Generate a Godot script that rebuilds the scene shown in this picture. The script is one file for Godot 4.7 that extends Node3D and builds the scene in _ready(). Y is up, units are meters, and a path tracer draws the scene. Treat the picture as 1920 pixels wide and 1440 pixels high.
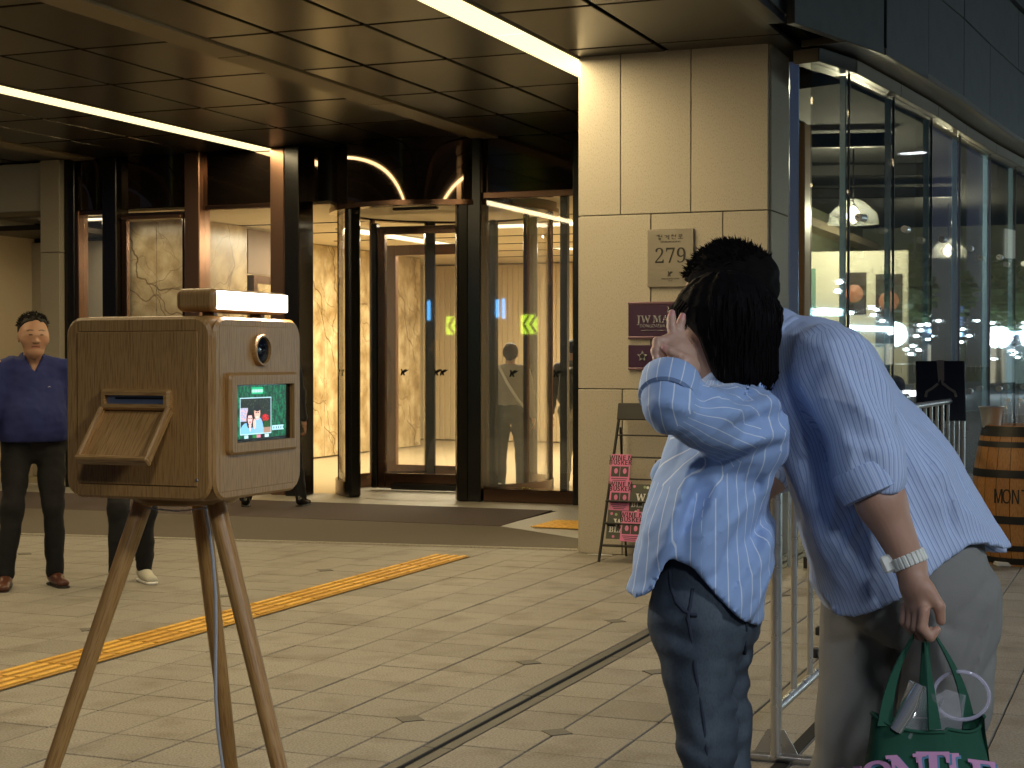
extends Node3D

# ---------- solid shapes from a distance field, meshed by surface nets ----------
class Field:
	var o: Vector3
	var n: Vector3i
	var c: float
	var f := PackedFloat32Array()

	func _init(lo: Vector3, hi: Vector3, cell: float):
		o = lo
		c = cell
		n = Vector3i(((hi - lo) / cell).ceil()) + Vector3i.ONE
		f.resize(n.x * n.y * n.z)
		f.fill(1.0)

	# tapered capsule; side/fa/fb widen it along one direction
	func cone(a: Vector3, b: Vector3, ra: float, rb: float, k := 0.02, side := Vector3.ZERO, fa := 1.0, fb := 1.0):
		var m := maxf(ra * maxf(fa, 1.0), rb * maxf(fb, 1.0)) + k + 2.5 * c
		var lo := Vector3(minf(a.x, b.x), minf(a.y, b.y), minf(a.z, b.z)) - Vector3(m, m, m) - o
		var hi := Vector3(maxf(a.x, b.x), maxf(a.y, b.y), maxf(a.z, b.z)) + Vector3(m, m, m) - o
		var i0 := maxi(0, int(lo.x / c)); var j0 := maxi(0, int(lo.y / c)); var k0 := maxi(0, int(lo.z / c))
		var i1 := mini(n.x - 1, int(hi.x / c) + 1); var j1 := mini(n.y - 1, int(hi.y / c) + 1); var k1 := mini(n.z - 1, int(hi.z / c) + 1)
		var ab := b - a
		var inv := 1.0 / maxf(ab.length_squared(), 1e-9)
		var wide := side != Vector3.ZERO
		for kk in range(k0, k1 + 1):
			for jj in range(j0, j1 + 1):
				var at := (kk * n.y + jj) * n.x
				var ap := Vector3(o.x + i0 * c, o.y + jj * c, o.z + kk * c) - a
				for ii in range(i0, i1 + 1):
					var t := clampf(ap.dot(ab) * inv, 0.0, 1.0)
					var q := ap - ab * t
					var r := ra + (rb - ra) * t
					var d: float
					if wide:
						var s := q.dot(side)
						var g := fa + (fb - fa) * t
						d = sqrt(q.length_squared() - s * s + s * s / (g * g)) - r
					else:
						d = q.length() - r
					var e := f[at + ii]
					var h := k - absf(d - e)
					f[at + ii] = minf(d, e) - (h * h / (4.0 * k) if h > 0.0 else 0.0)
					ap.x += c

	func ell(ctr: Vector3, bs: Basis, r: Vector3, k := 0.02):
		var m := maxf(r.x, maxf(r.y, r.z)) + k + 2.5 * c
		var lo := ctr - Vector3(m, m, m) - o
		var hi := ctr + Vector3(m, m, m) - o
		var i0 := maxi(0, int(lo.x / c)); var j0 := maxi(0, int(lo.y / c)); var k0 := maxi(0, int(lo.z / c))
		var i1 := mini(n.x - 1, int(hi.x / c) + 1); var j1 := mini(n.y - 1, int(hi.y / c) + 1); var k1 := mini(n.z - 1, int(hi.z / c) + 1)
		var inv := bs.transposed()
		var mr := minf(r.x, minf(r.y, r.z))
		for kk in range(k0, k1 + 1):
			for jj in range(j0, j1 + 1):
				var at := (kk * n.y + jj) * n.x
				for ii in range(i0, i1 + 1):
					var q: Vector3 = inv * (Vector3(o.x + ii * c, o.y + jj * c, o.z + kk * c) - ctr) / r
					var l := q.length()
					var g := (q / r).length()
					var d := l * (l - 1.0) / g if g > 1e-6 else -mr
					var e := f[at + ii]
					var h := k - absf(d - e)
					f[at + ii] = minf(d, e) - (h * h / (4.0 * k) if h > 0.0 else 0.0)

	# change the field near and inside the surface
	func each(fn: Callable, most := 0.03):
		for kk in n.z:
			for jj in n.y:
				var at := (kk * n.y + jj) * n.x
				for ii in n.x:
					var d := f[at + ii]
					if d < most:
						f[at + ii] = fn.call(Vector3(o.x + ii * c, o.y + jj * c, o.z + kk * c), d)

	# vertices, normals and clockwise triangles of the surface
	func net() -> Array:
		var v := PackedVector3Array()
		var ids := PackedInt32Array()
		ids.resize(f.size())
		ids.fill(-1)
		var cells := PackedInt32Array()
		var sx := 1; var sy := n.x; var sz := n.x * n.y
		var off := [0, sx, sy, sx + sy, sz, sx + sz, sy + sz, sx + sy + sz]
		var ed := [0, 1, 2, 3, 4, 5, 6, 7, 0, 2, 1, 3, 4, 6, 5, 7, 0, 4, 1, 5, 2, 6, 3, 7]
		for kk in n.z - 1:
			for jj in n.y - 1:
				var at := (kk * n.y + jj) * n.x
				var last := int(f[at] < 0.0) + int(f[at + sy] < 0.0) + int(f[at + sz] < 0.0) + int(f[at + sy + sz] < 0.0)
				for ii in n.x - 1:
					var p := at + ii
					var next := int(f[p + 1] < 0.0) + int(f[p + 1 + sy] < 0.0) + int(f[p + 1 + sz] < 0.0) + int(f[p + 1 + sy + sz] < 0.0)
					var sum := last + next
					last = next
					if sum == 0 or sum == 8:
						continue
					var acc := Vector3.ZERO
					var cnt := 0
					for e in 12:
						var a: int = ed[e * 2]; var b: int = ed[e * 2 + 1]
						var da := f[p + off[a]]; var db := f[p + off[b]]
						if (da < 0.0) != (db < 0.0):
							var t := da / (da - db)
							acc += Vector3(a & 1, (a >> 1) & 1, a >> 2).lerp(Vector3(b & 1, (b >> 1) & 1, b >> 2), t)
							cnt += 1
					ids[p] = v.size()
					cells.append(p)
					v.append(o + (Vector3(ii, jj, kk) + acc / cnt) * c)
		var tri := PackedInt32Array()
		for p in cells:
			var s0 := f[p] < 0.0
			for ax in 3:
				var st: int = [sx, sy, sz][ax]; var u: int = [sy, sz, sx][ax]; var w: int = [sz, sx, sy][ax]
				if s0 == (f[p + st] < 0.0) or p - u - w < 0:
					continue
				var a := ids[p]; var b := ids[p - u]; var cc := ids[p - u - w]; var d := ids[p - w]
				if b < 0 or cc < 0 or d < 0:
					continue
				if s0:
					tri.append_array([a, cc, b, a, d, cc])
				else:
					tri.append_array([a, b, cc, a, cc, d])
		var nor := PackedVector3Array()
		nor.resize(v.size())
		for i in range(0, tri.size(), 3):
			var fn := (v[tri[i + 2]] - v[tri[i]]).cross(v[tri[i + 1]] - v[tri[i]])
			nor[tri[i]] += fn; nor[tri[i + 1]] += fn; nor[tri[i + 2]] += fn
		for i in nor.size():
			nor[i] = nor[i].normalized()
		return [v, nor, tri]


# ---------- small helpers ----------
var taken := {}
var cache := {}
var rng := RandomNumberGenerator.new()

func lin(r: float, g: float, b: float) -> Color:
	return Color(r, g, b).linear_to_srgb()

func mat(r: float, g: float, b: float, rough := 0.6, metal := 0.0) -> StandardMaterial3D:
	var m := StandardMaterial3D.new()
	m.albedo_color = lin(r, g, b)
	m.roughness = rough
	m.metallic = metal
	return m

func lamp_mat(r: float, g: float, b: float, e: float) -> StandardMaterial3D:
	var m := mat(0.8, 0.8, 0.8, 0.4)
	m.emission_enabled = true
	m.emission = lin(r, g, b)
	m.emission_energy_multiplier = e
	return m

func glass_mat(r: float, g: float, b: float, a: float, rough := 0.02) -> StandardMaterial3D:
	var m := mat(r, g, b, rough)
	m.transparency = BaseMaterial3D.TRANSPARENCY_ALPHA
	m.albedo_color.a = a
	m.cull_mode = BaseMaterial3D.CULL_DISABLED
	return m

func noise(kind: int, freq: float, sd: int, oct := 4, warp := 0.0) -> FastNoiseLite:
	var z := FastNoiseLite.new()
	z.noise_type = FastNoiseLite.TYPE_SIMPLEX_SMOOTH if kind != 2 else FastNoiseLite.TYPE_CELLULAR
	z.fractal_type = FastNoiseLite.FRACTAL_RIDGED if kind == 1 else FastNoiseLite.FRACTAL_FBM
	z.frequency = freq
	z.seed = sd
	z.fractal_octaves = oct
	if warp > 0.0:
		z.domain_warp_enabled = true
		z.domain_warp_amplitude = warp
		z.domain_warp_frequency = freq * 0.8
	return z

# colours are linear; stops 0..1
func ntex(z: FastNoiseLite, stops: Array, cols: Array, size := 512, normal := false, bump := 4.0) -> NoiseTexture2D:
	var t := NoiseTexture2D.new()
	t.width = size; t.height = size
	t.seamless = true
	t.noise = z
	if normal:
		t.as_normal_map = true
		t.bump_strength = bump
	elif cols.size():
		var g := Gradient.new()
		g.offsets = PackedFloat32Array(stops)
		var pc := PackedColorArray()
		for q in cols:
			pc.append(lin(q[0], q[1], q[2]))
		g.colors = pc
		t.color_ramp = g
	return t

func tri(m: StandardMaterial3D, sx: float, sy: float, sz: float, world := false) -> StandardMaterial3D:
	m.uv1_triplanar = true
	m.uv1_world_triplanar = world
	m.uv1_scale = Vector3(sx, sy, sz)
	m.uv1_triplanar_sharpness = 4.0
	return m

func numbered(s: String) -> String:
	if not taken.has(s):
		taken[s] = 0
		return s
	taken[s] += 1
	return "%s_%03d" % [s, taken[s]]

func thing(called: String, label: String, category: String, at := Vector3.ZERO, turn := 0.0, group := "") -> Node3D:
	var t := Node3D.new()
	t.name = numbered(called)
	add_child(t)
	t.position = at
	t.rotation.y = turn
	return tag(t, label, category, group)

func tag(t: Node, label: String, category: String, group := "") -> Node:
	t.set_meta("label", label)
	t.set_meta("category", category)
	if group: t.set_meta("group", group)
	return t

func part(called: String, mesh: Mesh, m: Material, parent: Node, at := Vector3.ZERO, bs := Basis.IDENTITY) -> MeshInstance3D:
	var o := MeshInstance3D.new()
	o.name = numbered(called) if parent == self else called
	o.mesh = mesh
	o.material_override = m
	o.transform = Transform3D(bs, at)
	parent.add_child(o, true)
	return o

func struct(called: String, mesh: Mesh, m: Material, at := Vector3.ZERO, bs := Basis.IDENTITY) -> MeshInstance3D:
	var o := part(called, mesh, m, self, at, bs)
	o.set_meta("kind", "structure")
	return o

func setting(called: String) -> Node3D:
	var t := Node3D.new()
	t.name = called
	add_child(t)
	t.set_meta("kind", "structure")
	return t

func st() -> SurfaceTool:
	var s := SurfaceTool.new()
	s.begin(Mesh.PRIMITIVE_TRIANGLES)
	return s

func tri3(s: SurfaceTool, a: Vector3, b: Vector3, c: Vector3, na: Vector3, nb: Vector3, nc: Vector3, ua := Vector2.ZERO, ub := Vector2.ZERO, uc := Vector2.ZERO):
	if (b - a).cross(c - a).dot(na + nb + nc) > 0.0:
		var t := b; b = c; c = t
		t = nb; nb = nc; nc = t
		var w := ub; ub = uc; uc = w
	s.set_normal(na); s.set_uv(ua); s.add_vertex(a)
	s.set_normal(nb); s.set_uv(ub); s.add_vertex(b)
	s.set_normal(nc); s.set_uv(uc); s.add_vertex(c)

func quad(s: SurfaceTool, a: Vector3, b: Vector3, c: Vector3, d: Vector3, out: Vector3):
	var nn := (b - a).cross(c - a).normalized()
	if nn.dot(out) < 0.0: nn = -nn
	tri3(s, a, b, c, nn, nn, nn, Vector2(0, 1), Vector2(1, 1), Vector2(1, 0))
	tri3(s, a, c, d, nn, nn, nn, Vector2(0, 1), Vector2(1, 0), Vector2(0, 0))

# a box with chamfered edges, shared by size
func bbox(size: Vector3, b := 0.004) -> Mesh:
	var key := [size, b]
	if cache.has(key): return cache[key]
	var s := st()
	bbox_in(s, Vector3.ZERO, size, b)
	cache[key] = s.commit()
	return cache[key]

func bbox_in(s: SurfaceTool, at: Vector3, size: Vector3, b := 0.004, bs := Basis.IDENTITY):
	var h := size / 2.0
	b = minf(b, 0.45 * minf(size.x, minf(size.y, size.z)))
	var x := Transform3D(bs, at)
	for ax in 3:
		var u := (ax + 1) % 3
		var w := (ax + 2) % 3
		for sg: float in [-1.0, 1.0]:
			var q := []
			for k in [[-1, -1], [1, -1], [1, 1], [-1, 1]]:
				var p := Vector3.ZERO
				p[ax] = sg * h[ax]; p[u] = k[0] * (h[u] - b); p[w] = k[1] * (h[w] - b)
				q.append(x * p)
			var nn := Vector3.ZERO
			nn[ax] = sg
			quad(s, q[0], q[1], q[2], q[3], bs * nn)
			if b > 0.0:
				for sg2: float in [-1.0, 1.0]:   # edges along w between faces ax and u
					var e := []
					for k in [[0, -1], [1, -1], [1, 1], [0, 1]]:
						var p := Vector3.ZERO
						p[ax] = sg * (h[ax] - (b if k[0] else 0.0)); p[u] = sg2 * (h[u] - (0.0 if k[0] else b)); p[w] = k[1] * (h[w] - b)
						e.append(x * p)
					nn = Vector3.ZERO
					nn[ax] = sg; nn[u] = sg2
					quad(s, e[0], e[1], e[2], e[3], bs * nn)
	if b > 0.0:
		for sx: float in [-1.0, 1.0]:
			for sy: float in [-1.0, 1.0]:
				for sz: float in [-1.0, 1.0]:
					var g := Vector3(sx, sy, sz)
					var nn := bs * g.normalized()
					tri3(s, x * (g * (h - Vector3(0, b, b))), x * (g * (h - Vector3(b, 0, b))), x * (g * (h - Vector3(b, b, 0))), nn, nn, nn)

# rounded tube through points
func tube_in(s: SurfaceTool, pts: Array, rad, sides := 10, cap := true):
	var rings := []
	var nrm := []
	var up := Vector3.UP
	for i in pts.size():
		var d: Vector3 = (pts[mini(i + 1, pts.size() - 1)] - pts[maxi(i - 1, 0)]).normalized()
		if i == 0 and absf(d.dot(up)) > 0.9: up = Vector3.RIGHT
		var a := (up - d * up.dot(d)).normalized()
		up = a
		var b := d.cross(a)
		var r: float = rad[i] if rad is Array else rad
		var ring := []; var rn := []
		for k in sides + 1:
			var t := TAU * k / sides
			var q := a * cos(t) + b * sin(t)
			rn.append(q); ring.append(pts[i] + q * r)
		rings.append(ring); nrm.append(rn)
	for i in pts.size() - 1:
		for k in sides:
			var u0 := float(k) / sides; var u1 := float(k + 1) / sides
			var v0 := float(i) / (pts.size() - 1); var v1 := float(i + 1) / (pts.size() - 1)
			tri3(s, rings[i][k], rings[i][k + 1], rings[i + 1][k + 1], nrm[i][k], nrm[i][k + 1], nrm[i + 1][k + 1], Vector2(u0, v0), Vector2(u1, v0), Vector2(u1, v1))
			tri3(s, rings[i][k], rings[i + 1][k + 1], rings[i + 1][k], nrm[i][k], nrm[i + 1][k + 1], nrm[i + 1][k], Vector2(u0, v0), Vector2(u1, v1), Vector2(u0, v1))
	if cap:
		for e in [0, pts.size() - 1]:
			var d: Vector3 = (pts[0] - pts[1] if e == 0 else pts[e] - pts[e - 1]).normalized()
			for k in sides:
				tri3(s, pts[e], rings[e][k], rings[e][k + 1], d, d, d)

func tube(pts: Array, rad, sides := 10) -> Mesh:
	var s := st()
	tube_in(s, pts, rad, sides)
	return s.commit()

# surface of revolution round y; profile of Vector2(radius, height), smooth within groups split by repeated points
func lathe_in(s: SurfaceTool, prof: Array, sides := 32, a0 := 0.0, a1 := TAU, at := Vector3.ZERO):
	for i in prof.size() - 1:
		var p: Vector2 = prof[i]; var q: Vector2 = prof[i + 1]
		if p.is_equal_approx(q): continue
		var nn := Vector2(q.y - p.y, p.x - q.x).normalized()
		var np := nn; var nq := nn
		if i > 0 and not p.is_equal_approx(prof[i - 1]):
			var l: Vector2 = prof[i - 1]
			var m := Vector2(p.y - l.y, l.x - p.x).normalized()
			if m.dot(nn) > 0.6: np = (m + nn).normalized()
		if i < prof.size() - 2 and not q.is_equal_approx(prof[i + 2]):
			var l: Vector2 = prof[i + 2]
			var m := Vector2(l.y - q.y, q.x - l.x).normalized()
			if m.dot(nn) > 0.6: nq = (m + nn).normalized()
		for k in sides:
			var t := a0 + (a1 - a0) * k / sides; var u := a0 + (a1 - a0) * (k + 1) / sides
			var e := Vector3(sin(t), 0, cos(t)); var g := Vector3(sin(u), 0, cos(u))
			var A := at + e * p.x + Vector3(0, p.y, 0); var B := at + g * p.x + Vector3(0, p.y, 0)
			var C := at + g * q.x + Vector3(0, q.y, 0); var D := at + e * q.x + Vector3(0, q.y, 0)
			var nA := e * np.x + Vector3(0, np.y, 0); var nB := g * np.x + Vector3(0, np.y, 0)
			var nC := g * nq.x + Vector3(0, nq.y, 0); var nD := e * nq.x + Vector3(0, nq.y, 0)
			var uA := Vector2(t / TAU, float(i)); var uB := Vector2(u / TAU, float(i)); var uC := Vector2(u / TAU, i + 1.0); var uD := Vector2(t / TAU, i + 1.0)
			if p.x > 1e-5: tri3(s, A, B, C, nA, nB, nC, uA, uB, uC)
			if q.x > 1e-5: tri3(s, A, C, D, nA, nC, nD, uA, uC, uD)

func lathe(prof: Array, sides := 32, a0 := 0.0, a1 := TAU) -> Mesh:
	var s := st()
	lathe_in(s, prof, sides, a0, a1)
	return s.commit()

# flat outline in xy, given depth along z (both sides closed)
func prism(poly: Array, d: float) -> Mesh:
	var s := st()
	var p2 := PackedVector2Array(poly)
	var id := Geometry2D.triangulate_polygon(p2)
	for z: float in [-d / 2, d / 2]:
		var nn := Vector3(0, 0, signf(z))
		for i in range(0, id.size(), 3):
			var a := p2[id[i]]; var b := p2[id[i + 1]]; var c := p2[id[i + 2]]
			tri3(s, Vector3(a.x, a.y, z), Vector3(b.x, b.y, z), Vector3(c.x, c.y, z), nn, nn, nn)
	var cw := 1.0 if Geometry2D.is_polygon_clockwise(p2) else -1.0
	for i in p2.size():
		var a := p2[i]; var b := p2[(i + 1) % p2.size()]
		quad(s, Vector3(a.x, a.y, -d / 2), Vector3(b.x, b.y, -d / 2), Vector3(b.x, b.y, d / 2), Vector3(a.x, a.y, d / 2), Vector3(-(b.y - a.y), b.x - a.x, 0) * cw)
	return s.commit()

var fonts := {}
func letters(text: String, high: float, deep: float, font := "Droid Sans", bold := false) -> TextMesh:
	var key := [font, bold]
	if not fonts.has(key):
		var sf := SystemFont.new()
		sf.font_names = PackedStringArray([font])
		sf.font_weight = 700 if bold else 400
		fonts[key] = sf
	var t := TextMesh.new()
	t.text = text
	t.font = fonts[key]
	t.font_size = 32
	t.pixel_size = high / 23.0
	t.depth = deep
	t.curve_step = 2.0
	return t

func area_light(called: String, at: Vector3, size: Vector2, bs: Basis, col: Color, e: float) -> AreaLight3D:
	var l := AreaLight3D.new()
	l.name = called
	l.area_size = size
	l.light_color = col
	l.light_energy = e
	l.shadow_enabled = true
	l.transform = Transform3D(bs, at)
	add_child(l, true)
	return l

# an indexed mesh from a field; col(p, n) gives a colour
func fmesh(F: Field, col = null, into: ArrayMesh = null) -> ArrayMesh:
	var r := F.net()
	var a := []
	a.resize(Mesh.ARRAY_MAX)
	a[Mesh.ARRAY_VERTEX] = r[0]
	a[Mesh.ARRAY_NORMAL] = r[1]
	a[Mesh.ARRAY_INDEX] = r[2]
	if col != null:
		var pc := PackedColorArray()
		for i in r[0].size():
			pc.append(col.call(r[0][i], r[1][i]))
		a[Mesh.ARRAY_COLOR] = pc
	var m := into if into else ArrayMesh.new()
	m.add_surface_from_arrays(Mesh.PRIMITIVE_TRIANGLES, a)
	return m

# several nets joined in one surface, with colours
func fjoin(fs: Array, col: Callable) -> ArrayMesh:
	var v := PackedVector3Array(); var nn := PackedVector3Array(); var id := PackedInt32Array(); var pc := PackedColorArray()
	for F in fs:
		var r: Array = F.net()
		var base := v.size()
		v.append_array(r[0]); nn.append_array(r[1])
		for i in r[2]: id.append(base + i)
	for i in v.size(): pc.append(col.call(v[i], nn[i]))
	var a := []
	a.resize(Mesh.ARRAY_MAX)
	a[Mesh.ARRAY_VERTEX] = v; a[Mesh.ARRAY_NORMAL] = nn; a[Mesh.ARRAY_INDEX] = id; a[Mesh.ARRAY_COLOR] = pc
	var m := ArrayMesh.new()
	m.add_surface_from_arrays(Mesh.PRIMITIVE_TRIANGLES, a)
	return m

# a sewn garment: every panel is [a, b, reference direction, mean radius]; the triangle takes the panel pick(p) names
func sewn(F: Field, panels: Array, pick: Callable) -> ArrayMesh:
	var r := F.net()
	var v: PackedVector3Array = r[0]; var nn: PackedVector3Array = r[1]; var id: PackedInt32Array = r[2]
	var ov := PackedVector3Array(); var on := PackedVector3Array(); var ou := PackedVector2Array()
	for i in range(0, id.size(), 3):
		var ctr := (v[id[i]] + v[id[i + 1]] + v[id[i + 2]]) / 3.0
		var pn: Array = panels[pick.call(ctr)]
		var ax: Vector3 = (pn[1] - pn[0]).normalized()
		var e: Vector3 = (pn[2] - ax * pn[2].dot(ax)).normalized()
		var g := ax.cross(e)
		var first := 0.0
		for k in 3:
			var p := v[id[i + k]]
			var q: Vector3 = p - pn[0]
			var u := atan2(q.dot(g), q.dot(e))
			if k == 0: first = u
			elif u - first > PI: u -= TAU
			elif first - u > PI: u += TAU
			ov.append(p); on.append(nn[id[i + k]]); ou.append(Vector2(q.dot(e) if pn.size() > 4 else u * pn[3], q.dot(ax)))
	var a := []
	a.resize(Mesh.ARRAY_MAX)
	a[Mesh.ARRAY_VERTEX] = ov; a[Mesh.ARRAY_NORMAL] = on; a[Mesh.ARRAY_TEX_UV] = ou
	var m := ArrayMesh.new()
	m.add_surface_from_arrays(Mesh.PRIMITIVE_TRIANGLES, a)
	return m

func pw(x: float, xs: Array, ys: Array) -> float:   # broken line through points
	if x <= xs[0]: return ys[0]
	for i in range(1, xs.size()):
		if x <= xs[i]:
			return lerpf(ys[i - 1], ys[i], (x - xs[i - 1]) / (xs[i] - xs[i - 1]))
	return ys[-1]

# ---------- materials ----------
var M := {}

func make_materials():
	var speck := noise(0, 0.09, 3, 5)
	var sp := ntex(speck, [0.0, 0.42, 0.52, 0.62, 1.0], [[0.55, 0.55, 0.55], [0.78, 0.78, 0.78], [0.95, 0.95, 0.95], [1, 1, 1], [1, 1, 1]], 512)
	var stain := ntex(noise(0, 0.011, 17, 6), [0.0, 0.2, 0.36, 0.5, 0.7, 1.0], [[0.68, 0.65, 0.61], [0.8, 0.78, 0.75], [0.92, 0.91, 0.9], [1, 1, 1], [1, 1, 1], [0.93, 0.92, 0.9]], 1024)
	for i in 6:
		var k: float = [1.0, 0.94, 1.06, 0.97, 1.03, 0.87][i]
		var m := tri(mat(0.315 * k, 0.29 * k, 0.25 * k, 0.66), 1.7, 1.7, 1.7, true)
		m.albedo_texture = sp
		m.detail_enabled = true
		m.detail_blend_mode = BaseMaterial3D.BLEND_MODE_MUL
		m.detail_uv_layer = BaseMaterial3D.DETAIL_UV_2
		m.detail_albedo = stain
		m.uv2_triplanar = true
		m.uv2_world_triplanar = true
		m.uv2_scale = Vector3(0.23, 0.23, 0.23)
		M["paver%d" % i] = m
	M.joint = mat(0.03, 0.026, 0.022, 0.95)
	M.dark_paver = tri(mat(0.15, 0.14, 0.122, 0.7), 1.7, 1.7, 1.7, true)
	M.dark_paver.albedo_texture = sp
	M.dirt = tri(mat(0.34, 0.31, 0.25, 0.6), 1.1, 1.1, 1.1, true)
	M.dirt.albedo_texture = sp
	M.drain = tri(mat(0.095, 0.088, 0.075, 0.55), 1.7, 1.7, 1.7, true)
	M.drain.albedo_texture = sp
	var sp2 := ntex(noise(0, 0.16, 9, 3), [0.0, 0.45, 0.55, 1.0], [[0.35, 0.33, 0.3], [0.7, 0.68, 0.64], [1, 0.97, 0.92], [1, 1, 1]], 512)
	M.carpet = tri(mat(0.13, 0.11, 0.085, 0.95), 3.0, 3.0, 3.0, true)
	M.carpet.albedo_texture = sp2
	M.mat2 = tri(mat(0.075, 0.05, 0.042, 0.9), 3.0, 3.0, 3.0, true)
	M.mat2.albedo_texture = sp2
	M.sill = tri(mat(0.36, 0.33, 0.27, 0.5), 1.3, 1.3, 1.3, true)
	M.sill.albedo_texture = sp
	M.yellow = tri(mat(0.8, 0.46, 0.06, 0.55), 1.5, 1.5, 1.5, true)
	M.yellow.albedo_texture = ntex(noise(0, 0.02, 12, 5), [0.0, 0.35, 0.55, 1.0], [[0.65, 0.6, 0.5], [0.88, 0.86, 0.8], [1, 1, 1], [1, 1, 1]], 512)
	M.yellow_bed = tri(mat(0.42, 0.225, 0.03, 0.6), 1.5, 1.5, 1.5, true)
	M.yellow2 = tri(mat(0.66, 0.36, 0.045, 0.6), 1.5, 1.5, 1.5, true)
	M.yellow2.albedo_texture = M.yellow.albedo_texture
	# pillar stone: cloudy beige with small pits
	var pit := ntex(noise(0, 0.055, 21, 5), [0.0, 0.3, 0.36, 0.5, 0.7, 1.0], [[0.7, 0.66, 0.6], [0.84, 0.81, 0.76], [0.93, 0.92, 0.89], [0.98, 0.97, 0.96], [1, 1, 1], [0.93, 0.92, 0.89]], 1024)
	for i in 3:
		var k: float = [1.0, 0.96, 1.03][i]
		var m := tri(mat(0.52 * k, 0.475 * k, 0.39 * k, 0.55), 1.6, 0.9, 1.6, true)
		m.albedo_texture = pit
		M["stone%d" % i] = m
	M.soffit = mat(0.034, 0.027, 0.019, 0.28, 0.5)
	M.soffit2 = mat(0.030, 0.025, 0.018, 0.31, 0.5)
	M.slot = mat(0.22, 0.175, 0.11, 0.5)
	M.void = mat(0.004, 0.004, 0.004, 0.9)
	M.black = mat(0.008, 0.007, 0.006, 0.22)
	M.bronze = mat(0.13, 0.075, 0.05, 0.2, 0.9)
	M.copper = mat(0.30, 0.17, 0.11, 0.28, 0.85)
	M.fascia = mat(0.11, 0.078, 0.06, 0.04, 0.95)
	M.glass = glass_mat(0.9, 0.95, 0.93, 0.03)
	M.glass2 = glass_mat(0.008, 0.025, 0.04, 0.27)
	M.strip = lamp_mat(1.0, 0.84, 0.42, 1.15)
	# marble: cream with wandering brown veins
	M.marble = tri(mat(0.62, 0.52, 0.34, 0.25), 0.36, 0.36, 0.36, true)
	M.marble.albedo_texture = marble_picture()
	M.marble.detail_enabled = true
	M.marble.detail_blend_mode = BaseMaterial3D.BLEND_MODE_MUL
	M.marble.detail_albedo = ntex(noise(0, 0.012, 46, 5, 30.0), [0.0, 0.4, 0.6, 1.0], [[0.6, 0.54, 0.45], [0.85, 0.82, 0.76], [1, 1, 1], [1, 1, 1]], 512)
	M.cream = mat(0.62, 0.52, 0.36, 0.7)
	M.flute = mat(0.62, 0.5, 0.31, 0.6)
	M.wood_wall = mat(0.2, 0.12, 0.06, 0.5)
	M.floor_in = mat(0.5, 0.42, 0.28, 0.22)
	M.plaster = mat(0.5, 0.48, 0.43, 0.8)
	# oak
	var gr := noise(0, 0.03, 61, 5, 10.0)
	var gt := ntex(gr, [0.0, 0.36, 0.47, 0.58, 1.0], [[0.56, 0.48, 0.4], [0.78, 0.72, 0.64], [0.93, 0.9, 0.86], [1, 1, 1], [0.92, 0.88, 0.82]], 1024)
	for q in [["oak0", Vector3(9, 0.4, 9)], ["oak1", Vector3(7.5, 0.35, 7.5)], ["oak_x", Vector3(0.4, 7, 7)], ["oak_z", Vector3(7, 7, 0.4)]]:
		var m := tri(mat(0.5, 0.265, 0.08, 0.42), q[1].x, q[1].y, q[1].z)
		m.albedo_texture = gt
		M[q[0]] = m
	M.steel = mat(0.62, 0.62, 0.6, 0.34, 0.95)
	M.steel.roughness_texture = ntex(noise(0, 0.02, 71, 4), [0.0, 1.0], [[0.55, 0.55, 0.55], [1, 1, 1]], 256)
	tri(M.steel, 4, 4, 4, true)
	M.iron = mat(0.014, 0.013, 0.012, 0.5)
	M.clad = tri(mat(0.05, 0.049, 0.044, 0.6), 0.7, 0.7, 0.7, true)
	M.clad.albedo_texture = ntex(noise(0, 0.012, 81, 5), [0.0, 0.5, 1.0], [[0.7, 0.7, 0.7], [0.95, 0.95, 0.95], [1, 1, 1]], 512)
	M.trim = tri(mat(0.2, 0.16, 0.11, 0.35, 0.5), 1, 1, 1, true)
	M.white = mat(0.8, 0.8, 0.78, 0.5)
	M.paper = mat(0.75, 0.74, 0.7, 0.8)
	M.brass = mat(0.27, 0.245, 0.2, 0.42, 0.6)
	M.brass.normal_enabled = true
	M.brass.normal_texture = ntex(noise(0, 0.05, 91, 3), [], [], 256, true, 1.0)
	tri(M.brass, 0.6, 14, 0.6)
	M.purple = mat(0.045, 0.014, 0.05, 0.4)
	M.purple2 = mat(0.16, 0.09, 0.12, 0.35, 0.3)
	M.letter = mat(0.02, 0.016, 0.014, 0.5)
	M.silver = mat(0.75, 0.75, 0.72, 0.25, 0.8)
	M.pink = mat(0.7, 0.2, 0.4, 0.6)
	M.cable = mat(0.55, 0.56, 0.58, 0.45)
	M.fin_reflected_blue = mat(0.4, 0.7, 1.0, 0.25)  # blue lights mirrored in the fin edges are put into this colour
	M.floor_r = mat(0.3, 0.27, 0.2, 0.3)


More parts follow.
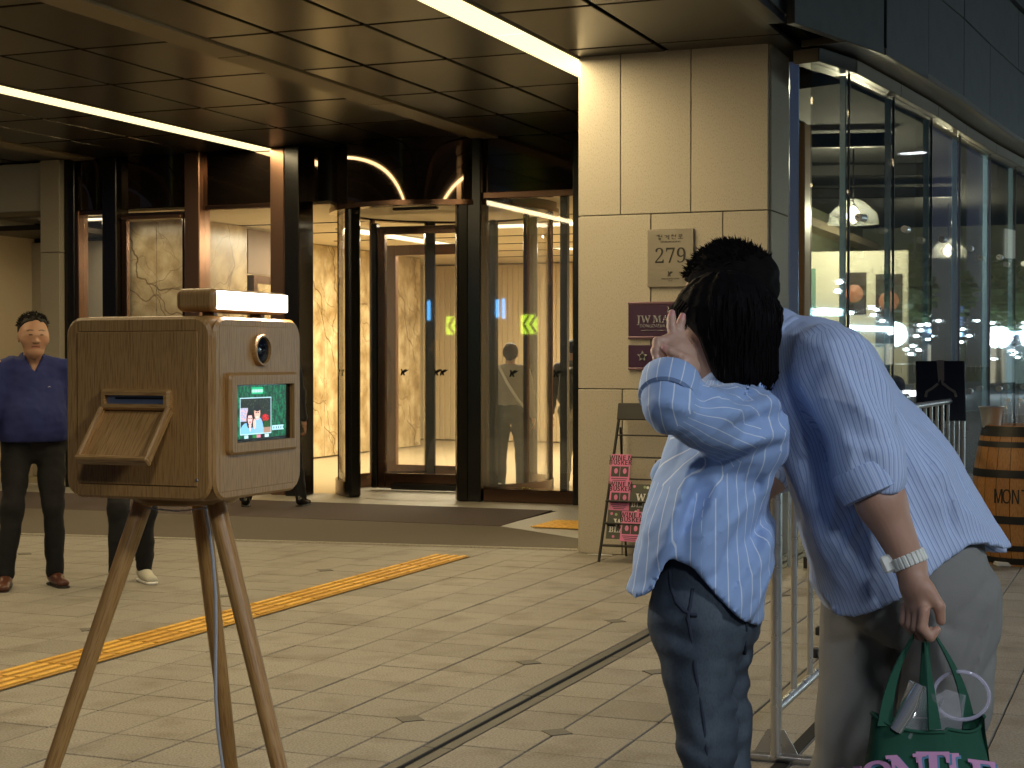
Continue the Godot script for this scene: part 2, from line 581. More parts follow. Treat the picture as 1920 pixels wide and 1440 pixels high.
func marble_picture() -> ImageTexture:
	var N := 768
	var im := noise(0, 0.009, 41, 5).get_seamless_image(N, N)
	im.convert(Image.FORMAT_RGBAF)
	for y in N:
		for x in N:
			var v := clampf(im.get_pixel(x, y).r * 1.5 - 0.25, 0.0, 1.0)
			im.set_pixel(x, y, lin(lerpf(0.62, 1.0, v), lerpf(0.54, 0.98, v), lerpf(0.42, 0.93, v)))
	var r := RandomNumberGenerator.new()
	r.seed = 5
	var todo := []
	for k in 15: todo.append([Vector2(r.randf(), r.randf()) * N, r.randf_range(0.6, 1.35), r.randf_range(1.4, 3.4), 520])
	while todo.size():
		var q: Array = todo.pop_back()
		var p: Vector2 = q[0]
		var a: float = q[1]
		var w: float = q[2]
		for i in int(q[3]):
			a += r.randf_range(-0.22, 0.22) + (q[1] - a) * 0.03
			if r.randf() < 0.02: a += r.randf_range(-0.9, 0.9)
			p += Vector2(cos(a), sin(a)) * 1.2
			w = clampf(w + r.randf_range(-0.16, 0.155), 0.35, 4.5)
			if r.randf() < 0.007 and w > 1.0 and todo.size() < 40: todo.append([p, a + r.randf_range(-1.1, 1.1), w * 0.55, int(q[3] * 0.5)])
			var h := int(ceil(w))
			for dy in range(-h, h + 1):
				for dx in range(-h, h + 1):
					var f := clampf(1.0 - Vector2(dx, dy).length() / w, 0.0, 1.0) * 0.34
					if f > 0.0:
						var u := posmod(int(p.x) + dx, N); var v := posmod(int(p.y) + dy, N)
						im.set_pixel(u, v, im.get_pixel(u, v).lerp(lin(0.16, 0.11, 0.06), f))
	im.convert(Image.FORMAT_RGB8)
	return ImageTexture.create_from_image(im)

func _ready():
	rng.seed = 7
	# ---- camera, sky, exposure ----
	var cam := Camera3D.new()
	cam.name = "camera"
	cam.position = Vector3(0, 1.45, 0)
	cam.rotation_degrees = Vector3(-0.9017, 21.9, 0)
	cam.fov = 26.58
	cam.near = 0.05
	cam.far = 600.0
	add_child(cam)
	cam.current = true
	var we := WorldEnvironment.new()
	we.name = "world_environment"
	var env := Environment.new()
	env.background_mode = Environment.BG_SKY
	var sm := ProceduralSkyMaterial.new()
	sm.sky_top_color = lin(0.010, 0.014, 0.030)
	sm.sky_horizon_color = lin(0.030, 0.034, 0.050)
	sm.ground_bottom_color = lin(0.01, 0.01, 0.012)
	sm.ground_horizon_color = lin(0.02, 0.02, 0.025)
	var sky := Sky.new()
	sky.sky_material = sm
	env.sky = sky
	env.tonemap_mode = Environment.TONE_MAPPER_LINEAR
	env.tonemap_exposure = 1.5
	env.sdfgi_enabled = true
	env.ssao_enabled = true
	env.ssil_enabled = true
	we.environment = env
	add_child(we)
	make_materials()
	unseen_street_lamps()
	ceiling_lamps()
	# ---- setting ----
	ground()
	canopy()
	facade()
	lobby()
	pillar()
	storefront()
	street_side()
	# ---- things ----
	photo_booth()
	rack()
	barriers()
	barrel()
	small_things()
	people()
	couple()


const DOWN := Basis(Vector3(1, 0, 0), Vector3(0, 0, -1), Vector3(0, 1, 0))   # -z looks down
const WARM := Color(1.0, 0.78, 0.43)

func warm() -> Color:
	return lin(WARM.r, WARM.g, WARM.b)

func ceiling_lamps():
	# lit linear fittings in the canopy (the dark ones are switched off); each glows and lights what is below
	var xs := [-4.185, -8.925]
	for i in xs.size():
		var t := thing("ceiling_light", ["long lit strip light in the canopy ceiling ending at the stone pillar", "long lit strip light in the canopy ceiling ending above the left doors"][i], "ceiling light", Vector3(xs[i], 3.68, -9.2), 0.0, "lit canopy strip lights")
		for k in 5:
			part("diffuser", bbox(Vector3(0.25, 0.03, 2.38), 0.003), M.strip, t, Vector3(0, 0.0, 4.85 - 2.4 * k))
		for s in [-1, 1]:
			part("frame", bbox(Vector3(0.012, 0.05, 12.0), 0.002), M.slot, t, Vector3(s * 0.134, 0.012, 0.05))
		area_light("strip_light", Vector3(xs[i], 3.655, -9.2), Vector2(0.25, 11.9), DOWN, warm(), [17.0, 13.0][i])
	xs = [-6.37, -11.23, -2.0]
	for i in 2:
		var t := thing("ceiling_light", ["long unlit beige strip light between the two lit ones", "unlit beige strip light at the far left of the canopy ceiling"][i], "ceiling light", Vector3(xs[i], 3.68, -9.2), 0.0, "unlit canopy strip lights")
		for k in 5:
			part("diffuser", bbox(Vector3(0.27, 0.03, 2.38), 0.003), M.slot, t, Vector3(0, 0.0, 4.85 - 2.4 * k))

func unseen_street_lamps():
	# lamp posts out of view, placed to light the couple and pavement
	var spots := [Vector3(6.3, 0, -0.4), Vector3(6.4, 0, -17.0), Vector3(6.6, 0, -34.0), Vector3(4.2, 0, 5.2)]
	var es := [15.0, 22.0, 22.0, 21.0]
	for i in 4:
		var t := thing("unseen_street_lamp", ["tall street lamp out of view at the kerb lighting the couple from the right", "tall street lamp out of view at the kerb beside the glass shopfront", "far street lamp out of view along the kerb", "unseen street lamp behind the viewer softly lighting the couple"][i], "street lamp", spots[i], 0.0, "street lamps along the kerb")
		part("pole", lathe([Vector2(0.09, 0.0), Vector2(0.09, 0.9), Vector2(0.06, 1.0), Vector2(0.045, 5.6)], 14), M.iron, t)
		part("arm", tube([Vector3(0, 5.5, 0), Vector3(-0.2, 5.75, 0), Vector3(-0.9, 5.8, 0)], 0.03), M.iron, t)
		part("lamp_head", bbox(Vector3(0.62, 0.09, 0.26), 0.02), M.iron, t, Vector3(-1.0, 5.84, 0))
		part("lamp_panel", bbox(Vector3(0.5, 0.02, 0.2), 0.004), lamp_mat(0.9, 0.95, 1.0, 4.0), t, Vector3(-1.0, 5.785, 0))
		var l := SpotLight3D.new()
		l.name = "lamp_light"
		l.light_color = lin(0.86, 0.93, 1.0)
		l.light_energy = es[i]
		l.light_size = 0.45
		l.spot_range = 60.0
		l.spot_attenuation = 2.0
		l.spot_angle = 74.0
		l.spot_angle_attenuation = 0.35
		l.rotation_degrees.x = -90
		l.shadow_enabled = true
		t.add_child(l)
		l.position = Vector3(-1.0, 5.6, 0)

# ---------- ground ----------
func ground():
	struct("ground", plane(Vector2(600, 600)), M.joint, Vector3(0, -0.16, 0))
	struct("road", bbox(Vector3(9.0, 0.04, 240.0), 0.0), mat(0.05, 0.05, 0.052, 0.55), Vector3(11.4, -0.13, -60))
	struct("kerb", bbox(Vector3(0.2, 0.16, 240.0), 0.02), mat(0.3, 0.29, 0.27, 0.7), Vector3(6.8, -0.075, -60))
	var pv := setting("pavement")
	part("mortar_bed", bbox(Vector3(25.0, 0.1, 140.0), 0.0), M.joint, pv, Vector3(-5.8, -0.062, -50)).set_meta("kind", "structure")
	var cam := Vector3(0, 0, 0)
	var a := deg_to_rad(21.9)
	var F := Vector3(-sin(a), 0, -cos(a)); var R := Vector3(cos(a), 0, -sin(a))
	var spots := []
	var xs := []
	for i in range(-28, 16):
		var x0 := -2.495 + 0.315 * i
		var x1 := x0 + 0.315
		if i == -1: x1 = -2.575
		if i == 0: x0 = -2.445
		xs.append([x0, x1, i])
	for row in xs:
		for j in range(-9, 46 if row[2] >= -3 else 22):
			var z1: float = -5.89 - 0.328 * j
			var z0: float = z1 - 0.328
			var c := Vector3((row[0] + row[1]) / 2, 0, (z0 + z1) / 2)
			var d := c.dot(F)
			var s := c.dot(R) / maxf(d, 0.1)
			spots.append([c, Vector2(row[1] - row[0], 0.328), d, d > 4.9 and absf(s) < 0.34, row[2], j])
	spots.sort_custom(func(p, q): return p[2] < q[2])
	var single := 0
	var rest := {}
	for p in spots:
		var behind_mat: bool = p[0].z < -10.9 - 0.1457 * (p[0].x + 8.6) - 0.3 and p[0].x < -4.4
		if behind_mat: continue
		var size := Vector3(p[1].x - 0.007, 0.05, p[1].y - 0.007)
		var y := rng.randf_range(-0.0012, 0.0012) - 0.025
		var bs := Basis.from_euler(Vector3(rng.randf_range(-0.0025, 0.0025), rng.randf_range(-0.003, 0.003), rng.randf_range(-0.0025, 0.0025)))
		var mi := rng.randi_range(0, 4) if rng.randf() < 0.93 else 5
		if p[3] and single < 300:
			single += 1
			part("paver", bbox(size, 0.003), M["paver%d" % mi], pv, p[0] + Vector3(0, y, 0), bs)
		else:
			var key := Vector2i(roundi(size.x * 1000), roundi(size.z * 1000))
			if not rest.has(key): rest[key] = [size, []]
			rest[key][1].append(Transform3D(bs, p[0] + Vector3(0, y, 0)))
	for k in rest:
		var mm := MultiMesh.new()
		mm.transform_format = MultiMesh.TRANSFORM_3D
		mm.mesh = bbox(rest[k][0], 0.003)
		mm.instance_count = rest[k][1].size()
		for i in rest[k][1].size(): mm.set_instance_transform(i, rest[k][1][i])
		var o := MultiMeshInstance3D.new()
		o.name = "far_pavers"
		o.multimesh = mm
		o.material_override = M.paver0
		o.set_meta("kind", "stuff")
		pv.add_child(o, true)
	# small dark lozenges let in at paver corners
	var loz := prism([Vector2(-0.064, 0), Vector2(0, 0.064), Vector2(0.064, 0), Vector2(0, -0.064)], 0.02)
	for ix in [-2.81, -5.33, -7.85, -2.18, 0.34]:
		for k in range(-2, 4):
			part("lozenge_paver", loz, M.dark_paver, pv, Vector3(ix, -0.0065, -5.89 - 1.312 * k), Basis(Vector3.RIGHT, -PI / 2))
	# slot drain
	var dr := setting("drain")
	for s in [[-2.573, -2.523], [-2.497, -2.447]]:
		for k in 14:
			part("cover", bbox(Vector3(s[1] - s[0], 0.03, 0.995), 0.003), M.drain, dr, Vector3((s[0] + s[1]) / 2, -0.016 + rng.randf_range(-0.001, 0.001), -4.0 - k))
	part("channel", bbox(Vector3(0.03, 0.02, 14.0), 0.0), M.void, dr, Vector3(-2.51, -0.035, -10.5))
	part("seal", tube([Vector3(-2.514, -0.02, -3.6), Vector3(-2.508, -0.016, -6), Vector3(-2.512, -0.018, -8), Vector3(-2.507, -0.017, -11), Vector3(-2.51, -0.02, -16)], 0.006, 6), M.iron, dr)
	# joint strip along the barriers
	var js := setting("paving_joint")
	part("joint_strip", bbox(Vector3(0.05, 0.01, 9.0), 0.0), M.void, js, Vector3(-1.265, -0.003, -8.3))
	# yellow guide strip, 0.3 m tiles with four ribs
	var ts := st()
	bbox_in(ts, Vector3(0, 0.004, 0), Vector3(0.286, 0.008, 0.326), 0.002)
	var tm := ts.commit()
	ts = st()
	for r in 4:
		bbox_in(ts, Vector3(-0.105 + 0.07 * r, 0.0105, 0), Vector3(0.032, 0.007, 0.30), 0.0025)
	var rm := ts.commit()
	var guide := setting("guide_strip")
	for k in 26:
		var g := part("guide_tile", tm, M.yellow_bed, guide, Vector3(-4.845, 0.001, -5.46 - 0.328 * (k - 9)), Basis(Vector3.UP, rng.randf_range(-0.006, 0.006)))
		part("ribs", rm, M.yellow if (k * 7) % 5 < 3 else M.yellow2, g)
	# yellow warning tiles with domes
	ts = st()
	bbox_in(ts, Vector3(0, 0.004, 0), Vector3(0.296, 0.008, 0.296), 0.002)
	for ix in 6:
		for iz in 6:
			lathe_in(ts, [Vector2(0.0165, 0.008), Vector2(0.013, 0.0125), Vector2(0.0, 0.0135)], 8, 0, TAU, Vector3(-0.12 + 0.048 * ix, 0, -0.12 + 0.048 * iz))
	tm = ts.commit()
	var warn := setting("warning_paving")
	for ix in 4:
		for iz in 2:
			part("warning_tile", tm, M.yellow, warn, Vector3(-4.88 + 0.3 * ix, 0.008, -13.08 - 0.3 * iz))
	# entrance floor: speckled carpet, dark mat, stone threshold
	var ef := setting("entrance_floor")
	var bx := [Vector2(-14, 10.1), Vector2(-8.635, 10.908), Vector2(-4.107, 11.568), Vector2(-4.33, 12.26), Vector2(-5.3, 12.93), Vector2(-14, 12.7)]
	part("speckled_carpet", prism(bx, 0.012), M.carpet, ef, Vector3(0, 0.0, 0), Basis(Vector3.RIGHT, -PI / 2))
	var edge := st()
	for i in 2:
		var p: Vector2 = bx[i]; var q: Vector2 = bx[i + 1]
		tube_in(edge, [Vector3(p.x, 0.003, -p.y + 0.02), Vector3(q.x, 0.003, -q.y + 0.02)], 0.012, 8)
	part("edge_trim", edge.commit(), M.sill, ef)
	var mp := [Vector2(-12.5, 12.72), Vector2(-5.32, 12.95), Vector2(-5.4, 14.46), Vector2(-12.5, 14.3)]
	part("entrance_mat", prism(mp, 0.012), M.mat2, ef, Vector3(0, 0.001, 0), Basis(Vector3.RIGHT, -PI / 2))
	part("stone_slab", bbox(Vector3(1.5, 0.02, 2.9), 0.003), M.sill, ef, Vector3(-4.6, -0.0085, -13.7))
	for k in 9:
		part("threshold", bbox(Vector3(1.096, 0.02, 0.98), 0.003), M.sill, ef, Vector3(-12.6 + 1.1 * k, -0.008, -14.94))
	for k in 3:
		part("stone_slab", bbox(Vector3(1.3, 0.02, 0.7), 0.003), M.sill, ef, Vector3(-4.55 + 1.31 * (k - 1), -0.012 - 0.002 * k, -11.95))

func plane(size: Vector2) -> Mesh:
	var p := PlaneMesh.new()
	p.size = size
	return p

# ---------- canopy ceiling ----------
func canopy():
	var t := thing("canopy", "dark bronze panelled canopy ceiling over the hotel entrance", "canopy")
	part("deck", bbox(Vector3(11.6, 0.3, 14.0), 0.0), M.void, t, Vector3(-8.2, 3.92, -8.6))
	var xb := [[-2.46, -3.36], [-3.375, -4.04], [-4.33, -4.975], [-4.99, -5.67], [-5.685, -6.22], [-6.52, -7.27], [-7.285, -7.98], [-7.995, -8.785], [-9.065, -9.7], [-9.715, -10.4], [-10.415, -11.08], [-11.38, -12.1], [-12.115, -12.8], [-12.815, -13.6]]
	for b in xb:
		for k in 9:
			var z := -15.15 + 1.35 * k
			var g := 0.022
			part("ceiling_panel", bbox(Vector3(absf(b[1] - b[0]) - g, 0.03, 1.312), 0.004), M.soffit if rng.randf() < 0.6 else M.soffit2, t, Vector3((b[0] + b[1]) / 2, 3.695 + rng.randf_range(-0.001, 0.001), z + 0.675), Basis.from_euler(Vector3(rng.randf_range(-0.0012, 0.0012), 0, rng.randf_range(-0.0012, 0.0012))))
	part("filler_bar", bbox(Vector3(11.4, 0.06, 0.16), 0.0), M.void, t, Vector3(-8.2, 3.71, -15.23))  # added black bar closing the slot between ceiling and fascia
	part("edge_fascia", bbox(Vector3(11.6, 1.6, 0.2), 0.01), M.clad, t, Vector3(-8.2, 4.3, -2.05))

# ---------- glazed entrance ----------
func post(t: Node, called: String, x0: float, x1: float, y0: float, y1: float, m: Material, z0 := -15.28, z1 := -15.10):
	part(called, bbox(Vector3(absf(x1 - x0), y1 - y0, z1 - z0), 0.008), m, t, Vector3((x0 + x1) / 2, (y0 + y1) / 2, (z0 + z1) / 2))

func emblem() -> Mesh:   # small winged-beast mark as on the glass
	return prism([Vector2(-0.05, -0.035), Vector2(-0.028, -0.035), Vector2(-0.026, -0.01), Vector2(-0.012, -0.035), Vector2(0.008, -0.035), Vector2(-0.004, -0.006), Vector2(0.02, 0.004), Vector2(0.055, 0.03), Vector2(0.014, 0.022), Vector2(0.032, 0.038), Vector2(-0.004, 0.028), Vector2(-0.02, 0.014), Vector2(-0.03, 0.034), Vector2(-0.045, 0.034), Vector2(-0.036, 0.008)], 0.003)

func facade():
	var pl := thing("pilaster", "slim beige stone pilaster left of the glazed entrance", "pilaster", Vector3(-11.63, 0, -15.15))
	var y := 0.0
	for h in [1.32, 1.32, 1.04]:
		part("stone_panel", bbox(Vector3(0.26, h - 0.008, 0.26), 0.004), M.stone1, pl, Vector3(0, y + h / 2, 0))
		y += h
	var lw := thing("left_wall", "shaded beige stone panel wall at the far left under a pale lintel", "wall", Vector3(-12.9, 0, -16.4))
	for i in 3:
		for k in 2:
			part("stone_panel", bbox(Vector3(0.785, 1.43, 0.05), 0.004), M["stone%d" % ((i + k) % 3)], lw, Vector3(-0.86 + 0.79 * i, 0.72 + 1.435 * k, rng.randf_range(-0.002, 0.002)))
	part("lintel", bbox(Vector3(2.4, 0.55, 0.2), 0.01), M.plaster, lw, Vector3(0, 3.39, 1.2))
	part("lintel_trim", bbox(Vector3(2.4, 0.05, 0.22), 0.005), M.slot, lw, Vector3(0, 3.09, 1.2))
	part("recess_ceiling", bbox(Vector3(2.4, 0.06, 1.2), 0.0), M.soffit2, lw, Vector3(0, 2.95, 0.55))
	part("backing", bbox(Vector3(2.6, 3.7, 0.06), 0.0), M.void, lw, Vector3(0, 1.85, -0.06))
	part("end_wall", bbox(Vector3(0.1, 3.7, 5.0), 0.0), M.stone0, lw, Vector3(-1.25, 1.85, 2.2))

	var t := thing("glazed_entrance", "dark bronze and glass entrance wall left of the revolving door", "glass wall", Vector3.ZERO)
	post(t, "post", -11.5, -11.36, 0, 3.68, M.black)
	post(t, "post", -11.355, -11.30, 0, 3.1, M.bronze)
	post(t, "post", -10.96, -10.77, 0, 3.68, M.black, -15.30, -15.06)
	post(t, "post", -9.9, -9.71, 0, 3.68, M.copper, -15.30, -15.08)
	post(t, "post", -8.82, -8.65, 0, 3.68, M.copper, -15.30, -15.06)
	post(t, "post", -8.60, -8.43, 0, 3.68, M.black, -15.30, -14.98)
	for b in [[-11.30, -10.96], [-9.71, -8.82]]:
		post(t, "pane", b[0], b[1], 0.12, 3.06, M.glass, -15.2, -15.188)
		post(t, "sill_rail", b[0], b[1], 0.0, 0.12, M.bronze, -15.24, -15.14)
		post(t, "head_rail", b[0], b[1], 3.06, 3.11, M.bronze, -15.24, -15.14)
	# dark glossy fascia glass above, each sheet a little bowed
	var bays := [[-11.36, -10.96, 0.05], [-10.77, -9.9, 0.07], [-9.71, -8.82, 0.015], [-8.43, -8.30, 0.0]]
	for b in bays:
		var s := st()
		var nseg := 16
		for i in nseg:
			var p := []
			for k in 2:
				var u := float(i + k) / nseg
				var w := u * 2.0 - 1.0
				p.append([Vector3(lerpf(b[0], b[1], u), 0, -15.16 + b[2] * (1 - w * w)), Vector3(b[2] * 4.0 * w / (b[1] - b[0]), 0, 1).normalized()])
			var lo := Vector3(0, 3.11, 0); var hi := Vector3(0, 3.68, 0)
			tri3(s, p[0][0] + lo, p[1][0] + lo, p[1][0] + hi, p[0][1], p[1][1], p[1][1])
			tri3(s, p[0][0] + lo, p[1][0] + hi, p[0][0] + hi, p[0][1], p[1][1], p[0][1])
		part("fascia_glass", s.commit(), M.fascia, t)
	post(t, "fascia_backing", -11.5, -4.0, 3.12, 3.68, M.void, -15.34, -15.30)
	# hinged door in the second bay
	var dr := thing("glass_door", "narrow bronze framed glass door left of the copper post", "door", Vector3(-10.335, 0, -15.18))
	part("leaf_frame", frame(Vector2(0.86, 3.05), 0.07, 0.06), M.bronze, dr, Vector3(0, 1.535, 0))
	part("pane", bbox(Vector3(0.72, 2.9, 0.012), 0.0), M.glass, dr, Vector3(0, 1.535, 0))
	part("closer", bbox(Vector3(0.78, 0.04, 0.07), 0.01), M.copper, dr, Vector3(0, 3.0, 0.07))
	part("handle", tube([Vector3(0.3, 0.95, 0.07), Vector3(0.3, 1.35, 0.07)], 0.014), M.steel, dr)
	revolving_door()
	# fixed side panel right of the revolving door
	var sp := thing("side_panel", "tall framed glass panel between the revolving door and the pillar", "glass panel", Vector3(-5.9, 0, -15.18))
	part("post", bbox(Vector3(0.23, 3.68, 0.22), 0.008), M.black, sp, Vector3(-0.615, 1.84, 0))
	part("pane", bbox(Vector3(0.94, 2.9, 0.012), 0.0), M.glass, sp, Vector3(0.0, 1.6, 0.02))
	part("mullion", bbox(Vector3(0.075, 3.0, 0.08), 0.006), M.black, sp, Vector3(0.34, 1.56, -0.06))
	part("sill_rail", bbox(Vector3(0.98, 0.13, 0.1), 0.008), M.bronze, sp, Vector3(0.0, 0.07, 0.02))
	part("head_rail", bbox(Vector3(0.98, 0.07, 0.1), 0.008), M.bronze, sp, Vector3(0.0, 3.09, 0.02))
	part("jamb", bbox(Vector3(0.1, 3.68, 0.16), 0.008), M.black, sp, Vector3(0.53, 1.84, 0.02))
	part("fascia_glass", bbox(Vector3(0.98, 0.55, 0.02), 0.0), M.fascia, sp, Vector3(0.0, 3.405, 0.0))
	part("emblem", emblem(), M.black, sp, Vector3(-0.17, 1.3, 0.03))
	part("emblem", emblem(), M.black, sp, Vector3(0.3, 1.3, 0.03))
	part("wall_panel", bbox(Vector3(1.35, 3.68, 0.1), 0.008), M.black, sp, Vector3(1.26, 1.84, 0.0))

func frame(size: Vector2, w: float, d: float) -> Mesh:
	var s := st()
	bbox_in(s, Vector3(-size.x / 2 + w / 2, 0, 0), Vector3(w, size.y, d), 0.005)
	bbox_in(s, Vector3(size.x / 2 - w / 2, 0, 0), Vector3(w, size.y, d), 0.005)
	bbox_in(s, Vector3(0, size.y / 2 - w / 2, 0), Vector3(size.x - 2 * w - 0.002, w, d), 0.005)
	bbox_in(s, Vector3(0, -size.y / 2 + w / 2 + 0.04, 0), Vector3(size.x - 2 * w - 0.002, w + 0.08, d), 0.005)
	return s.commit()

func arc_wall(r: float, a0: float, a1: float, y0: float, y1: float, n := 20, both := true) -> Mesh:
	var prof := [Vector2(r, y0), Vector2(r, y1)]
	if both: prof = [Vector2(r - 0.012, y0), Vector2(r, y0), Vector2(r, y0), Vector2(r, y1), Vector2(r, y1), Vector2(r - 0.012, y1), Vector2(r - 0.012, y1), Vector2(r - 0.012, y0)]
	return lathe(prof, n, a0, a1)

func revolving_door():
	var c := Vector3(-7.235, 0, -16.05)
	var t := thing("revolving_door", "bronze and glass revolving door with a curved dark drum", "revolving door", c)
	var R := 1.14
	var open := deg_to_rad(33.0)
	# drum walls: curved glass either side, front and back openings
	for s in [1, -1]:
		var a0: float = s * open; var a1: float = s * deg_to_rad(147.0)
		part("curved_pane", arc_wall(R, minf(a0, a1), maxf(a0, a1), 0.16, 3.0, 28), M.glass, t)
		part("curved_rail", lathe([Vector2(R - 0.04, 0.0), Vector2(R + 0.04, 0.0), Vector2(R + 0.04, 0.0), Vector2(R + 0.04, 0.16), Vector2(R + 0.04, 0.16), Vector2(R - 0.04, 0.16), Vector2(R - 0.04, 0.16), Vector2(R - 0.04, 0.0)], 28, minf(a0, a1), maxf(a0, a1)), M.bronze, t)
		for a: float in [a0, a1]:
			part("drum_post", bbox(Vector3(0.12, 3.05, 0.14), 0.02), M.black, t, Vector3(sin(a) * R, 1.53, cos(a) * R), Basis(Vector3.UP, a))
		for a: float in [s * deg_to_rad(72.0), s * deg_to_rad(110.0)]:
			part("drum_post", bbox(Vector3(0.05, 2.9, 0.06), 0.01), M.bronze, t, Vector3(sin(a) * R, 1.58, cos(a) * R), Basis(Vector3.UP, a))
	# drum head
	part("drum_fascia", lathe([Vector2(R + 0.05, 3.05), Vector2(R + 0.09, 3.05), Vector2(R + 0.09, 3.05), Vector2(R + 0.09, 3.675)], 64, deg_to_rad(-100), deg_to_rad(100)), M.fascia, t)
	part("drum_rim", lathe([Vector2(R - 0.06, 3.0), Vector2(R + 0.10, 3.0), Vector2(R + 0.10, 3.0), Vector2(R + 0.10, 3.05), Vector2(R + 0.1, 3.05), Vector2(R - 0.06, 3.05)], 64), M.bronze, t)
	part("drum_ceiling", lathe([Vector2(R - 0.06, 3.02), Vector2(0.0, 3.02)], 48), M.cream, t)
	part("sensor", bbox(Vector3(0.5, 0.03, 0.07), 0.01), M.black, t, Vector3(0.1, 2.985, 0.95))
	part("drum_floor", lathe([Vector2(R - 0.02, 0.006), Vector2(0.0, 0.006)], 48), M.sill, t)
	# the leaf that stands across the drum, and the framed opening behind it
	var w := Node3D.new()
	w.name = "wing"
	w.rotation.y = 0.05
	w.position.x = -0.13
	t.add_child(w, true)
	part("wing_frame", frame(Vector2(1.30, 2.86), 0.085, 0.07), M.bronze, w, Vector3(0, 1.46, 0))
	part("wing_pane", bbox(Vector3(1.13, 2.66, 0.012), 0.0), M.glass, w, Vector3(0, 1.48, 0))
	part("wing_sweep", bbox(Vector3(0.95, 0.07, 0.09), 0.01), M.black, w, Vector3(0, 0.055, 0.05))
	for s: float in [-0.69, 0.69]:
		part("wing_edge", bbox(Vector3(0.07, 2.9, 0.10), 0.01), M.black, w, Vector3(s, 1.48, 0))
	for x: float in [-0.34, 0.05, 0.12]:
		part("emblem", emblem(), M.black, w, Vector3(x, 1.3, 0.012))
	part("inner_frame", frame(Vector2(1.10, 2.74), 0.12, 0.08), M.copper, t, Vector3(-0.62, 1.39, -0.98))
	var e0 := deg_to_rad(-58.0)
	for a: float in [e0, deg_to_rad(-46.0)]:
		part("emblem", emblem(), M.black, t, Vector3(sin(a) * (R + 0.004), 1.3, cos(a) * (R + 0.004)), Basis(Vector3.UP, a))

# ---------- lobby behind the glass ----------
func lobby():
	struct("lobby_floor", bbox(Vector3(9.0, 0.04, 14.0), 0.0), M.floor_in, Vector3(-8.6, -0.022, -22.2))
	var t := thing("lobby", "warm lit hotel lobby with veined marble walls behind the glass doors", "lobby")
	part("ceiling", bbox(Vector3(9.0, 0.1, 11.4), 0.0), M.cream, t, Vector3(-8.6, 3.16, -21.2))
	for k in 6:
		part("ceiling_slot", bbox(Vector3(6.0, 0.012, 0.06), 0.0), M.iron, t, Vector3(-7.9, 3.108, -17.6 - 1.4 * k))
	for i in 3:   # near marble, facing the doors
		part("marble_slab", bbox(Vector3(0.545, 3.08, 0.05), 0.003), M.marble, t, Vector3(-12.1 + 0.55 * i, 1.56, -16.6 + rng.randf_range(-0.001, 0.001)))
	for i in 1:
		part("marble_slab", bbox(Vector3(0.05, 3.08, 1.1), 0.003), M.marble, t, Vector3(-10.72, 1.56, -17.15))
	part("opening_frame", frame(Vector2(0.9, 2.5), 0.1, 0.12), M.bronze, t, Vector3(-10.72, 1.25, -18.25), Basis(Vector3.UP, PI / 2))
	part("opening_head", bbox(Vector3(0.06, 0.56, 1.0), 0.0), M.wood_wall, t, Vector3(-10.74, 2.8, -18.25))
	for i in 5:
		part("marble_slab", bbox(Vector3(0.05, 3.08, 1.09), 0.003), M.marble, t, Vector3(-11.42 + rng.randf_range(-0.002, 0.002), 1.56, -19.35 - 1.1 * i))
	part("outer_wall", bbox(Vector3(0.1, 3.2, 12.0), 0.0), M.cream, t, Vector3(-13.0, 1.6, -21.6))
	# fluted back wall
	for i in 52:
		part("fluted_batten", bbox(Vector3(0.095, 3.08, 0.05), 0.012), M.flute, t, Vector3(-12.9 + 0.1 * i, 1.55, -26.3))
	for i in 4:
		part("dark_panel", bbox(Vector3(0.79, 2.3, 0.05), 0.004), M.wood_wall, t, Vector3(-7.3 + 0.8 * i, 1.15, -24.6))
	part("dark_panel_head", bbox(Vector3(3.3, 0.5, 0.2), 0.0), M.cream, t, Vector3(-6.1, 2.86, -24.6))
	part("column", bbox(Vector3(0.55, 3.1, 0.55), 0.01), M.black, t, Vector3(-6.25, 1.55, -19.6))
	for i in 7:
		part("fluted_batten", bbox(Vector3(0.095, 3.08, 0.05), 0.012), M.flute, t, Vector3(-5.85 + 0.1 * i, 1.55, -20.5))
	part("right_wall", bbox(Vector3(0.12, 3.7, 11.4), 0.0), M.cream, t, Vector3(-4.6, 1.85, -21.0))
	part("back_wall", bbox(Vector3(9.0, 3.7, 0.1), 0.0), M.cream, t, Vector3(-8.6, 1.85, -26.7))
	part("reception_desk", bbox(Vector3(1.6, 1.05, 0.6), 0.02), M.flute, t, Vector3(-6.9, 0.525, -23.2))
	var pan := lamp_mat(1.0, 0.85, 0.55, 1.5)  # panel lamps themselves unseen, placed to light the lobby and its marble
	var sp := [Vector3(-7.4, 3.09, -18.6), Vector3(-9.6, 3.09, -20.6), Vector3(-7.2, 3.09, -22.8), Vector3(-11.6, 3.09, -15.9)]
	var sz := [Vector2(1.6, 0.5), Vector2(0.35, 4.4), Vector2(2.4, 0.5), Vector2(1.4, 0.3)]
	var en := [14.0, 16.0, 15.0, 1.1]
	for i in 4:
		var l := thing("unseen_lobby_light", ["unseen square warm panel light in the lobby ceiling just behind the revolving door", "unseen long warm light trough along the lobby marble wall", "unseen warm panel light at the back of the lobby ceiling", "unseen small warm light above the marble by the left doors"][i], "ceiling light", sp[i])
		part("diffuser", bbox(Vector3(sz[i].x, 0.02, sz[i].y), 0.002), pan, l)
		part("rim", frame(Vector2(sz[i].x + 0.05, sz[i].y + 0.1), 0.02, 0.03), M.white, l, Vector3.ZERO, Basis(Vector3.RIGHT, PI / 2))
		area_light("lobby_lamp", sp[i] - Vector3(0, 0.02, 0), sz[i], DOWN, lin(1.0, 0.87, 0.59), en[i])

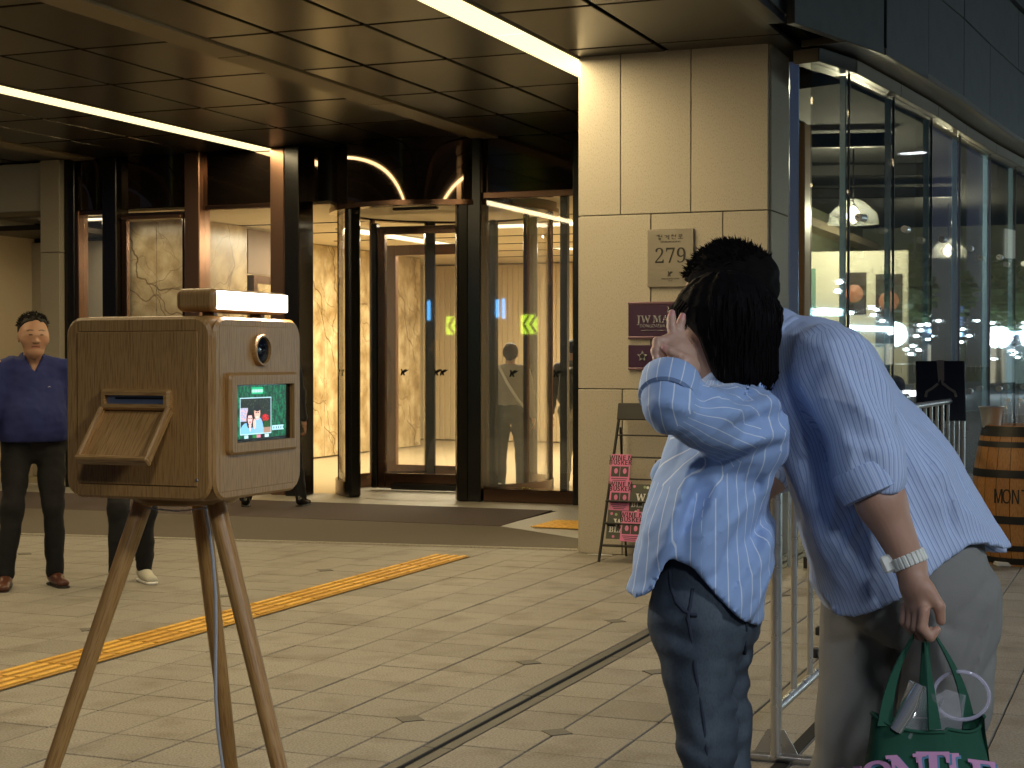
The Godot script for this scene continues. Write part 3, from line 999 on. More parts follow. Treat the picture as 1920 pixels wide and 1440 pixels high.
# ---------- stone pillar with its signs ----------
func pillar():
	var t := thing("stone_pillar", "large square pillar clad in beige stone panels with house number sign", "pillar")
	part("core", bbox(Vector3(1.38, 3.68, 0.56), 0.0), M.joint, t, Vector3(-3.332, 1.84, -11.71))
	var rows := [[0.0, 1.224, [-4.041, -3.708, -3.17, -2.623]], [1.224, 2.505, [-4.041, -3.491, -2.953, -2.623]], [2.505, 3.69, [-4.041, -3.724, -3.19, -2.623]]]
	for r in rows:
		for i in 3:
			var x0: float = r[2][i]; var x1: float = r[2][i + 1]
			part("stone_panel", bbox(Vector3(x1 - x0 - 0.007, r[1] - r[0] - 0.007, 0.04), 0.003), M["stone%d" % rng.randi_range(0, 2)], t, Vector3((x0 + x1) / 2, (r[0] + r[1]) / 2, -11.42 + rng.randf_range(-0.0015, 0.0015)))
		for s in [-4.05, -2.628]:
			part("stone_panel", bbox(Vector3(0.035, r[1] - r[0] - 0.007, 0.57), 0.003), M.stone1, t, Vector3(s, (r[0] + r[1]) / 2, -11.73))
	# brass number plate
	var b := thing("number_plate", "brushed brass plate reading 279 on the stone pillar", "sign", Vector3(-3.335, 2.178, -11.385))
	part("plate", bbox(Vector3(0.346, 0.42, 0.022), 0.003), M.brass, b)
	part("number", letters("279", 0.105, 0.004, "Droid Serif"), M.letter, b, Vector3(0, 0.015, 0.012))
	var hg := st()   # the street name in Hangul, stroke by stroke (unit boxes)
	var gl := [
		[[0.3, 0.98, 0.4, 0.08], [0.15, 0.84, 0.7, 0.08, 0], [0.32, 0.7, 0.08, 0.3, -0.6], [0.5, 0.7, 0.08, 0.3, 0.6], [0.9, 0.75, 0.08, 0.55], [0.76, 0.72, 0.22, 0.07], [0.5, 0.2, 0.42, 0.36, -1]],
		[[0.3, 0.85, 0.44, 0.08], [0.46, 0.62, 0.08, 0.5, -0.35], [0.64, 0.6, 0.2, 0.07], [0.76, 0.5, 0.08, 0.85], [0.94, 0.5, 0.08, 1.0]],
		[[0.3, 0.98, 0.3, 0.08], [0.3, 0.84, 0.56, 0.08], [0.2, 0.7, 0.08, 0.3, -0.6], [0.4, 0.7, 0.08, 0.3, 0.6], [0.9, 0.75, 0.08, 0.55], [0.74, 0.72, 0.22, 0.07], [0.24, 0.25, 0.08, 0.3], [0.55, 0.12, 0.7, 0.08]],
		[[0.5, 0.95, 0.62, 0.08], [0.77, 0.84, 0.08, 0.2], [0.5, 0.74, 0.62, 0.08], [0.23, 0.63, 0.08, 0.2], [0.5, 0.52, 0.62, 0.08], [0.5, 0.35, 0.08, 0.24], [0.5, 0.2, 0.95, 0.08]],
	]
	for g in 4:
		for q in gl[g]:
			var p := Vector3(-0.1 + 0.052 * g + q[0] * 0.04, 0.133 + q[1] * 0.036, 0.0125)
			if q.size() > 4 and q[4] == -1:
				lathe_in(hg, [Vector2(0.006, -0.001), Vector2(0.009, -0.001), Vector2(0.009, 0.001), Vector2(0.006, 0.001)], 12, 0, TAU, p + Vector3(0, 0, 0))
				for k in 10:
					bbox_in(hg, p + Vector3(cos(TAU * k / 10), sin(TAU * k / 10), 0) * 0.007, Vector3(0.003, 0.005, 0.003), 0.0, Basis(Vector3.BACK, TAU * k / 10))
			else:
				bbox_in(hg, p, Vector3(maxf(q[2] * 0.04, 0.0035), maxf(q[3] * 0.036, 0.0035), 0.003), 0.0, Basis(Vector3.BACK, q[4] if q.size() > 4 else 0.0))
	part("street_name", hg.commit(), M.letter, b)
	part("small_print", letters("CHEONGGYECHEON-RO", 0.010, 0.002), M.letter, b, Vector3(0, 0.117, 0.012))
	part("emblem", emblem(), M.letter, b, Vector3(0, -0.115, 0.012), Basis.from_scale(Vector3(0.42, 0.55, 1)))
	part("small_print", letters("DONGDAEMUN SQUARE", 0.009, 0.002), M.letter, b, Vector3(0, -0.15, 0.012))
	part("small_print", letters("SEOUL", 0.008, 0.002), M.letter, b, Vector3(0, -0.166, 0.012))
	# purple hotel plates
	var s := thing("hotel_plate", "purple plaque with silver lettering below the number plate", "sign", Vector3(-3.33, 1.727, -11.385))
	part("plate", bbox(Vector3(0.65, 0.235, 0.02), 0.003), M.purple, s)
	for k in [-1, 1]:
		part("edge_strip", bbox(Vector3(0.654, 0.02, 0.026), 0.004), M.purple2, s, Vector3(0, k * 0.126, 0))
	part("emblem", emblem(), M.silver, s, Vector3(0.0, 0.078, 0.012), Basis.from_scale(Vector3(0.6, 0.6, 1)))
	part("hotel_name", letters("JW MARRIOTT", 0.05, 0.004, "Droid Serif", true), M.silver, s, Vector3(0.0, 0.008, 0.012))
	part("hotel_name", letters("DONGDAEMUN SQUARE SEOUL", 0.024, 0.003, "Droid Sans"), M.silver, s, Vector3(0.0, -0.04, 0.012))
	part("rule", bbox(Vector3(0.45, 0.003, 0.003), 0.0), M.silver, s, Vector3(0.0, -0.072, 0.0125))
	var r := thing("star_plate", "lower purple plaque with silver stars beneath the hotel name", "sign", Vector3(-3.33, 1.466, -11.385))
	part("plate", bbox(Vector3(0.65, 0.165, 0.02), 0.003), M.purple, r)
	part("edge_strip", bbox(Vector3(0.654, 0.018, 0.026), 0.004), M.purple2, r, Vector3(0, -0.092, 0))
	for k in 5:
		var star := []
		for q in 10:
			var rr := 0.042 if q % 2 == 0 else 0.02
			star.append(Vector2(sin(TAU * q / 10) * rr, cos(TAU * q / 10) * rr))
		part("star", prism(star, 0.008), M.silver, r, Vector3(-0.215 + 0.1075 * k, 0.0, 0.014))
		var pent := []
		for q in 5: pent.append(Vector2(sin(TAU * q / 5), cos(TAU * q / 5)) * 0.02)
		part("star_centre", prism(pent, 0.004), M.letter, r, Vector3(-0.215 + 0.1075 * k, 0.0, 0.0205))

# ---------- curved glass shopfront ----------
const SF := [Vector2(-2.42, -11.0), Vector2(-2.337, -11.45), Vector2(-2.18, -12.05), Vector2(-2.0, -13.25), Vector2(-1.86, -14.45), Vector2(-1.74, -15.65), Vector2(-1.6, -16.85), Vector2(-1.46, -18.0), Vector2(-1.3, -19.2), Vector2(-1.12, -20.4), Vector2(-0.9, -21.6)]

func storefront():
	var P := [Vector2(-2.337, -10.9), Vector2(-2.11, -11.70), Vector2(-1.973, -12.86), Vector2(-1.845, -14.08), Vector2(-1.755, -15.31), Vector2(-1.628, -16.77), Vector2(-1.49, -18.0), Vector2(-1.34, -19.2), Vector2(-1.17, -20.4), Vector2(-0.98, -21.6)]
	var t := thing("glass_shopfront", "curving row of tall glass panes of the restaurant right of the pillar", "shopfront")
	var H := 3.5
	for i in P.size() - 1:
		var a := Vector3(P[i].x, 0, P[i].y); var b := Vector3(P[i + 1].x, 0, P[i + 1].y)
		if i == 0: a = a.lerp(b, 0.3)
		var dir := (b - a).normalized()
		var len := (b - a).length()
		var bs := Basis(dir, Vector3.UP, dir.cross(Vector3.UP))
		var mid := (a + b) / 2
		part("pane", bbox(Vector3(len - 0.025, H - 0.1, 0.016), 0.0), M.glass2, t, mid + Vector3(0, H / 2 + 0.03, 0), bs)
		part("pane_edge", bbox(Vector3(0.01, H - 0.1, 0.018), 0.001), M.iron, t, b + Vector3(0, H / 2 + 0.03, 0), bs)
		part("glass_fin", bbox(Vector3(0.019, H - 0.12, 0.045), 0.002), M.fin_reflected_blue, t, b - bs.z * 0.045 + Vector3(0, H / 2 + 0.03, 0), bs)
		part("sill", bbox(Vector3(len - 0.004, 0.08, 0.1), 0.004), M.iron, t, mid + Vector3(0, 0.04, 0), bs)
		part("head_trim", bbox(Vector3(len - 0.004, 0.1, 0.2), 0.006), M.trim if i else M.soffit, t, mid + Vector3(0, H + 0.03, 0) - bs.z * 0.04, bs)
		part("soffit_trim", bbox(Vector3(len + 0.02, 0.05, 0.34), 0.004), M.trim if i else M.soffit, t, mid + Vector3(0, H + 0.115 + 0.0007 * i, 0) + bs.z * 0.10, bs)
		# bolted clamps on the fins
		for y: float in [2.45, 1.15]:
			part("clamp", tube([b - bs.z * -0.1 + Vector3(0, y, 0) - dir * 0.05, b - bs.z * -0.1 + Vector3(0, y, 0) + dir * 0.05], 0.028, 10), M.steel, t)
		# white marks stuck on the glass at eye height
		for k in 6:
			part("glass_mark", bbox(Vector3(0.014, 0.055, 0.002), 0.0), M.white, t, mid + dir * (-0.5 + 0.2 * k) * len * 0.8 + Vector3(0, 1.36, 0) - bs.z * 0.012, bs)
	M.mirror_edge = mat(0.5, 0.65, 0.8, 0.1, 0.85)
	part("edge_profile", bbox(Vector3(0.07, H, 0.05), 0.004), M.mirror_edge, t, Vector3(-2.40, H / 2, -11.2), Basis(Vector3.UP, 0.35))
	# dark cladding above
	var w := thing("upper_wall", "dark grey panelled wall above the glass shopfront", "wall")
	var off := 0.24
	for i in P.size() - 1:
		var a := Vector3(P[i].x, 0, P[i].y); var b := Vector3(P[i + 1].x, 0, P[i + 1].y)
		if i == 0: a += (a - b).normalized() * 0.5
		var dir := (b - a).normalized()
		var bs := Basis(dir, Vector3.UP, dir.cross(Vector3.UP))
		var mid := (a + b) / 2 + bs.z * off
		var len := (b - a).length()
		for k in 4:
			var hh := 0.70 if k == 0 else 1.2
			part("cladding_panel", bbox(Vector3(len - 0.008, hh - 0.008, 0.06), 0.004), M.clad, w, mid + Vector3(0, 3.94 if k == 0 else 3.69 + 1.2 * k, 0) - bs.z * rng.randf_range(-0.002, 0.002), bs)
	# along the street side of the canopy the same cladding comes forward
	for i in 7:
		for k in 4:
			var hh := 0.70 if k == 0 else 1.2
			part("cladding_panel", bbox(Vector3(0.06, hh - 0.008, 1.19), 0.004), M.clad, w, Vector3(-2.33, 4.03 if k == 0 else 3.78 + 1.2 * k, -9.95 + 1.2 * i))
	part("edge_trim", bbox(Vector3(0.12, 0.05, 9.0), 0.004), M.soffit, w, Vector3(-2.37, 3.655, -6.0))
	var uw := thing("upper_window", "dark window high in the panelled wall at the top right", "window", Vector3(-1.36, 5.62, -16.4))
	part("frame", frame(Vector2(1.3, 1.5), 0.06, 0.06), M.iron, uw, Vector3.ZERO, Basis(Vector3.UP, PI / 2 - 0.11))
	part("pane", bbox(Vector3(1.2, 1.4, 0.02), 0.0), M.fascia, uw, Vector3.ZERO, Basis(Vector3.UP, PI / 2 - 0.11))
	restaurant()

func restaurant():
	struct("restaurant_floor", bbox(Vector3(2.3, 0.04, 13.6), 0.0), M.floor_r, Vector3(-3.3, -0.024, -18.9))
	var t := thing("restaurant", "dim restaurant room with pale walls behind the shopfront glass", "room")
	var poly := [Vector2(-4.2, 12.5), Vector2(-2.6, 12.05), Vector2(-2.2, 11.9), Vector2(-2.06, 12.9), Vector2(-1.94, 14.1), Vector2(-1.84, 15.3), Vector2(-1.72, 16.8), Vector2(-1.58, 18.0), Vector2(-1.43, 19.2), Vector2(-1.26, 20.4), Vector2(-1.1, 21.6), Vector2(-1.1, 25.4), Vector2(-4.4, 25.4)]
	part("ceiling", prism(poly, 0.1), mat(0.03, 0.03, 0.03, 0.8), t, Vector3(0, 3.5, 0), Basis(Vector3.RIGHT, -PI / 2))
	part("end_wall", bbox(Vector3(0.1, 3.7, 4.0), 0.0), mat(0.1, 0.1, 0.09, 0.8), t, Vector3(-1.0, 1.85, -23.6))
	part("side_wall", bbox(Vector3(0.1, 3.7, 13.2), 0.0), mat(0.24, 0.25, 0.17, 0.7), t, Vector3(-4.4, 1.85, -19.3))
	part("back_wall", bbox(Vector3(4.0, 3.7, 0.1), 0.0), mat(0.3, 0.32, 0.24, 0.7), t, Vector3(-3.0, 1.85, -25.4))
	part("wood_column", bbox(Vector3(0.3, 3.7, 0.3), 0.01), mat(0.3, 0.17, 0.08, 0.5), t, Vector3(-3.0, 1.85, -13.9))
	for k in 3:
		part("ceiling_beam", bbox(Vector3(2.0, 0.12, 0.1), 0.01), M.iron, t, Vector3(-3.2, 3.36, -14.2 - 2.4 * k), Basis(Vector3.UP, 0.25))
	for k in 9:
		part("low_beige_board", bbox(Vector3(0.03, 1.2, 0.78), 0.006), mat(0.36, 0.35, 0.27, 0.7), t, Vector3(-2.62 + 0.13 * k, 0.6, -14.3 - 0.8 * k), Basis(Vector3.UP, -0.14))  # row of low beige boards just behind the panes
	# pale framed boards with pictures
	var b := thing("menu_board", "white framed screen with green panel and food pictures inside the restaurant", "board", Vector3(-3.12, 0, -16.4), 0.12)
	part("board_frame", bbox(Vector3(1.5, 1.35, 0.05), 0.01), mat(0.82, 0.8, 0.64, 0.5), b, Vector3(0, 1.85, 0))
	part("green_panel", bbox(Vector3(0.52, 0.75, 0.02), 0.004), mat(0.20, 0.36, 0.28, 0.6), b, Vector3(-0.42, 1.98, 0.03))
	part("picture", bbox(Vector3(0.24, 0.42, 0.012), 0.002), mat(0.05, 0.035, 0.03, 0.5), b, Vector3(0.22, 2.1, 0.03))
	part("picture", bbox(Vector3(0.26, 0.72, 0.012), 0.002), mat(0.06, 0.05, 0.045, 0.5), b, Vector3(0.56, 1.93, 0.03))
	part("picture", bbox(Vector3(0.22, 0.34, 0.012), 0.002), mat(0.06, 0.06, 0.05, 0.5), b, Vector3(0.1, 1.6, 0.03))
	for q in [[0.22, 2.1, 0.09], [0.56, 2.02, 0.10], [0.1, 1.62, 0.08]]:
		part("dish", lathe([Vector2(q[2], 0.0), Vector2(q[2] * 0.6, 0.012), Vector2(0, 0.014)], 16), mat(0.5, 0.22, 0.14, 0.5), b, Vector3(q[0], q[1], 0.036), Basis(Vector3.RIGHT, PI / 2))
	for s: float in [-0.68, 0.68]:
		part("leg", bbox(Vector3(0.05, 1.2, 0.05), 0.006), M.white, b, Vector3(s, 0.6, 0))
	# pendant lamps, placed to light the menu board and the room
	var sp := [Vector3(-2.75, 2.72, -15.5), Vector3(-2.7, 2.7, -18.8), Vector3(-2.6, 2.75, -21.5)]
	for i in [0, 2]:
		var l := thing("pendant_lamp", ["glass pendant lamp hanging nearest inside the restaurant", "glass pendant lamp hanging midway inside the restaurant", "glass pendant lamp hanging deepest inside the restaurant"][i], "pendant lamp", sp[i], 0.0, "restaurant pendants")
		part("cord", tube([Vector3(0, 0.2, 0), Vector3(0, 0.95, 0)], 0.008, 6), M.iron, l)
		part("shade", lathe([Vector2(0.24, 0.0), Vector2(0.22, 0.1), Vector2(0.12, 0.2), Vector2(0.03, 0.24)], 24), M.glass, l)
		part("bulb", lathe([Vector2(0.0, 0.0), Vector2(0.06, 0.04), Vector2(0.07, 0.09), Vector2(0.03, 0.16), Vector2(0.0, 0.18)], 14), lamp_mat(1.0, 0.9, 0.6, 5.0), l)
		var o := OmniLight3D.new()
		o.name = "pendant_light"
		o.light_color = lin(1.0, 0.96, 0.62)
		o.light_energy = 2.2
		o.light_size = 0.08
		o.omni_range = 30.0
		o.omni_attenuation = 2.0
		o.shadow_enabled = true
		l.add_child(o)
		o.position = Vector3(0, 0.08, 0)
	for k in 2:
		var g := thing("round_table", ["small round restaurant table nearest the glass", "small round restaurant table farther in"][k], "table", Vector3(-2.5 + 0.25 * k, 0, -14.9 - 2.6 * k), 0.0, "restaurant tables")
		part("tabletop", lathe([Vector2(0.34, 0.70), Vector2(0.35, 0.71), Vector2(0.35, 0.73), Vector2(0.0, 0.735)], 28), M.wood_wall, g)
		part("leg", lathe([Vector2(0.22, 0.0), Vector2(0.2, 0.02), Vector2(0.03, 0.05), Vector2(0.03, 0.70)], 16), M.iron, g)
	for s in [1, 2, 3]:
		var g := thing("wine_glass", ["clear wine glass nearest on the restaurant table", "clear wine glass in the middle of the restaurant table", "clear wine glass at the far side of the restaurant table"][s - 1], "glass", Vector3(-2.62 + 0.1 * s, 0.737, -15.02 + 0.09 * s), 0.0, "glasses on the table")
		part("bowl", lathe([Vector2(0.03, 0.0), Vector2(0.004, 0.008), Vector2(0.004, 0.09), Vector2(0.04, 0.13), Vector2(0.036, 0.2)], 16), M.glass, g)

# ---------- across and along the street: out of view, placed for the glass to mirror ----------
func street_side():
	var wm := [lamp_mat(1.0, 0.85, 0.55, 0.25), lamp_mat(0.75, 0.95, 1.0, 0.3), lamp_mat(0.2, 0.4, 1.0, 0.5), lamp_mat(0.9, 1.0, 0.8, 0.2)]
	var wl := [lamp_mat(0.9, 0.8, 0.5, 0.5), lamp_mat(0.3, 0.6, 0.5, 0.12), lamp_mat(0.6, 0.9, 0.9, 0.25)]
	for b in 5:
		var t := thing("offscreen_shop_building", ["dark shop building out of view across the road opposite the pillar", "dark shop building with a cyan sign out of view across the road", "narrow dark building out of view across the road", "tall dark building out of view far along the road", "dark building out of view at the end of the road"][b], "building", Vector3(20.0 + 1.5 * (b % 2), 0, -14.0 - 17.0 * b), 0.0, "buildings across the road")
		var hh: float = [14.0, 18.0, 11.0, 24.0, 16.0][b]
		part("wall", bbox(Vector3(8.0, hh, 16.4), 0.02), mat(0.06, 0.06, 0.065, 0.8), t, Vector3(4.0, hh / 2, 0))
		for f in int(hh / 3.5):
			for k in 5:
				if rng.randf() < 0.55:
					part("window", bbox(Vector3(0.06, 1.5, 1.9), 0.01), wm[rng.randi_range(0, 3)] if rng.randf() < 0.6 else M.fascia, t, Vector3(-0.02, 2.4 + 3.4 * f + 1.6, -6.4 + 3.2 * k))
		for k in 6:
			part("shop_window", bbox(Vector3(0.08, 1.9, 1.9), 0.01), wl[(b + k) % 3], t, Vector3(-0.03, 1.15, -5.5 + 2.2 * k))
		part("offscreen_lit_sign", bbox(Vector3(0.2, 0.2, 13.0), 0.02), [lamp_mat(0.5, 0.9, 1.0, 8.0), lamp_mat(0.45, 0.92, 1.0, 14.0), lamp_mat(0.8, 1.0, 0.95, 16.0), lamp_mat(0.6, 0.95, 1.0, 16.0), lamp_mat(0.3, 0.6, 1.0, 10.0)][b], t, Vector3(-0.15, 2.75, 0))  # sign out of view, bright so it streaks across the shopfront glass
	street_trees()
	for k in 5:  # cars out of view, headlights placed to glint in the shopfront panes
		var c := thing("offscreen_car", ["dark saloon car out of view at the kerb beside the shopfront", "second car out of view in the row at the kerb", "third car out of view in the row at the kerb", "fourth car out of view in the row at the kerb", "farthest car out of view in the row at the kerb"][k], "car", Vector3(8.6, -0.11, -17.0 - 6.4 * k), 0.0, "cars along the kerb")
		var prof := [Vector2(-2.2, 0.35), Vector2(2.2, 0.35), Vector2(2.25, 0.75), Vector2(1.5, 0.95), Vector2(0.8, 1.4), Vector2(-0.9, 1.42), Vector2(-1.7, 1.0), Vector2(-2.25, 0.9)]
		part("body", prism(prof, 1.75), mat(0.05, 0.05, 0.06, 0.25), c, Vector3.ZERO, Basis(Vector3.UP, -PI / 2))
		part("window", prism([Vector2(1.3, 0.98), Vector2(0.72, 1.34), Vector2(-0.85, 1.36), Vector2(-1.5, 1.0)], 1.77), M.fascia, c, Vector3.ZERO, Basis(Vector3.UP, -PI / 2))
		for x: float in [-0.8, 0.8]:
			for z: float in [-1.35, 1.35]:
				part("wheel", lathe([Vector2(0.0, -0.1), Vector2(0.32, -0.1), Vector2(0.32, 0.1), Vector2(0.0, 0.1)], 20), M.iron, c, Vector3(x, 0.32, z), Basis(Vector3.BACK, PI / 2))
			part("headlight", bbox(Vector3(0.32, 0.14, 0.06), 0.02), lamp_mat(0.9, 0.97, 1.0, 14.0), c, Vector3(x * 0.8, 0.68, 2.24))

func street_trees():
	# street trees out of view, strung lamps placed to sparkle in the shopfront glass
	var leaf := [mat(0.05, 0.11, 0.03, 0.6), mat(0.07, 0.13, 0.04, 0.6)]
	for k in 6:
		var t := thing("offscreen_street_tree", ["street tree out of view across the road nearest the crossing", "second street tree out of view across the road", "third street tree out of view across the road", "fourth street tree out of view across the road", "fifth street tree out of view across the road", "farthest street tree out of view across the road"][k], "tree", Vector3(16.6, 0, -18.0 - 11.0 * k), 0.0, "street trees across the road")
		part("trunk", lathe([Vector2(0.17, 0.0), Vector2(0.12, 1.2), Vector2(0.08, 3.4)], 10), mat(0.05, 0.035, 0.025, 0.9), t)
		var s := st()
		for i in 900:
			var d := Vector3(rng.randfn(), rng.randfn() * 0.9, rng.randfn()).normalized() * pow(rng.randf(), 0.4)
			var p := Vector3(d.x * 2.0, 4.3 + d.y * 1.7, d.z * 2.3)
			var b := Basis.from_euler(Vector3(rng.randf_range(0, TAU), rng.randf_range(0, TAU), 0)) * rng.randf_range(0.14, 0.3)
			quad(s, p - b.x - b.y * 0.5, p + b.x - b.y * 0.5, p + b.x * 0.6 + b.y * 0.6, p - b.x * 0.6 + b.y * 0.6, b.z)
		part("crown", s.commit(), leaf[k % 2], t).set_meta("kind", "stuff")
		var g := thing("offscreen_light_string", ["string of small white lamps out of view in the nearest street tree", "string of small lamps out of view in the second street tree", "string of small lamps out of view in the third street tree", "string of small lamps out of view in the fourth street tree", "string of small lamps out of view in the fifth street tree", "string of small lamps out of view in the farthest street tree"][k], "string lights", Vector3(16.6, 0, -18.0 - 11.0 * k), 0.0, "string lights in the trees")
		var cord := []
		var bs := st()
		for i in 30:
			var a := i * 0.9
			var p := Vector3(cos(a) * (0.7 + 0.05 * i), 1.5 + 0.06 * i + 0.2 * sin(i * 2.3), sin(a) * (0.9 + 0.05 * i) * 1.3)
			cord.append(p)
			bbox_in(bs, p, Vector3(0.09, 0.09, 0.09), 0.02)
		part("cord", tube(cord, 0.01, 4), M.iron, g)
		part("bulb_row", bs.commit(), lamp_mat(0.75, 0.95, 1.0, [60.0, 40.0, 70.0, 60.0, 50.0, 50.0][k]), g).set_meta("kind", "stuff")
		var o := OmniLight3D.new()
		o.name = "string_light"
		o.light_color = lin(0.75, 0.95, 1.0)
		o.light_energy = 5.0
		o.light_size = 0.5
		o.omni_range = 30.0
		o.omni_attenuation = 2.0
		o.shadow_enabled = true
		g.add_child(o)
		o.position = Vector3(0, 2.4, 0)
	chevron_sign()

func chevron_sign():
	# lit road signs on the far side, seen only as reflections in the side panel
	var t := thing("chevron_sign", "yellow green lit chevron road sign mirrored in the glass side panel", "road sign", Vector3(-15.6, 0, 9.7))
	part("pole", tube([Vector3(0, 0, 0.05), Vector3(0, 2.1, 0.05)], 0.03, 8), M.iron, t)
	part("lit_sign_panel", bbox(Vector3(0.46, 0.5, 0.04), 0.004), lamp_mat(0.65, 1.0, 0.05, 7.0), t, Vector3(0, 2.35, 0))
	for k in 2:
		var x := -0.13 + 0.2 * k
		part("chevron", prism([Vector2(x + 0.1, 0.24), Vector2(x + 0.18, 0.24), Vector2(x + 0.02, 0.0), Vector2(x + 0.18, -0.24), Vector2(x + 0.1, -0.24), Vector2(x - 0.06, 0.0)], 0.01), M.void, t, Vector3(0.0, 2.35, -0.027))
	var n := thing("neon_sign", "two upright blue neon bars mirrored in the glass side panel", "neon sign", Vector3(-16.5, 0, 9.9))
	part("pole", tube([Vector3(0, 0, 0.08), Vector3(0, 2.7, 0.08)], 0.03, 8), M.iron, n)
	for k in 2:
		part("neon_tube", bbox(Vector3(0.09, 0.55 - 0.06 * k, 0.05), 0.02), lamp_mat(0.1, 0.45, 1.0, 11.0), n, Vector3(0.09 - 0.18 * k, 2.78, 0))

# ---------- wooden photo booth ----------
func rounded_box(hx: float, hy: float, hz: float, r: float, n := 6) -> Mesh:
	# box whose every edge is rounded: sphere patches pushed out to the corners
	var s := st()
	var k := n * 2
	var dirs := []
	var f := func(d: Vector3) -> Array:
		var q := d.normalized()
		var p := Vector3(signf(d.x) * (hx - r), signf(d.y) * (hy - r), signf(d.z) * (hz - r))
		return [p + q * r, q]
	for ax in 3:
		for sg: float in [-1.0, 1.0]:
			var g := []
			for i in k + 2:
				var row := []
				for j in k + 2:
					# the middle step jumps across the flat
					var u := tan((float(i if i <= n else i - 1) / k - 0.5) * PI / 2)
					var w := tan((float(j if j <= n else j - 1) / k - 0.5) * PI / 2)
					var d := Vector3.ZERO
					d[ax] = sg; d[(ax + 1) % 3] = u; d[(ax + 2) % 3] = w
					var e := d
					if absf(u) < 1e-6: e[(ax + 1) % 3] = -1e-9 if i <= n else 1e-9
					if absf(w) < 1e-6: e[(ax + 2) % 3] = -1e-9 if j <= n else 1e-9
					row.append(f.call(e))
				g.append(row)
			for i in k + 1:
				for j in k + 1:
					var a: Array = g[i][j]; var b: Array = g[i + 1][j]; var c: Array = g[i + 1][j + 1]; var d: Array = g[i][j + 1]
					tri3(s, a[0], b[0], c[0], a[1], b[1], c[1])
					tri3(s, a[0], c[0], d[0], a[1], c[1], d[1])
	return s.commit()

func ring_frame(w: float, h: float, bw: float, d: float, r: float, n := 5) -> Mesh:
	# flat frame with rounded corners in xy, rounded outer lip, depth d towards +z
	var s := st()
	var out := []; var inn := []; var nr := []
	for q in 4:
		var cx := (w / 2 - r) * (1.0 if q in [0, 3] else -1.0)
		var cy := (h / 2 - r) * (1.0 if q < 2 else -1.0)
		for i in n + 1:
			var a := PI / 2 * (q + float(i) / n)
			var e := Vector2(cos(a), sin(a))
			out.append(Vector2(cx, cy) + e * r); nr.append(e)
			var ri := maxf(r - bw, 0.0)
			var ic := Vector2((w / 2 - bw - ri) * signf(cx), (h / 2 - bw - ri) * signf(cy))
			inn.append(ic + e * ri)
	var m := out.size()
	var b := minf(0.006, bw * 0.4)
	for i in m:
		var j := (i + 1) % m
		var o0: Vector2 = out[i]; var o1: Vector2 = out[j]; var i0: Vector2 = inn[i]; var i1: Vector2 = inn[j]
		var n0 := Vector3(nr[i].x, nr[i].y, 0); var n1 := Vector3(nr[j].x, nr[j].y, 0)
		var oa := Vector3(o0.x, o0.y, 0); var ob := Vector3(o1.x, o1.y, 0)
		quad(s, oa, ob, ob + Vector3(0, 0, d - b), oa + Vector3(0, 0, d - b), n0 + n1)
		quad(s, oa + Vector3(0, 0, d - b), ob + Vector3(0, 0, d - b), ob - n1 * b + Vector3(0, 0, d), oa - n0 * b + Vector3(0, 0, d), n0 + n1 + Vector3(0, 0, 2))
		quad(s, oa - n0 * b + Vector3(0, 0, d), ob - n1 * b + Vector3(0, 0, d), Vector3(i1.x, i1.y, d), Vector3(i0.x, i0.y, d), Vector3(0, 0, 1))
		quad(s, Vector3(i0.x, i0.y, d), Vector3(i1.x, i1.y, d), Vector3(i1.x, i1.y, 0), Vector3(i0.x, i0.y, 0), -n0 - n1)
	return s.commit()

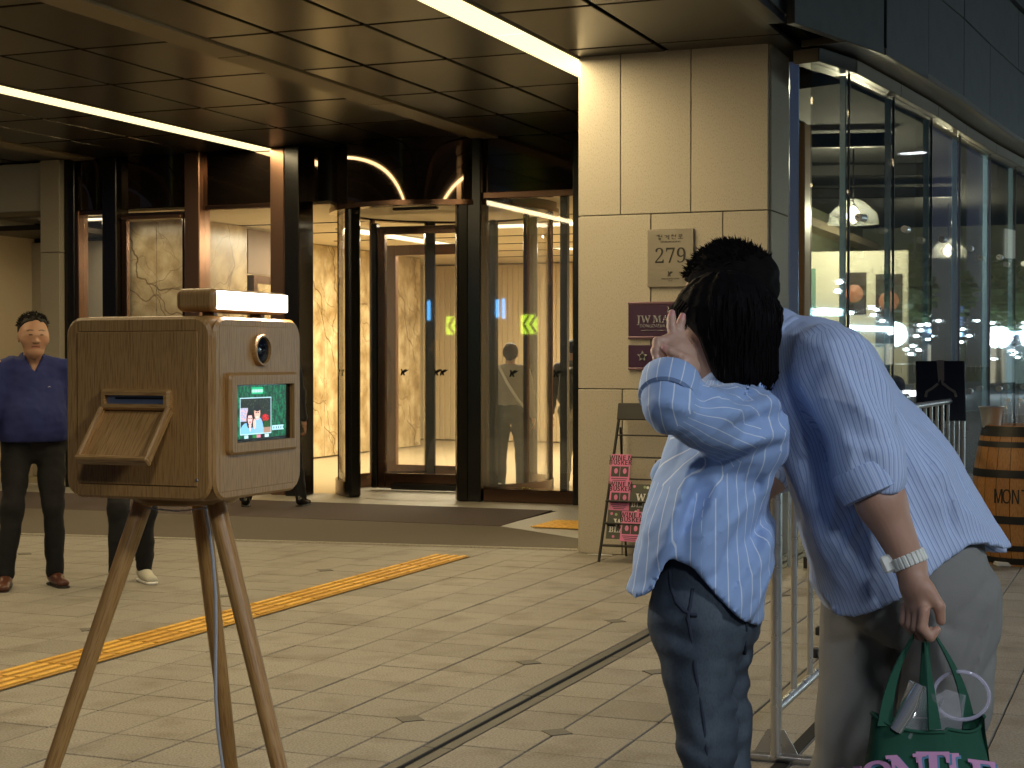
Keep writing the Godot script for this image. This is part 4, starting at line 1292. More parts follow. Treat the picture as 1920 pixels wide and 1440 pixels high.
func screen_picture() -> ImageTexture:
	# the print on the screen: green leaves, a framed snapshot of two people in blue
	var W := 256; var Hh := 160
	var im := Image.create(W, Hh, false, Image.FORMAT_RGB8)
	var z := noise(0, 0.09, 5, 4)
	var z2 := noise(0, 0.16, 8, 3)
	var disc := func(p: Vector2, cx: float, cy: float, rx: float, ry: float) -> bool: return Vector2((p.x - cx) / rx, (p.y - cy) / ry).length() < 1.0
	for py in Hh:
		for px in W:
			var p := Vector2(px, py) / 2.0
			var x := p.x; var y := p.y
			var v := z.get_noise_2d(x * 1.6, y * 0.6)
			var c := Color(0.0, 0.2, 0.12).lerp(Color(0.0, 0.46, 0.29), clampf(0.5 + v * 1.5, 0, 1))
			if z2.get_noise_2d(x, y) > 0.28: c = c.darkened(0.6)
			if x >= 14 and x <= 90 and y >= 18 and y <= 74:
				if x < 15.5 or x > 88.5 or y < 19.5 or y > 72.5:
					c = Color(0.75, 0.9, 0.95)
				else:
					var w := z2.get_noise_2d(x * 1.5 + 300, y * 1.5)
					c = Color(0.05, 0.08, 0.06).lerp(Color(0.36, 0.38, 0.24), clampf(w * 1.8 - 0.1, 0, 1))
					if x < 33 and y > 33 and y < 54: c = Color(0.9, 0.72, 0.74).lerp(Color(0.6, 0.7, 0.85), clampf(w * 2.0 + 0.4, 0, 1))
					if Vector2(x - 76, (y - 50) * 1.5).length() < 9 + w * 6: c = Color(0.85, 0.1, 0.12).darkened(clampf(w, 0, 0.5))
					if x > 71 and y > 54 - w * 5 and y < 64 - w * 6: c = Color(0.1, 0.32, 0.08).darkened(clampf(w, 0, 0.6))
					if x > 66 and y > 64: c = Color(0.66, 0.52, 0.44)
					if disc.call(p, 58, 70, 13, 22): c = Color(0.55, 0.76, 0.98)
					if disc.call(p, 55.5, 42, 7.2, 10.5): c = Color(0.97, 0.74, 0.66)
					if disc.call(p, 55.5, 34, 7.8, 5.4): c = Color(0.06, 0.05, 0.06)
					if absf(y - 41) < 0.6 and (absf(x - 53) < 1.6 or absf(x - 58) < 1.6): c = Color(0.2, 0.12, 0.1)
					if absf(y - 48) < 0.6 and absf(x - 55.5) < 2.6: c = Color(0.98, 0.95, 0.92)
					if disc.call(p, 30, 76, 18, 20): c = Color(0.5, 0.77, 1.0)
					if disc.call(p, 38, 51, 8.6, 15.5) and y < 64: c = Color(0.04, 0.03, 0.04)
					if disc.call(p, 38, 51, 5.6, 8.6) and y > 44.5: c = Color(1.0, 0.78, 0.76)
					if absf(y - 49.5) < 0.6 and (absf(x - 35.6) < 1.2 or absf(x - 40.4) < 1.2): c = Color(0.15, 0.1, 0.1)
					if absf(x - 38) < 2.2 and absf(y - 55) < 0.8: c = Color(0.85, 0.3, 0.36)
					if disc.call(p, 48.5, 58, 3.4, 8.0): c = Color(0.98, 0.78, 0.72)
					if absf(x - 38) < 3.4 - (y - 60) * 0.3 and y > 59 and y < 70: c = Color(0.98, 0.8, 0.76)
			elif x > 42 and x < 70 and y > 2 and y < 13:
				c = Color(0.12, 0.72, 0.5)
				if y > 5.5 and y < 10.5 and int(x * 1.0) % 4 != 0: c = Color(0.8, 0.98, 0.9)
			elif x > 92 and x < 122 and y > 62 and y < 70:
				c = Color(0.72, 0.9, 0.98)
				if y > 64 and y < 68 and int(x) % 6 < 2: c = Color(0.2, 0.3, 0.35)
			elif y >= 75 and x > 24 and x < 84:
				c = [Color(0.75, 0.92, 0.95), Color(0.02, 0.05, 0.05), Color(0.05, 0.5, 0.2), Color(0.85, 0.5, 0.6), Color(0.02, 0.03, 0.03), Color(0.8, 0.92, 0.95)][int((x - 24) / 10) % 6]
			im.set_pixel(px, py, c)
	return ImageTexture.create_from_image(im)

func photo_booth():
	var t := thing("photo_booth", "oak photo booth box on three wooden legs with lit lamp on top", "photo booth", Vector3(-2.066, 0, -3.153))
	var cy := 1.342
	var h := 0.1885
	part("case", rounded_box(h, 0.2, h, 0.04), M.oak0, t, Vector3(0, cy, 0))
	# front (towards the couple, +x): rounded rim, sunk panel, lens and screen
	var fx := Basis(Vector3.UP, PI / 2)
	part("front_rim", ring_frame(0.372, 0.395, 0.02, 0.008, 0.045), M.oak1, t, Vector3(h - 0.004, cy, 0), fx)
	part("front_panel", bbox(Vector3(0.336, 0.36, 0.006), 0.002), M.oak0, t, Vector3(h + 0.002, cy, 0), fx)
	var lens := Node3D.new()
	lens.name = "lens"
	t.add_child(lens)
	lens.transform = Transform3D(Basis(Vector3.BACK, -PI / 2), Vector3(h + 0.005, 1.468, 0.0))
	part("lens_ring", lathe([Vector2(0.036, 0.0), Vector2(0.036, 0.006), Vector2(0.034, 0.011), Vector2(0.03, 0.011), Vector2(0.029, 0.004)], 36), M.oak1, lens)
	part("lens_glass", lathe([Vector2(0.029, 0.005), Vector2(0.02, 0.009), Vector2(0.0, 0.0105)], 32), mat(0.006, 0.008, 0.012, 0.06), lens)
	part("lens_core", lathe([Vector2(0.012, 0.0095), Vector2(0.006, 0.0125), Vector2(0.0, 0.0135)], 20), mat(0.004, 0.004, 0.006, 0.03), lens)
	part("screen_frame", ring_frame(0.3, 0.178, 0.026, 0.016, 0.016), M.oak1, t, Vector3(h + 0.004, 1.33, -0.003), fx)
	part("screen_recess", bbox(Vector3(0.25, 0.128, 0.004), 0.0), M.black, t, Vector3(h + 0.006, 1.33, -0.003), fx)
	var sm := lamp_mat(1, 1, 1, 0.95)
	sm.albedo_color = Color(0.02, 0.02, 0.02)
	sm.emission_texture = screen_picture()
	sm.emission_operator = BaseMaterial3D.EMISSION_OP_MULTIPLY
	var qs := st()
	quad(qs, Vector3(-0.112, -0.058, 0), Vector3(0.112, -0.058, 0), Vector3(0.112, 0.058, 0), Vector3(-0.112, 0.058, 0), Vector3(0, 0, 1))
	part("screen", qs.commit(), sm, t, Vector3(h + 0.0095, 1.332, 0.006), fx)
	# printed-photo side (towards the camera, +z)
	part("side_rim", ring_frame(0.372, 0.395, 0.03, 0.007, 0.04), M.oak1, t, Vector3(0, cy, h - 0.004))
	part("side_panel", bbox(Vector3(0.309, 0.332, 0.005), 0.0015), M.oak0, t, Vector3(0.0, 1.342, h + 0.0022))
	var sf := Node3D.new()
	sf.name = "print_slot"
	t.add_child(sf)
	sf.position = Vector3(0.003, 1.361, h + 0.004)
	part("slot_frame", ring_frame(0.178, 0.045, 0.013, 0.016, 0.008), M.oak_x, sf)
	part("slot_plate", bbox(Vector3(0.152, 0.02, 0.004), 0.001), mat(0.2, 0.23, 0.3, 0.3, 0.5), sf, Vector3(0, 0, 0.004))
	part("slot_gap", bbox(Vector3(0.126, 0.004, 0.003), 0.0), M.void, sf, Vector3(0.01, 0.003, 0.006))
	# sloping catch tray with raised side lips
	var tr := Node3D.new()
	tr.name = "catch_tray"
	t.add_child(tr)
	tr.transform = Transform3D(Basis(Vector3.RIGHT, deg_to_rad(51)), Vector3(0.003, 1.337, h + 0.005))
	part("tray_base", bbox(Vector3(0.165, 0.008, 0.13), 0.002), M.oak_z, tr, Vector3(0, -0.002, 0.067))
	for s in [-1, 1]:
		part("tray_lip", bbox(Vector3(0.011, 0.024, 0.135), 0.003), M.oak_z, tr, Vector3(s * 0.085, 0.006, 0.067))
	part("tray_stop", bbox(Vector3(0.181, 0.026, 0.011), 0.003), M.oak_x, tr, Vector3(0, 0.006, 0.136))
	for y: float in [1.19]:
		part("screw", lathe([Vector2(0.004, 0.0), Vector2(0.003, 0.0015), Vector2(0.0, 0.002)], 10), M.steel, t, Vector3(0.152, y, h + 0.0045), Basis(Vector3.RIGHT, PI / 2))
	# lamp on top
	var lp := Node3D.new()
	lp.name = "top_lamp"
	t.add_child(lp)
	lp.position = Vector3(0.125, 1.576, -0.003)
	part("lamp_case", rounded_box(0.05, 0.025, 0.162, 0.015), M.oak1, lp)
	part("lamp_panel", bbox(Vector3(0.006, 0.04, 0.3), 0.002), lamp_mat(1.0, 0.93, 0.78, 5.0), lp, Vector3(0.0495, 0, 0))
	for s: float in [-0.1, 0.1]:
		part("lamp_foot", bbox(Vector3(0.03, 0.02, 0.02), 0.003), M.oak1, lp, Vector3(0, -0.03, s))
	area_light("booth_lamp_light", Vector3(-2.066 + 0.125 + 0.06, 1.576, -3.156), Vector2(0.3, 0.04), Basis(Vector3(0, 0, 1), Vector3.UP, Vector3(-1, 0, 0)), lin(1.0, 0.93, 0.82), 0.36)
	# legs
	var a := deg_to_rad(21.9)
	var R := Vector3(cos(a), 0, -sin(a)); var N := Vector3(sin(a), 0, cos(a))
	for b: float in [37.0, 157.0, 277.0]:
		var e := R * cos(deg_to_rad(b)) + N * sin(deg_to_rad(b))
		var top := e * 0.09 + Vector3(0, 1.148, 0)
		var foot := e * 0.49
		var ax := (top - foot).normalized()
		var sd := ax.cross(Vector3.UP).normalized()
		var len := top.distance_to(foot)
		part("leg", lathe([Vector2(0.012, 0.0), Vector2(0.014, 0.01), Vector2(0.0215, len - 0.12), Vector2(0.022, len)], 20), M.oak1, t, foot, Basis(sd, ax, sd.cross(ax)))
	part("leg_plate", lathe([Vector2(0.11, -0.02), Vector2(0.12, -0.012), Vector2(0.12, 0.0)], 28), M.oak_x, t, Vector3(0, 1.143, 0))
	# white cable down the rear leg
	var e2 := R * cos(deg_to_rad(277.0)) + N * sin(deg_to_rad(277.0))
	var cp := []
	for i in 14:
		var u := i / 13.0
		cp.append(e2 * lerpf(0.06, 0.46, u) + N * lerpf(0.03, 0.045, u) + R * (0.022 + 0.012 * sin(u * 9.0) - 0.03 * u) + Vector3(0, lerpf(1.15, 0.02, u), 0))
	var cb := part("power_cable", tube(cp, 0.0042, 7), M.cable, t)
	part("cable_tie", tube([R * -0.09 + N * 0.05 + Vector3(0, 1.115, 0), N * 0.085 + Vector3(0, 1.11, 0), R * 0.09 + N * 0.05 + Vector3(0, 1.118, 0)], 0.0018, 5), M.cable, t)

# ---------- leaflet rack ----------
func rack():
	var t := thing("leaflet_rack", "black metal folding leaflet rack in front of the stone pillar", "rack", Vector3(-3.42, 0, -11.1))
	var w := 0.26
	for s in [-1, 1]:
		part("front_leg", tube([Vector3(s * (w + 0.06), 0, 0.14), Vector3(s * w, 1.0, -0.13), Vector3(s * w, 1.11, -0.16)], 0.011, 8), M.iron, t)
		part("rear_leg", tube([Vector3(s * (w - 0.02), 0, -0.25), Vector3(s * (w - 0.01), 0.95, -0.14)], 0.009, 8), M.iron, t)
	part("head_plate", bbox(Vector3(2 * w + 0.02, 0.125, 0.018), 0.006), M.iron, t, Vector3(0, 1.065, -0.135), Basis(Vector3.RIGHT, -0.25))
	for k in 6:
		var y := 0.12 + 0.155 * k
		var z := 0.14 - 0.27 * y
		part("shelf_wire", tube([Vector3(-w - 0.04 + 0.04 * y, y, z), Vector3(w + 0.04 - 0.04 * y, y, z)], 0.006, 6), M.iron, t)
		if k < 3:
			part("shelf_tray", bbox(Vector3(2 * w + 0.06, 0.012, 0.06), 0.002), M.iron, t, Vector3(0, y, z + 0.03))
	# leaflets
	var dark := mat(0.05, 0.05, 0.045, 0.6)
	var lean := Basis(Vector3.RIGHT, -0.26)
	var spots := [[-0.21, 0.655, 1], [-0.195, 0.47, 1], [-0.085, 0.26, 1], [-0.20, 0.27, 0], [-0.05, 0.45, 0], [0.12, 0.27, 1], [0.12, 0.62, 0]]
	var names := ["pink leaflet highest on the rack at its left edge", "pink leaflet second from the top at the rack's left edge", "pink leaflet low in the middle of the rack", "dark leaflet with white letters low at the rack's left edge", "dark leaflet beside the second pink leaflet", "pink leaflet low on the rack behind the woman", "dark leaflet high on the rack behind the woman"]
	for i in spots.size():
		var q: Array = spots[i]
		var l := thing("leaflet", names[i], "leaflet", Vector3(-3.42 + q[0], q[1], -11.1 + 0.165 - 0.27 * q[1] + (0.03 if i == 2 else 0.0)), 0.0, "leaflets on the rack")
		l.basis = lean
		if q[2]:
			part("card", bbox(Vector3(0.15, 0.215, 0.004), 0.0008), M.pink, l)
			part("title", letters("WINE N", 0.034, 0.001, "Droid Sans", true), M.letter, l, Vector3(0, 0.082, 0.0026))
			part("title", letters("BUSKER", 0.034, 0.001, "Droid Sans", true), M.letter, l, Vector3(0, 0.048, 0.0026))
			for s in [-1, 1]:
				part("portrait", bbox(Vector3(0.062, 0.075, 0.001), 0.0), dark, l, Vector3(s * 0.033, -0.018, 0.0026))
				part("portrait_face", lathe([Vector2(0.014, 0.0), Vector2(0.011, 0.0006), Vector2(0.0, 0.0008)], 14), M.pink, l, Vector3(s * 0.033 + 0.004, -0.014, 0.0031), Basis(Vector3.RIGHT, PI / 2) * Basis.from_scale(Vector3(1, 1, 1.45)))
			for k in 3:
				part("line_of_print", bbox(Vector3(0.12 - 0.02 * k, 0.005, 0.0006), 0.0), M.letter, l, Vector3(0, -0.07 - 0.013 * k, 0.0024))
		else:
			part("card", bbox(Vector3(0.15, 0.215, 0.003), 0.0008), mat(0.07, 0.075, 0.055, 0.55), l, Vector3(0, 0, -0.003))
			part("title", letters("W", 0.05, 0.001, "Droid Serif", true), M.paper, l, Vector3(0.01, 0.01, -0.0008))
			part("title", letters("BLA", 0.04, 0.001, "Droid Serif", true), M.paper, l, Vector3(0.0, -0.04, -0.0008))
			for k in 5:
				part("flower", lathe([Vector2(0.011, 0.0), Vector2(0.007, 0.001), Vector2(0, 0.0012)], 7), [M.pink, M.paper, mat(0.3, 0.4, 0.2)][k % 3], l, Vector3(rng.randf_range(-0.06, 0.06), rng.randf_range(0.05, 0.095) if k < 3 else rng.randf_range(-0.1, -0.075), -0.0014), Basis(Vector3.RIGHT, PI / 2))
	var sc := part("paper_scrap", prism([Vector2(-0.09, -0.012), Vector2(0.02, -0.02), Vector2(0.1, -0.004), Vector2(0.07, 0.014), Vector2(-0.04, 0.01)], 0.006), M.white, self, Vector3(-3.86, 0.006, -11.33), Basis(Vector3.RIGHT, -PI / 2))
	tag(sc, "white paper scrap on the ground against the pillar foot", "litter")

# ---------- crowd barriers ----------
func barrier(label: String, at: Vector3, turn: float, len: float, bars: int) -> Node3D:
	var t := thing("crowd_barrier", label, "barrier", at, turn, "steel crowd barriers")
	var H := 1.12
	var r := 0.021
	# runs from z = 0 to z = -len
	part("end_post", tube([Vector3(0, 0.02, 0), Vector3(0, H - 0.09, 0), Vector3(0, H - 0.03, -0.025), Vector3(0, H, -0.09), Vector3(0, H, -len + 0.09), Vector3(0, H - 0.03, -len + 0.025), Vector3(0, H - 0.09, -len), Vector3(0, 0.02, -len)], r, 12), M.steel, t)
	part("bottom_rail", tube([Vector3(0, 0.19, -0.01), Vector3(0, 0.19, -len + 0.01)], 0.019, 10), M.steel, t)
	for k in bars:
		var z := -len * (k + 1) / (bars + 1)
		part("bar", tube([Vector3(0, 0.19, z), Vector3(0, H, z)], 0.0125, 8), M.steel, t)
	for z: float in [0.0, -len]:
		var fp := [Vector2(-0.1, 0), Vector2(0.1, 0), Vector2(0.03, 0.12), Vector2(-0.03, 0.12)]
		part("foot_plate", prism(fp, 0.006), M.steel, t, Vector3(0, 0.0, z), Basis(Vector3.UP, 0.0))
		part("foot", tube([Vector3(-0.28, 0.018, z), Vector3(0.28, 0.018, z)], 0.017, 8), M.steel, t)
		for s: float in [-0.28, 0.28]:
			part("foot_cap", bbox(Vector3(0.03, 0.045, 0.05), 0.006), M.iron, t, Vector3(s, 0.0225, z))
	return t

func barriers():
	barrier("near steel crowd barrier between the couple", Vector3(-1.29, 0, -5.75), 0.0, 2.1, 6)
	barrier("far steel crowd barrier beside the wine barrel", Vector3(-1.6, 0, -11.3), -0.04, 2.2, 8)
	barrier("middle steel crowd barrier mostly hidden behind the bending man", Vector3(-1.40, 0, -8.5), 0.03, 2.2, 9)
	# dark board hung on the barrier, white letters
	var b := thing("dark_banner", "black banner with white lettering low behind the near barrier", "banner", Vector3(-2.05, 0.30, -11.05), 0.1)
	part("board", bbox(Vector3(0.5, 0.33, 0.02), 0.003), M.iron, b, Vector3(0, 0.165, 0))
	part("lettering", letters("OPEN", 0.05, 0.003, "Droid Sans", true), M.paper, b, Vector3(0, 0.26, 0.012))
	part("lettering", letters("MENU", 0.035, 0.003, "Droid Sans", true), M.paper, b, Vector3(0.1, 0.14, 0.012))
	for s: float in [-0.2, 0.2]:
		part("leg", bbox(Vector3(0.02, 0.32, 0.02), 0.002), M.iron, b, Vector3(s, -0.145, -0.02))

# ---------- barrel with bucket and bottles ----------
func barrel():
	var P := Vector3(-0.93, 0, -12.05)
	var t := thing("wine_barrel", "oak wine barrel with black hoops reading MONTGRAS", "barrel", P, 0.38)
	var H := 0.98
	var rad := func(y: float) -> float: return 0.275 + 0.075 * (1.0 - pow(2.0 * y / H - 1.0, 2.0))
	var ns := 22
	var sm := []
	for i in 3:
		var m := tri(mat([0.5, 0.44, 0.55][i], [0.245, 0.205, 0.27][i], [0.075, 0.06, 0.085][i], 0.42), 5.0, 0.6, 5.0)
		m.albedo_texture = M.oak0.albedo_texture
		sm.append(m)
	for k in ns:
		var s := st()
		var a0 := TAU * k / ns + 0.006; var a1 := TAU * (k + 1) / ns - 0.006
		var pr := []
		for i in 11:
			var y := H * i / 10.0
			pr.append(Vector2(rad.call(y), y))
		lathe_in(s, pr, 3, a0, a1)
		part("stave", s.commit(), sm[rng.randi_range(0, 2)], t)
	var core := []
	for i in 11: core.append(Vector2(rad.call(H * i / 10.0) - 0.004, H * i / 10.0))
	part("stave_joint", lathe(core, 44), M.void, t)
	for hp in [[0.015, 0.06], [0.11, 0.15], [0.30, 0.355], [0.62, 0.675], [0.83, 0.87], [0.905, 0.975]]:
		var pr := []
		for i in 4:
			var y := lerpf(hp[0], hp[1], i / 3.0)
			pr.append(Vector2(rad.call(y) + 0.004, y))
		part("hoop", lathe(pr, 44), M.iron, t)
	part("head", lathe([Vector2(rad.call(H) - 0.002, H), Vector2(rad.call(H) - 0.02, H), Vector2(rad.call(H) - 0.022, H - 0.02), Vector2(rad.call(H) - 0.022, H - 0.02), Vector2(0.0, H - 0.02)], 40), sm[1], t)
	var word := "MONTGRAS"
	for i in word.length():
		var an := -0.80 + 0.172 * i
		var r: float = rad.call(0.5) + 0.001
		part("letter", letters(word[i], 0.095, 0.004, "Droid Sans"), M.letter, t, Vector3(sin(an) * r, 0.49, cos(an) * r), Basis(Vector3.UP, an) * Basis.from_scale(Vector3(0.68, 1, 1)))
	part("base_board", bbox(Vector3(0.5, 0.03, 0.5), 0.006), M.paper, t, Vector3(0, 0.0152, -0.02))
	var bk := thing("ice_bucket", "small dented metal ice bucket on the wine barrel", "bucket", P + Vector3(-0.215, H - 0.02, 0.07))
	part("bucket_body", lathe([Vector2(0.0, 0.0), Vector2(0.062, 0.0), Vector2(0.062, 0.0), Vector2(0.085, 0.14), Vector2(0.094, 0.145), Vector2(0.09, 0.15), Vector2(0.082, 0.145), Vector2(0.06, 0.01)], 28), mat(0.72, 0.71, 0.68, 0.3, 0.75), bk)
	for i in 2:
		var gl := thing("water_bottle", ["clear ridged plastic bottle beside the ice bucket", "second clear plastic bottle behind on the barrel"][i], "bottle", P + Vector3(-0.10 + 0.08 * i, H - 0.02, 0.09 - 0.09 * i), 0.0, "bottles on the barrel")
		var pr := [Vector2(0.0, 0.0), Vector2(0.034, 0.0)]
		for k in 9: pr.append(Vector2(0.035 if k % 2 else 0.031, 0.012 + 0.015 * k))
		pr.append_array([Vector2(0.028, 0.155), Vector2(0.013, 0.18), Vector2(0.013, 0.19)])
		part("bottle_body", lathe(pr, 24), glass_mat(0.9, 0.92, 0.95, 0.12, 0.05), gl)
		part("cap", lathe([Vector2(0.015, 0.185), Vector2(0.015, 0.205), Vector2(0.0, 0.206)], 16), M.white, gl)

func small_things():
	# black sign board with white line drawing on a stand
	var t := thing("sign_board", "black square board with grey line drawing on a stand by the barrier", "sign", Vector3(-1.62, 0, -12.9), 0.25)
	var tilt := Basis(Vector3.BACK, 0.0) * Basis(Vector3.RIGHT, -0.22)
	part("board", bbox(Vector3(0.37, 0.47, 0.02), 0.004), mat(0.006, 0.007, 0.012, 0.25), t, Vector3(0, 1.2, 0.05), tilt)
	var gm := mat(0.16, 0.15, 0.15, 0.5)
	part("drawing", prism([Vector2(-0.025, 0.24), Vector2(0.03, 0.24), Vector2(0.028, 0.08), Vector2(0.014, 0.04), Vector2(0.0, 0.09), Vector2(-0.016, 0.06)], 0.003), gm, t, Vector3(0, 1.2, 0.05) + tilt.z * 0.0125, tilt)
	for s in [-1, 1]:
		part("drawing", tube([Vector3(s * 0.02, 0.055, 0), Vector3(s * 0.06, 0.02, 0), Vector3(s * 0.105, -0.01, 0), Vector3(s * 0.115, -0.05, 0)], 0.01, 6), gm, t, Vector3(0, 1.2, 0.05) + tilt.z * 0.009, tilt)
	part("stand", tube([Vector3(0, 0, 0), Vector3(0, 1.15, 0.03)], 0.015, 8), M.iron, t)
	part("stand_base", lathe([Vector2(0.17, 0.0), Vector2(0.17, 0.012), Vector2(0.02, 0.03)], 24), M.iron, t)

# ---------- people ----------
const SKIN := Color(0.50, 0.29, 0.19)

# head into field F; ctr between the ears, bs columns: right ear side x, up y, face z
func head_shape(F: Field, ctr: Vector3, bs: Basis, k := 1.0, full := 1.0):
	var P := func(x: float, y: float, z: float) -> Vector3: return ctr + bs * (Vector3(x, y, z) * k)
	F.ell(P.call(0, 0.035, -0.012), bs, Vector3(0.077, 0.088, 0.096) * k, 0.01)
	F.cone(P.call(0, -0.005, 0.03), P.call(0, -0.08, 0.04), 0.069 * k * full, 0.04 * k * full, 0.03 * k, bs.x, 1.0, 1.15)
	for s: float in [-1.0, 1.0]:
		F.ell(P.call(s * 0.042 * full, -0.022, 0.055), bs, Vector3(0.028, 0.026, 0.028) * k, 0.02 * k)
		F.cone(P.call(s * 0.012, 0.033, 0.085), P.call(s * 0.05, 0.031, 0.069), 0.011 * k, 0.011 * k, 0.012 * k)
		F.ell(P.call(s * 0.031, 0.008, 0.074), bs, Vector3(0.015, 0.0095, 0.013) * k, 0.004 * k)
		F.ell(P.call(s * 0.079, -0.004, -0.012), bs.rotated(bs.y, s * 0.35), Vector3(0.010, 0.032, 0.02) * k, 0.006 * k)
		F.ell(P.call(s * 0.013, -0.031, 0.096), bs, Vector3(0.009, 0.008, 0.009) * k, 0.008 * k)
	F.cone(P.call(0, 0.018, 0.084), P.call(0, -0.028, 0.103), 0.0095 * k, 0.0125 * k, 0.01 * k)
	F.cone(P.call(-0.02, -0.055, 0.077), P.call(0.02, -0.055, 0.077), 0.0085 * k, 0.0085 * k, 0.008 * k)
	F.cone(P.call(-0.015, -0.066, 0.076), P.call(0.015, -0.066, 0.076), 0.009 * k, 0.009 * k, 0.007 * k)
	F.ell(P.call(0, -0.088, 0.066), bs, Vector3(0.022, 0.017, 0.018) * k, 0.02 * k)

func face_color(q: Vector3, skin: Color) -> Color:   # q in head space
	var c := skin
	if q.z > 0.03:
		var e := Vector2((absf(q.x) - 0.031) / 0.014, (q.y - 0.008) / 0.0045).length()
		if e < 1.0: c = Color(0.03, 0.02, 0.018) if e < 0.75 else skin * 0.55
		var br := Vector2((absf(q.x) - 0.033) / 0.022, (q.y - 0.036 + 0.15 * absf(absf(q.x) - 0.03)) / 0.005).length()
		if br < 1.0: c = skin.lerp(Color(0.05, 0.035, 0.03), 0.75)
		if absf(q.x) < 0.026 and q.y < -0.048 and q.y > -0.073: c = skin.lerp(Color(0.42, 0.14, 0.12), 0.45)
		if absf(q.x) < 0.024 and absf(q.y + 0.0605) < 0.0025: c = Color(0.16, 0.06, 0.05)
		if absf(q.x) < 0.018 and q.y > -0.045 and q.y < -0.036 and q.z > 0.085: c = skin * 0.6
		var ck := Vector2((absf(q.x) - 0.045) / 0.025, (q.y + 0.02) / 0.022).length()
		if ck < 1.0: c = c.lerp(Color(skin.r * 1.05, skin.g * 0.82, skin.b * 0.8), 0.5 * (1.0 - ck))
	return c

func skin_mat() -> StandardMaterial3D:
	if not M.has("skin"):
		M.skin = mat(1, 1, 1, 0.5)
		M.skin.vertex_color_use_as_albedo = true
		M.skin.subsurf_scatter_enabled = true
		M.skin.subsurf_scatter_strength = 0.12
	return M.skin

# five-fingered hand into F: wrist w, knuckle middle m, back-of-hand normal b, per finger [spread, [points]]
func hand_shape(F: Field, w: Vector3, m: Vector3, across: Vector3, curl: Vector3, k := 1.0, bend := 0.5):
	var ax := (m - w).normalized()
	F.cone(w, w.lerp(m, 0.35), 0.024 * k, 0.022 * k, 0.015, across, 1.05, 1.3)
	F.cone(w.lerp(m, 0.3), m - ax * 0.006 * k, 0.017 * k, 0.0135 * k, 0.015, across, 1.8, 2.6)
	for i in 4:
		var s := (i - 1.5) * 0.0195 * k
		var l: float = [0.068, 0.078, 0.073, 0.058][i] * k
		var p0 := m + across * s - ax * (0.004 * absf(i - 1.2)) * k
		var d1 := (ax + curl * bend * 0.5).normalized()
		var p1 := p0 + d1 * l * 0.45
		var d2 := (ax * (1.0 - bend) + curl * bend * 1.6).normalized()
		var p2 := p1 + d2 * l * 0.32
		var d3 := (ax * (0.6 - bend * 1.3) + curl * 1.4 * bend).normalized() if bend > 0.15 else ax
		var p3 := p2 + d3 * l * 0.25
		F.cone(p0, p1, 0.0092 * k, 0.0085 * k, 0.006)
		F.cone(p1, p2, 0.0085 * k, 0.0078 * k, 0.003)
		F.cone(p2, p3, 0.0078 * k, 0.0065 * k, 0.003)
	var tb := w.lerp(m, 0.3) - across * 0.024 * k
	var t1 := tb + (ax * 0.6 - across * 0.65 + curl * 0.35).normalized() * 0.034 * k
	var t2 := t1 + (ax * 0.8 - across * 0.1 + curl * 0.5).normalized() * 0.028 * k
	F.cone(tb, t1, 0.0125 * k, 0.0098 * k, 0.008)
	F.cone(t1, t2, 0.0098 * k, 0.0075 * k, 0.003)

func knee(hip: Vector3, ankle: Vector3, fwd: Vector3, l := 0.43) -> Vector3:
	var mid := (hip + ankle) / 2
	var half := hip.distance_to(ankle) / 2
	var d := sqrt(maxf(l * l - half * half, 0.0))
	var ax := (ankle - hip).normalized()
	return mid + (fwd - ax * fwd.dot(ax)).normalized() * d

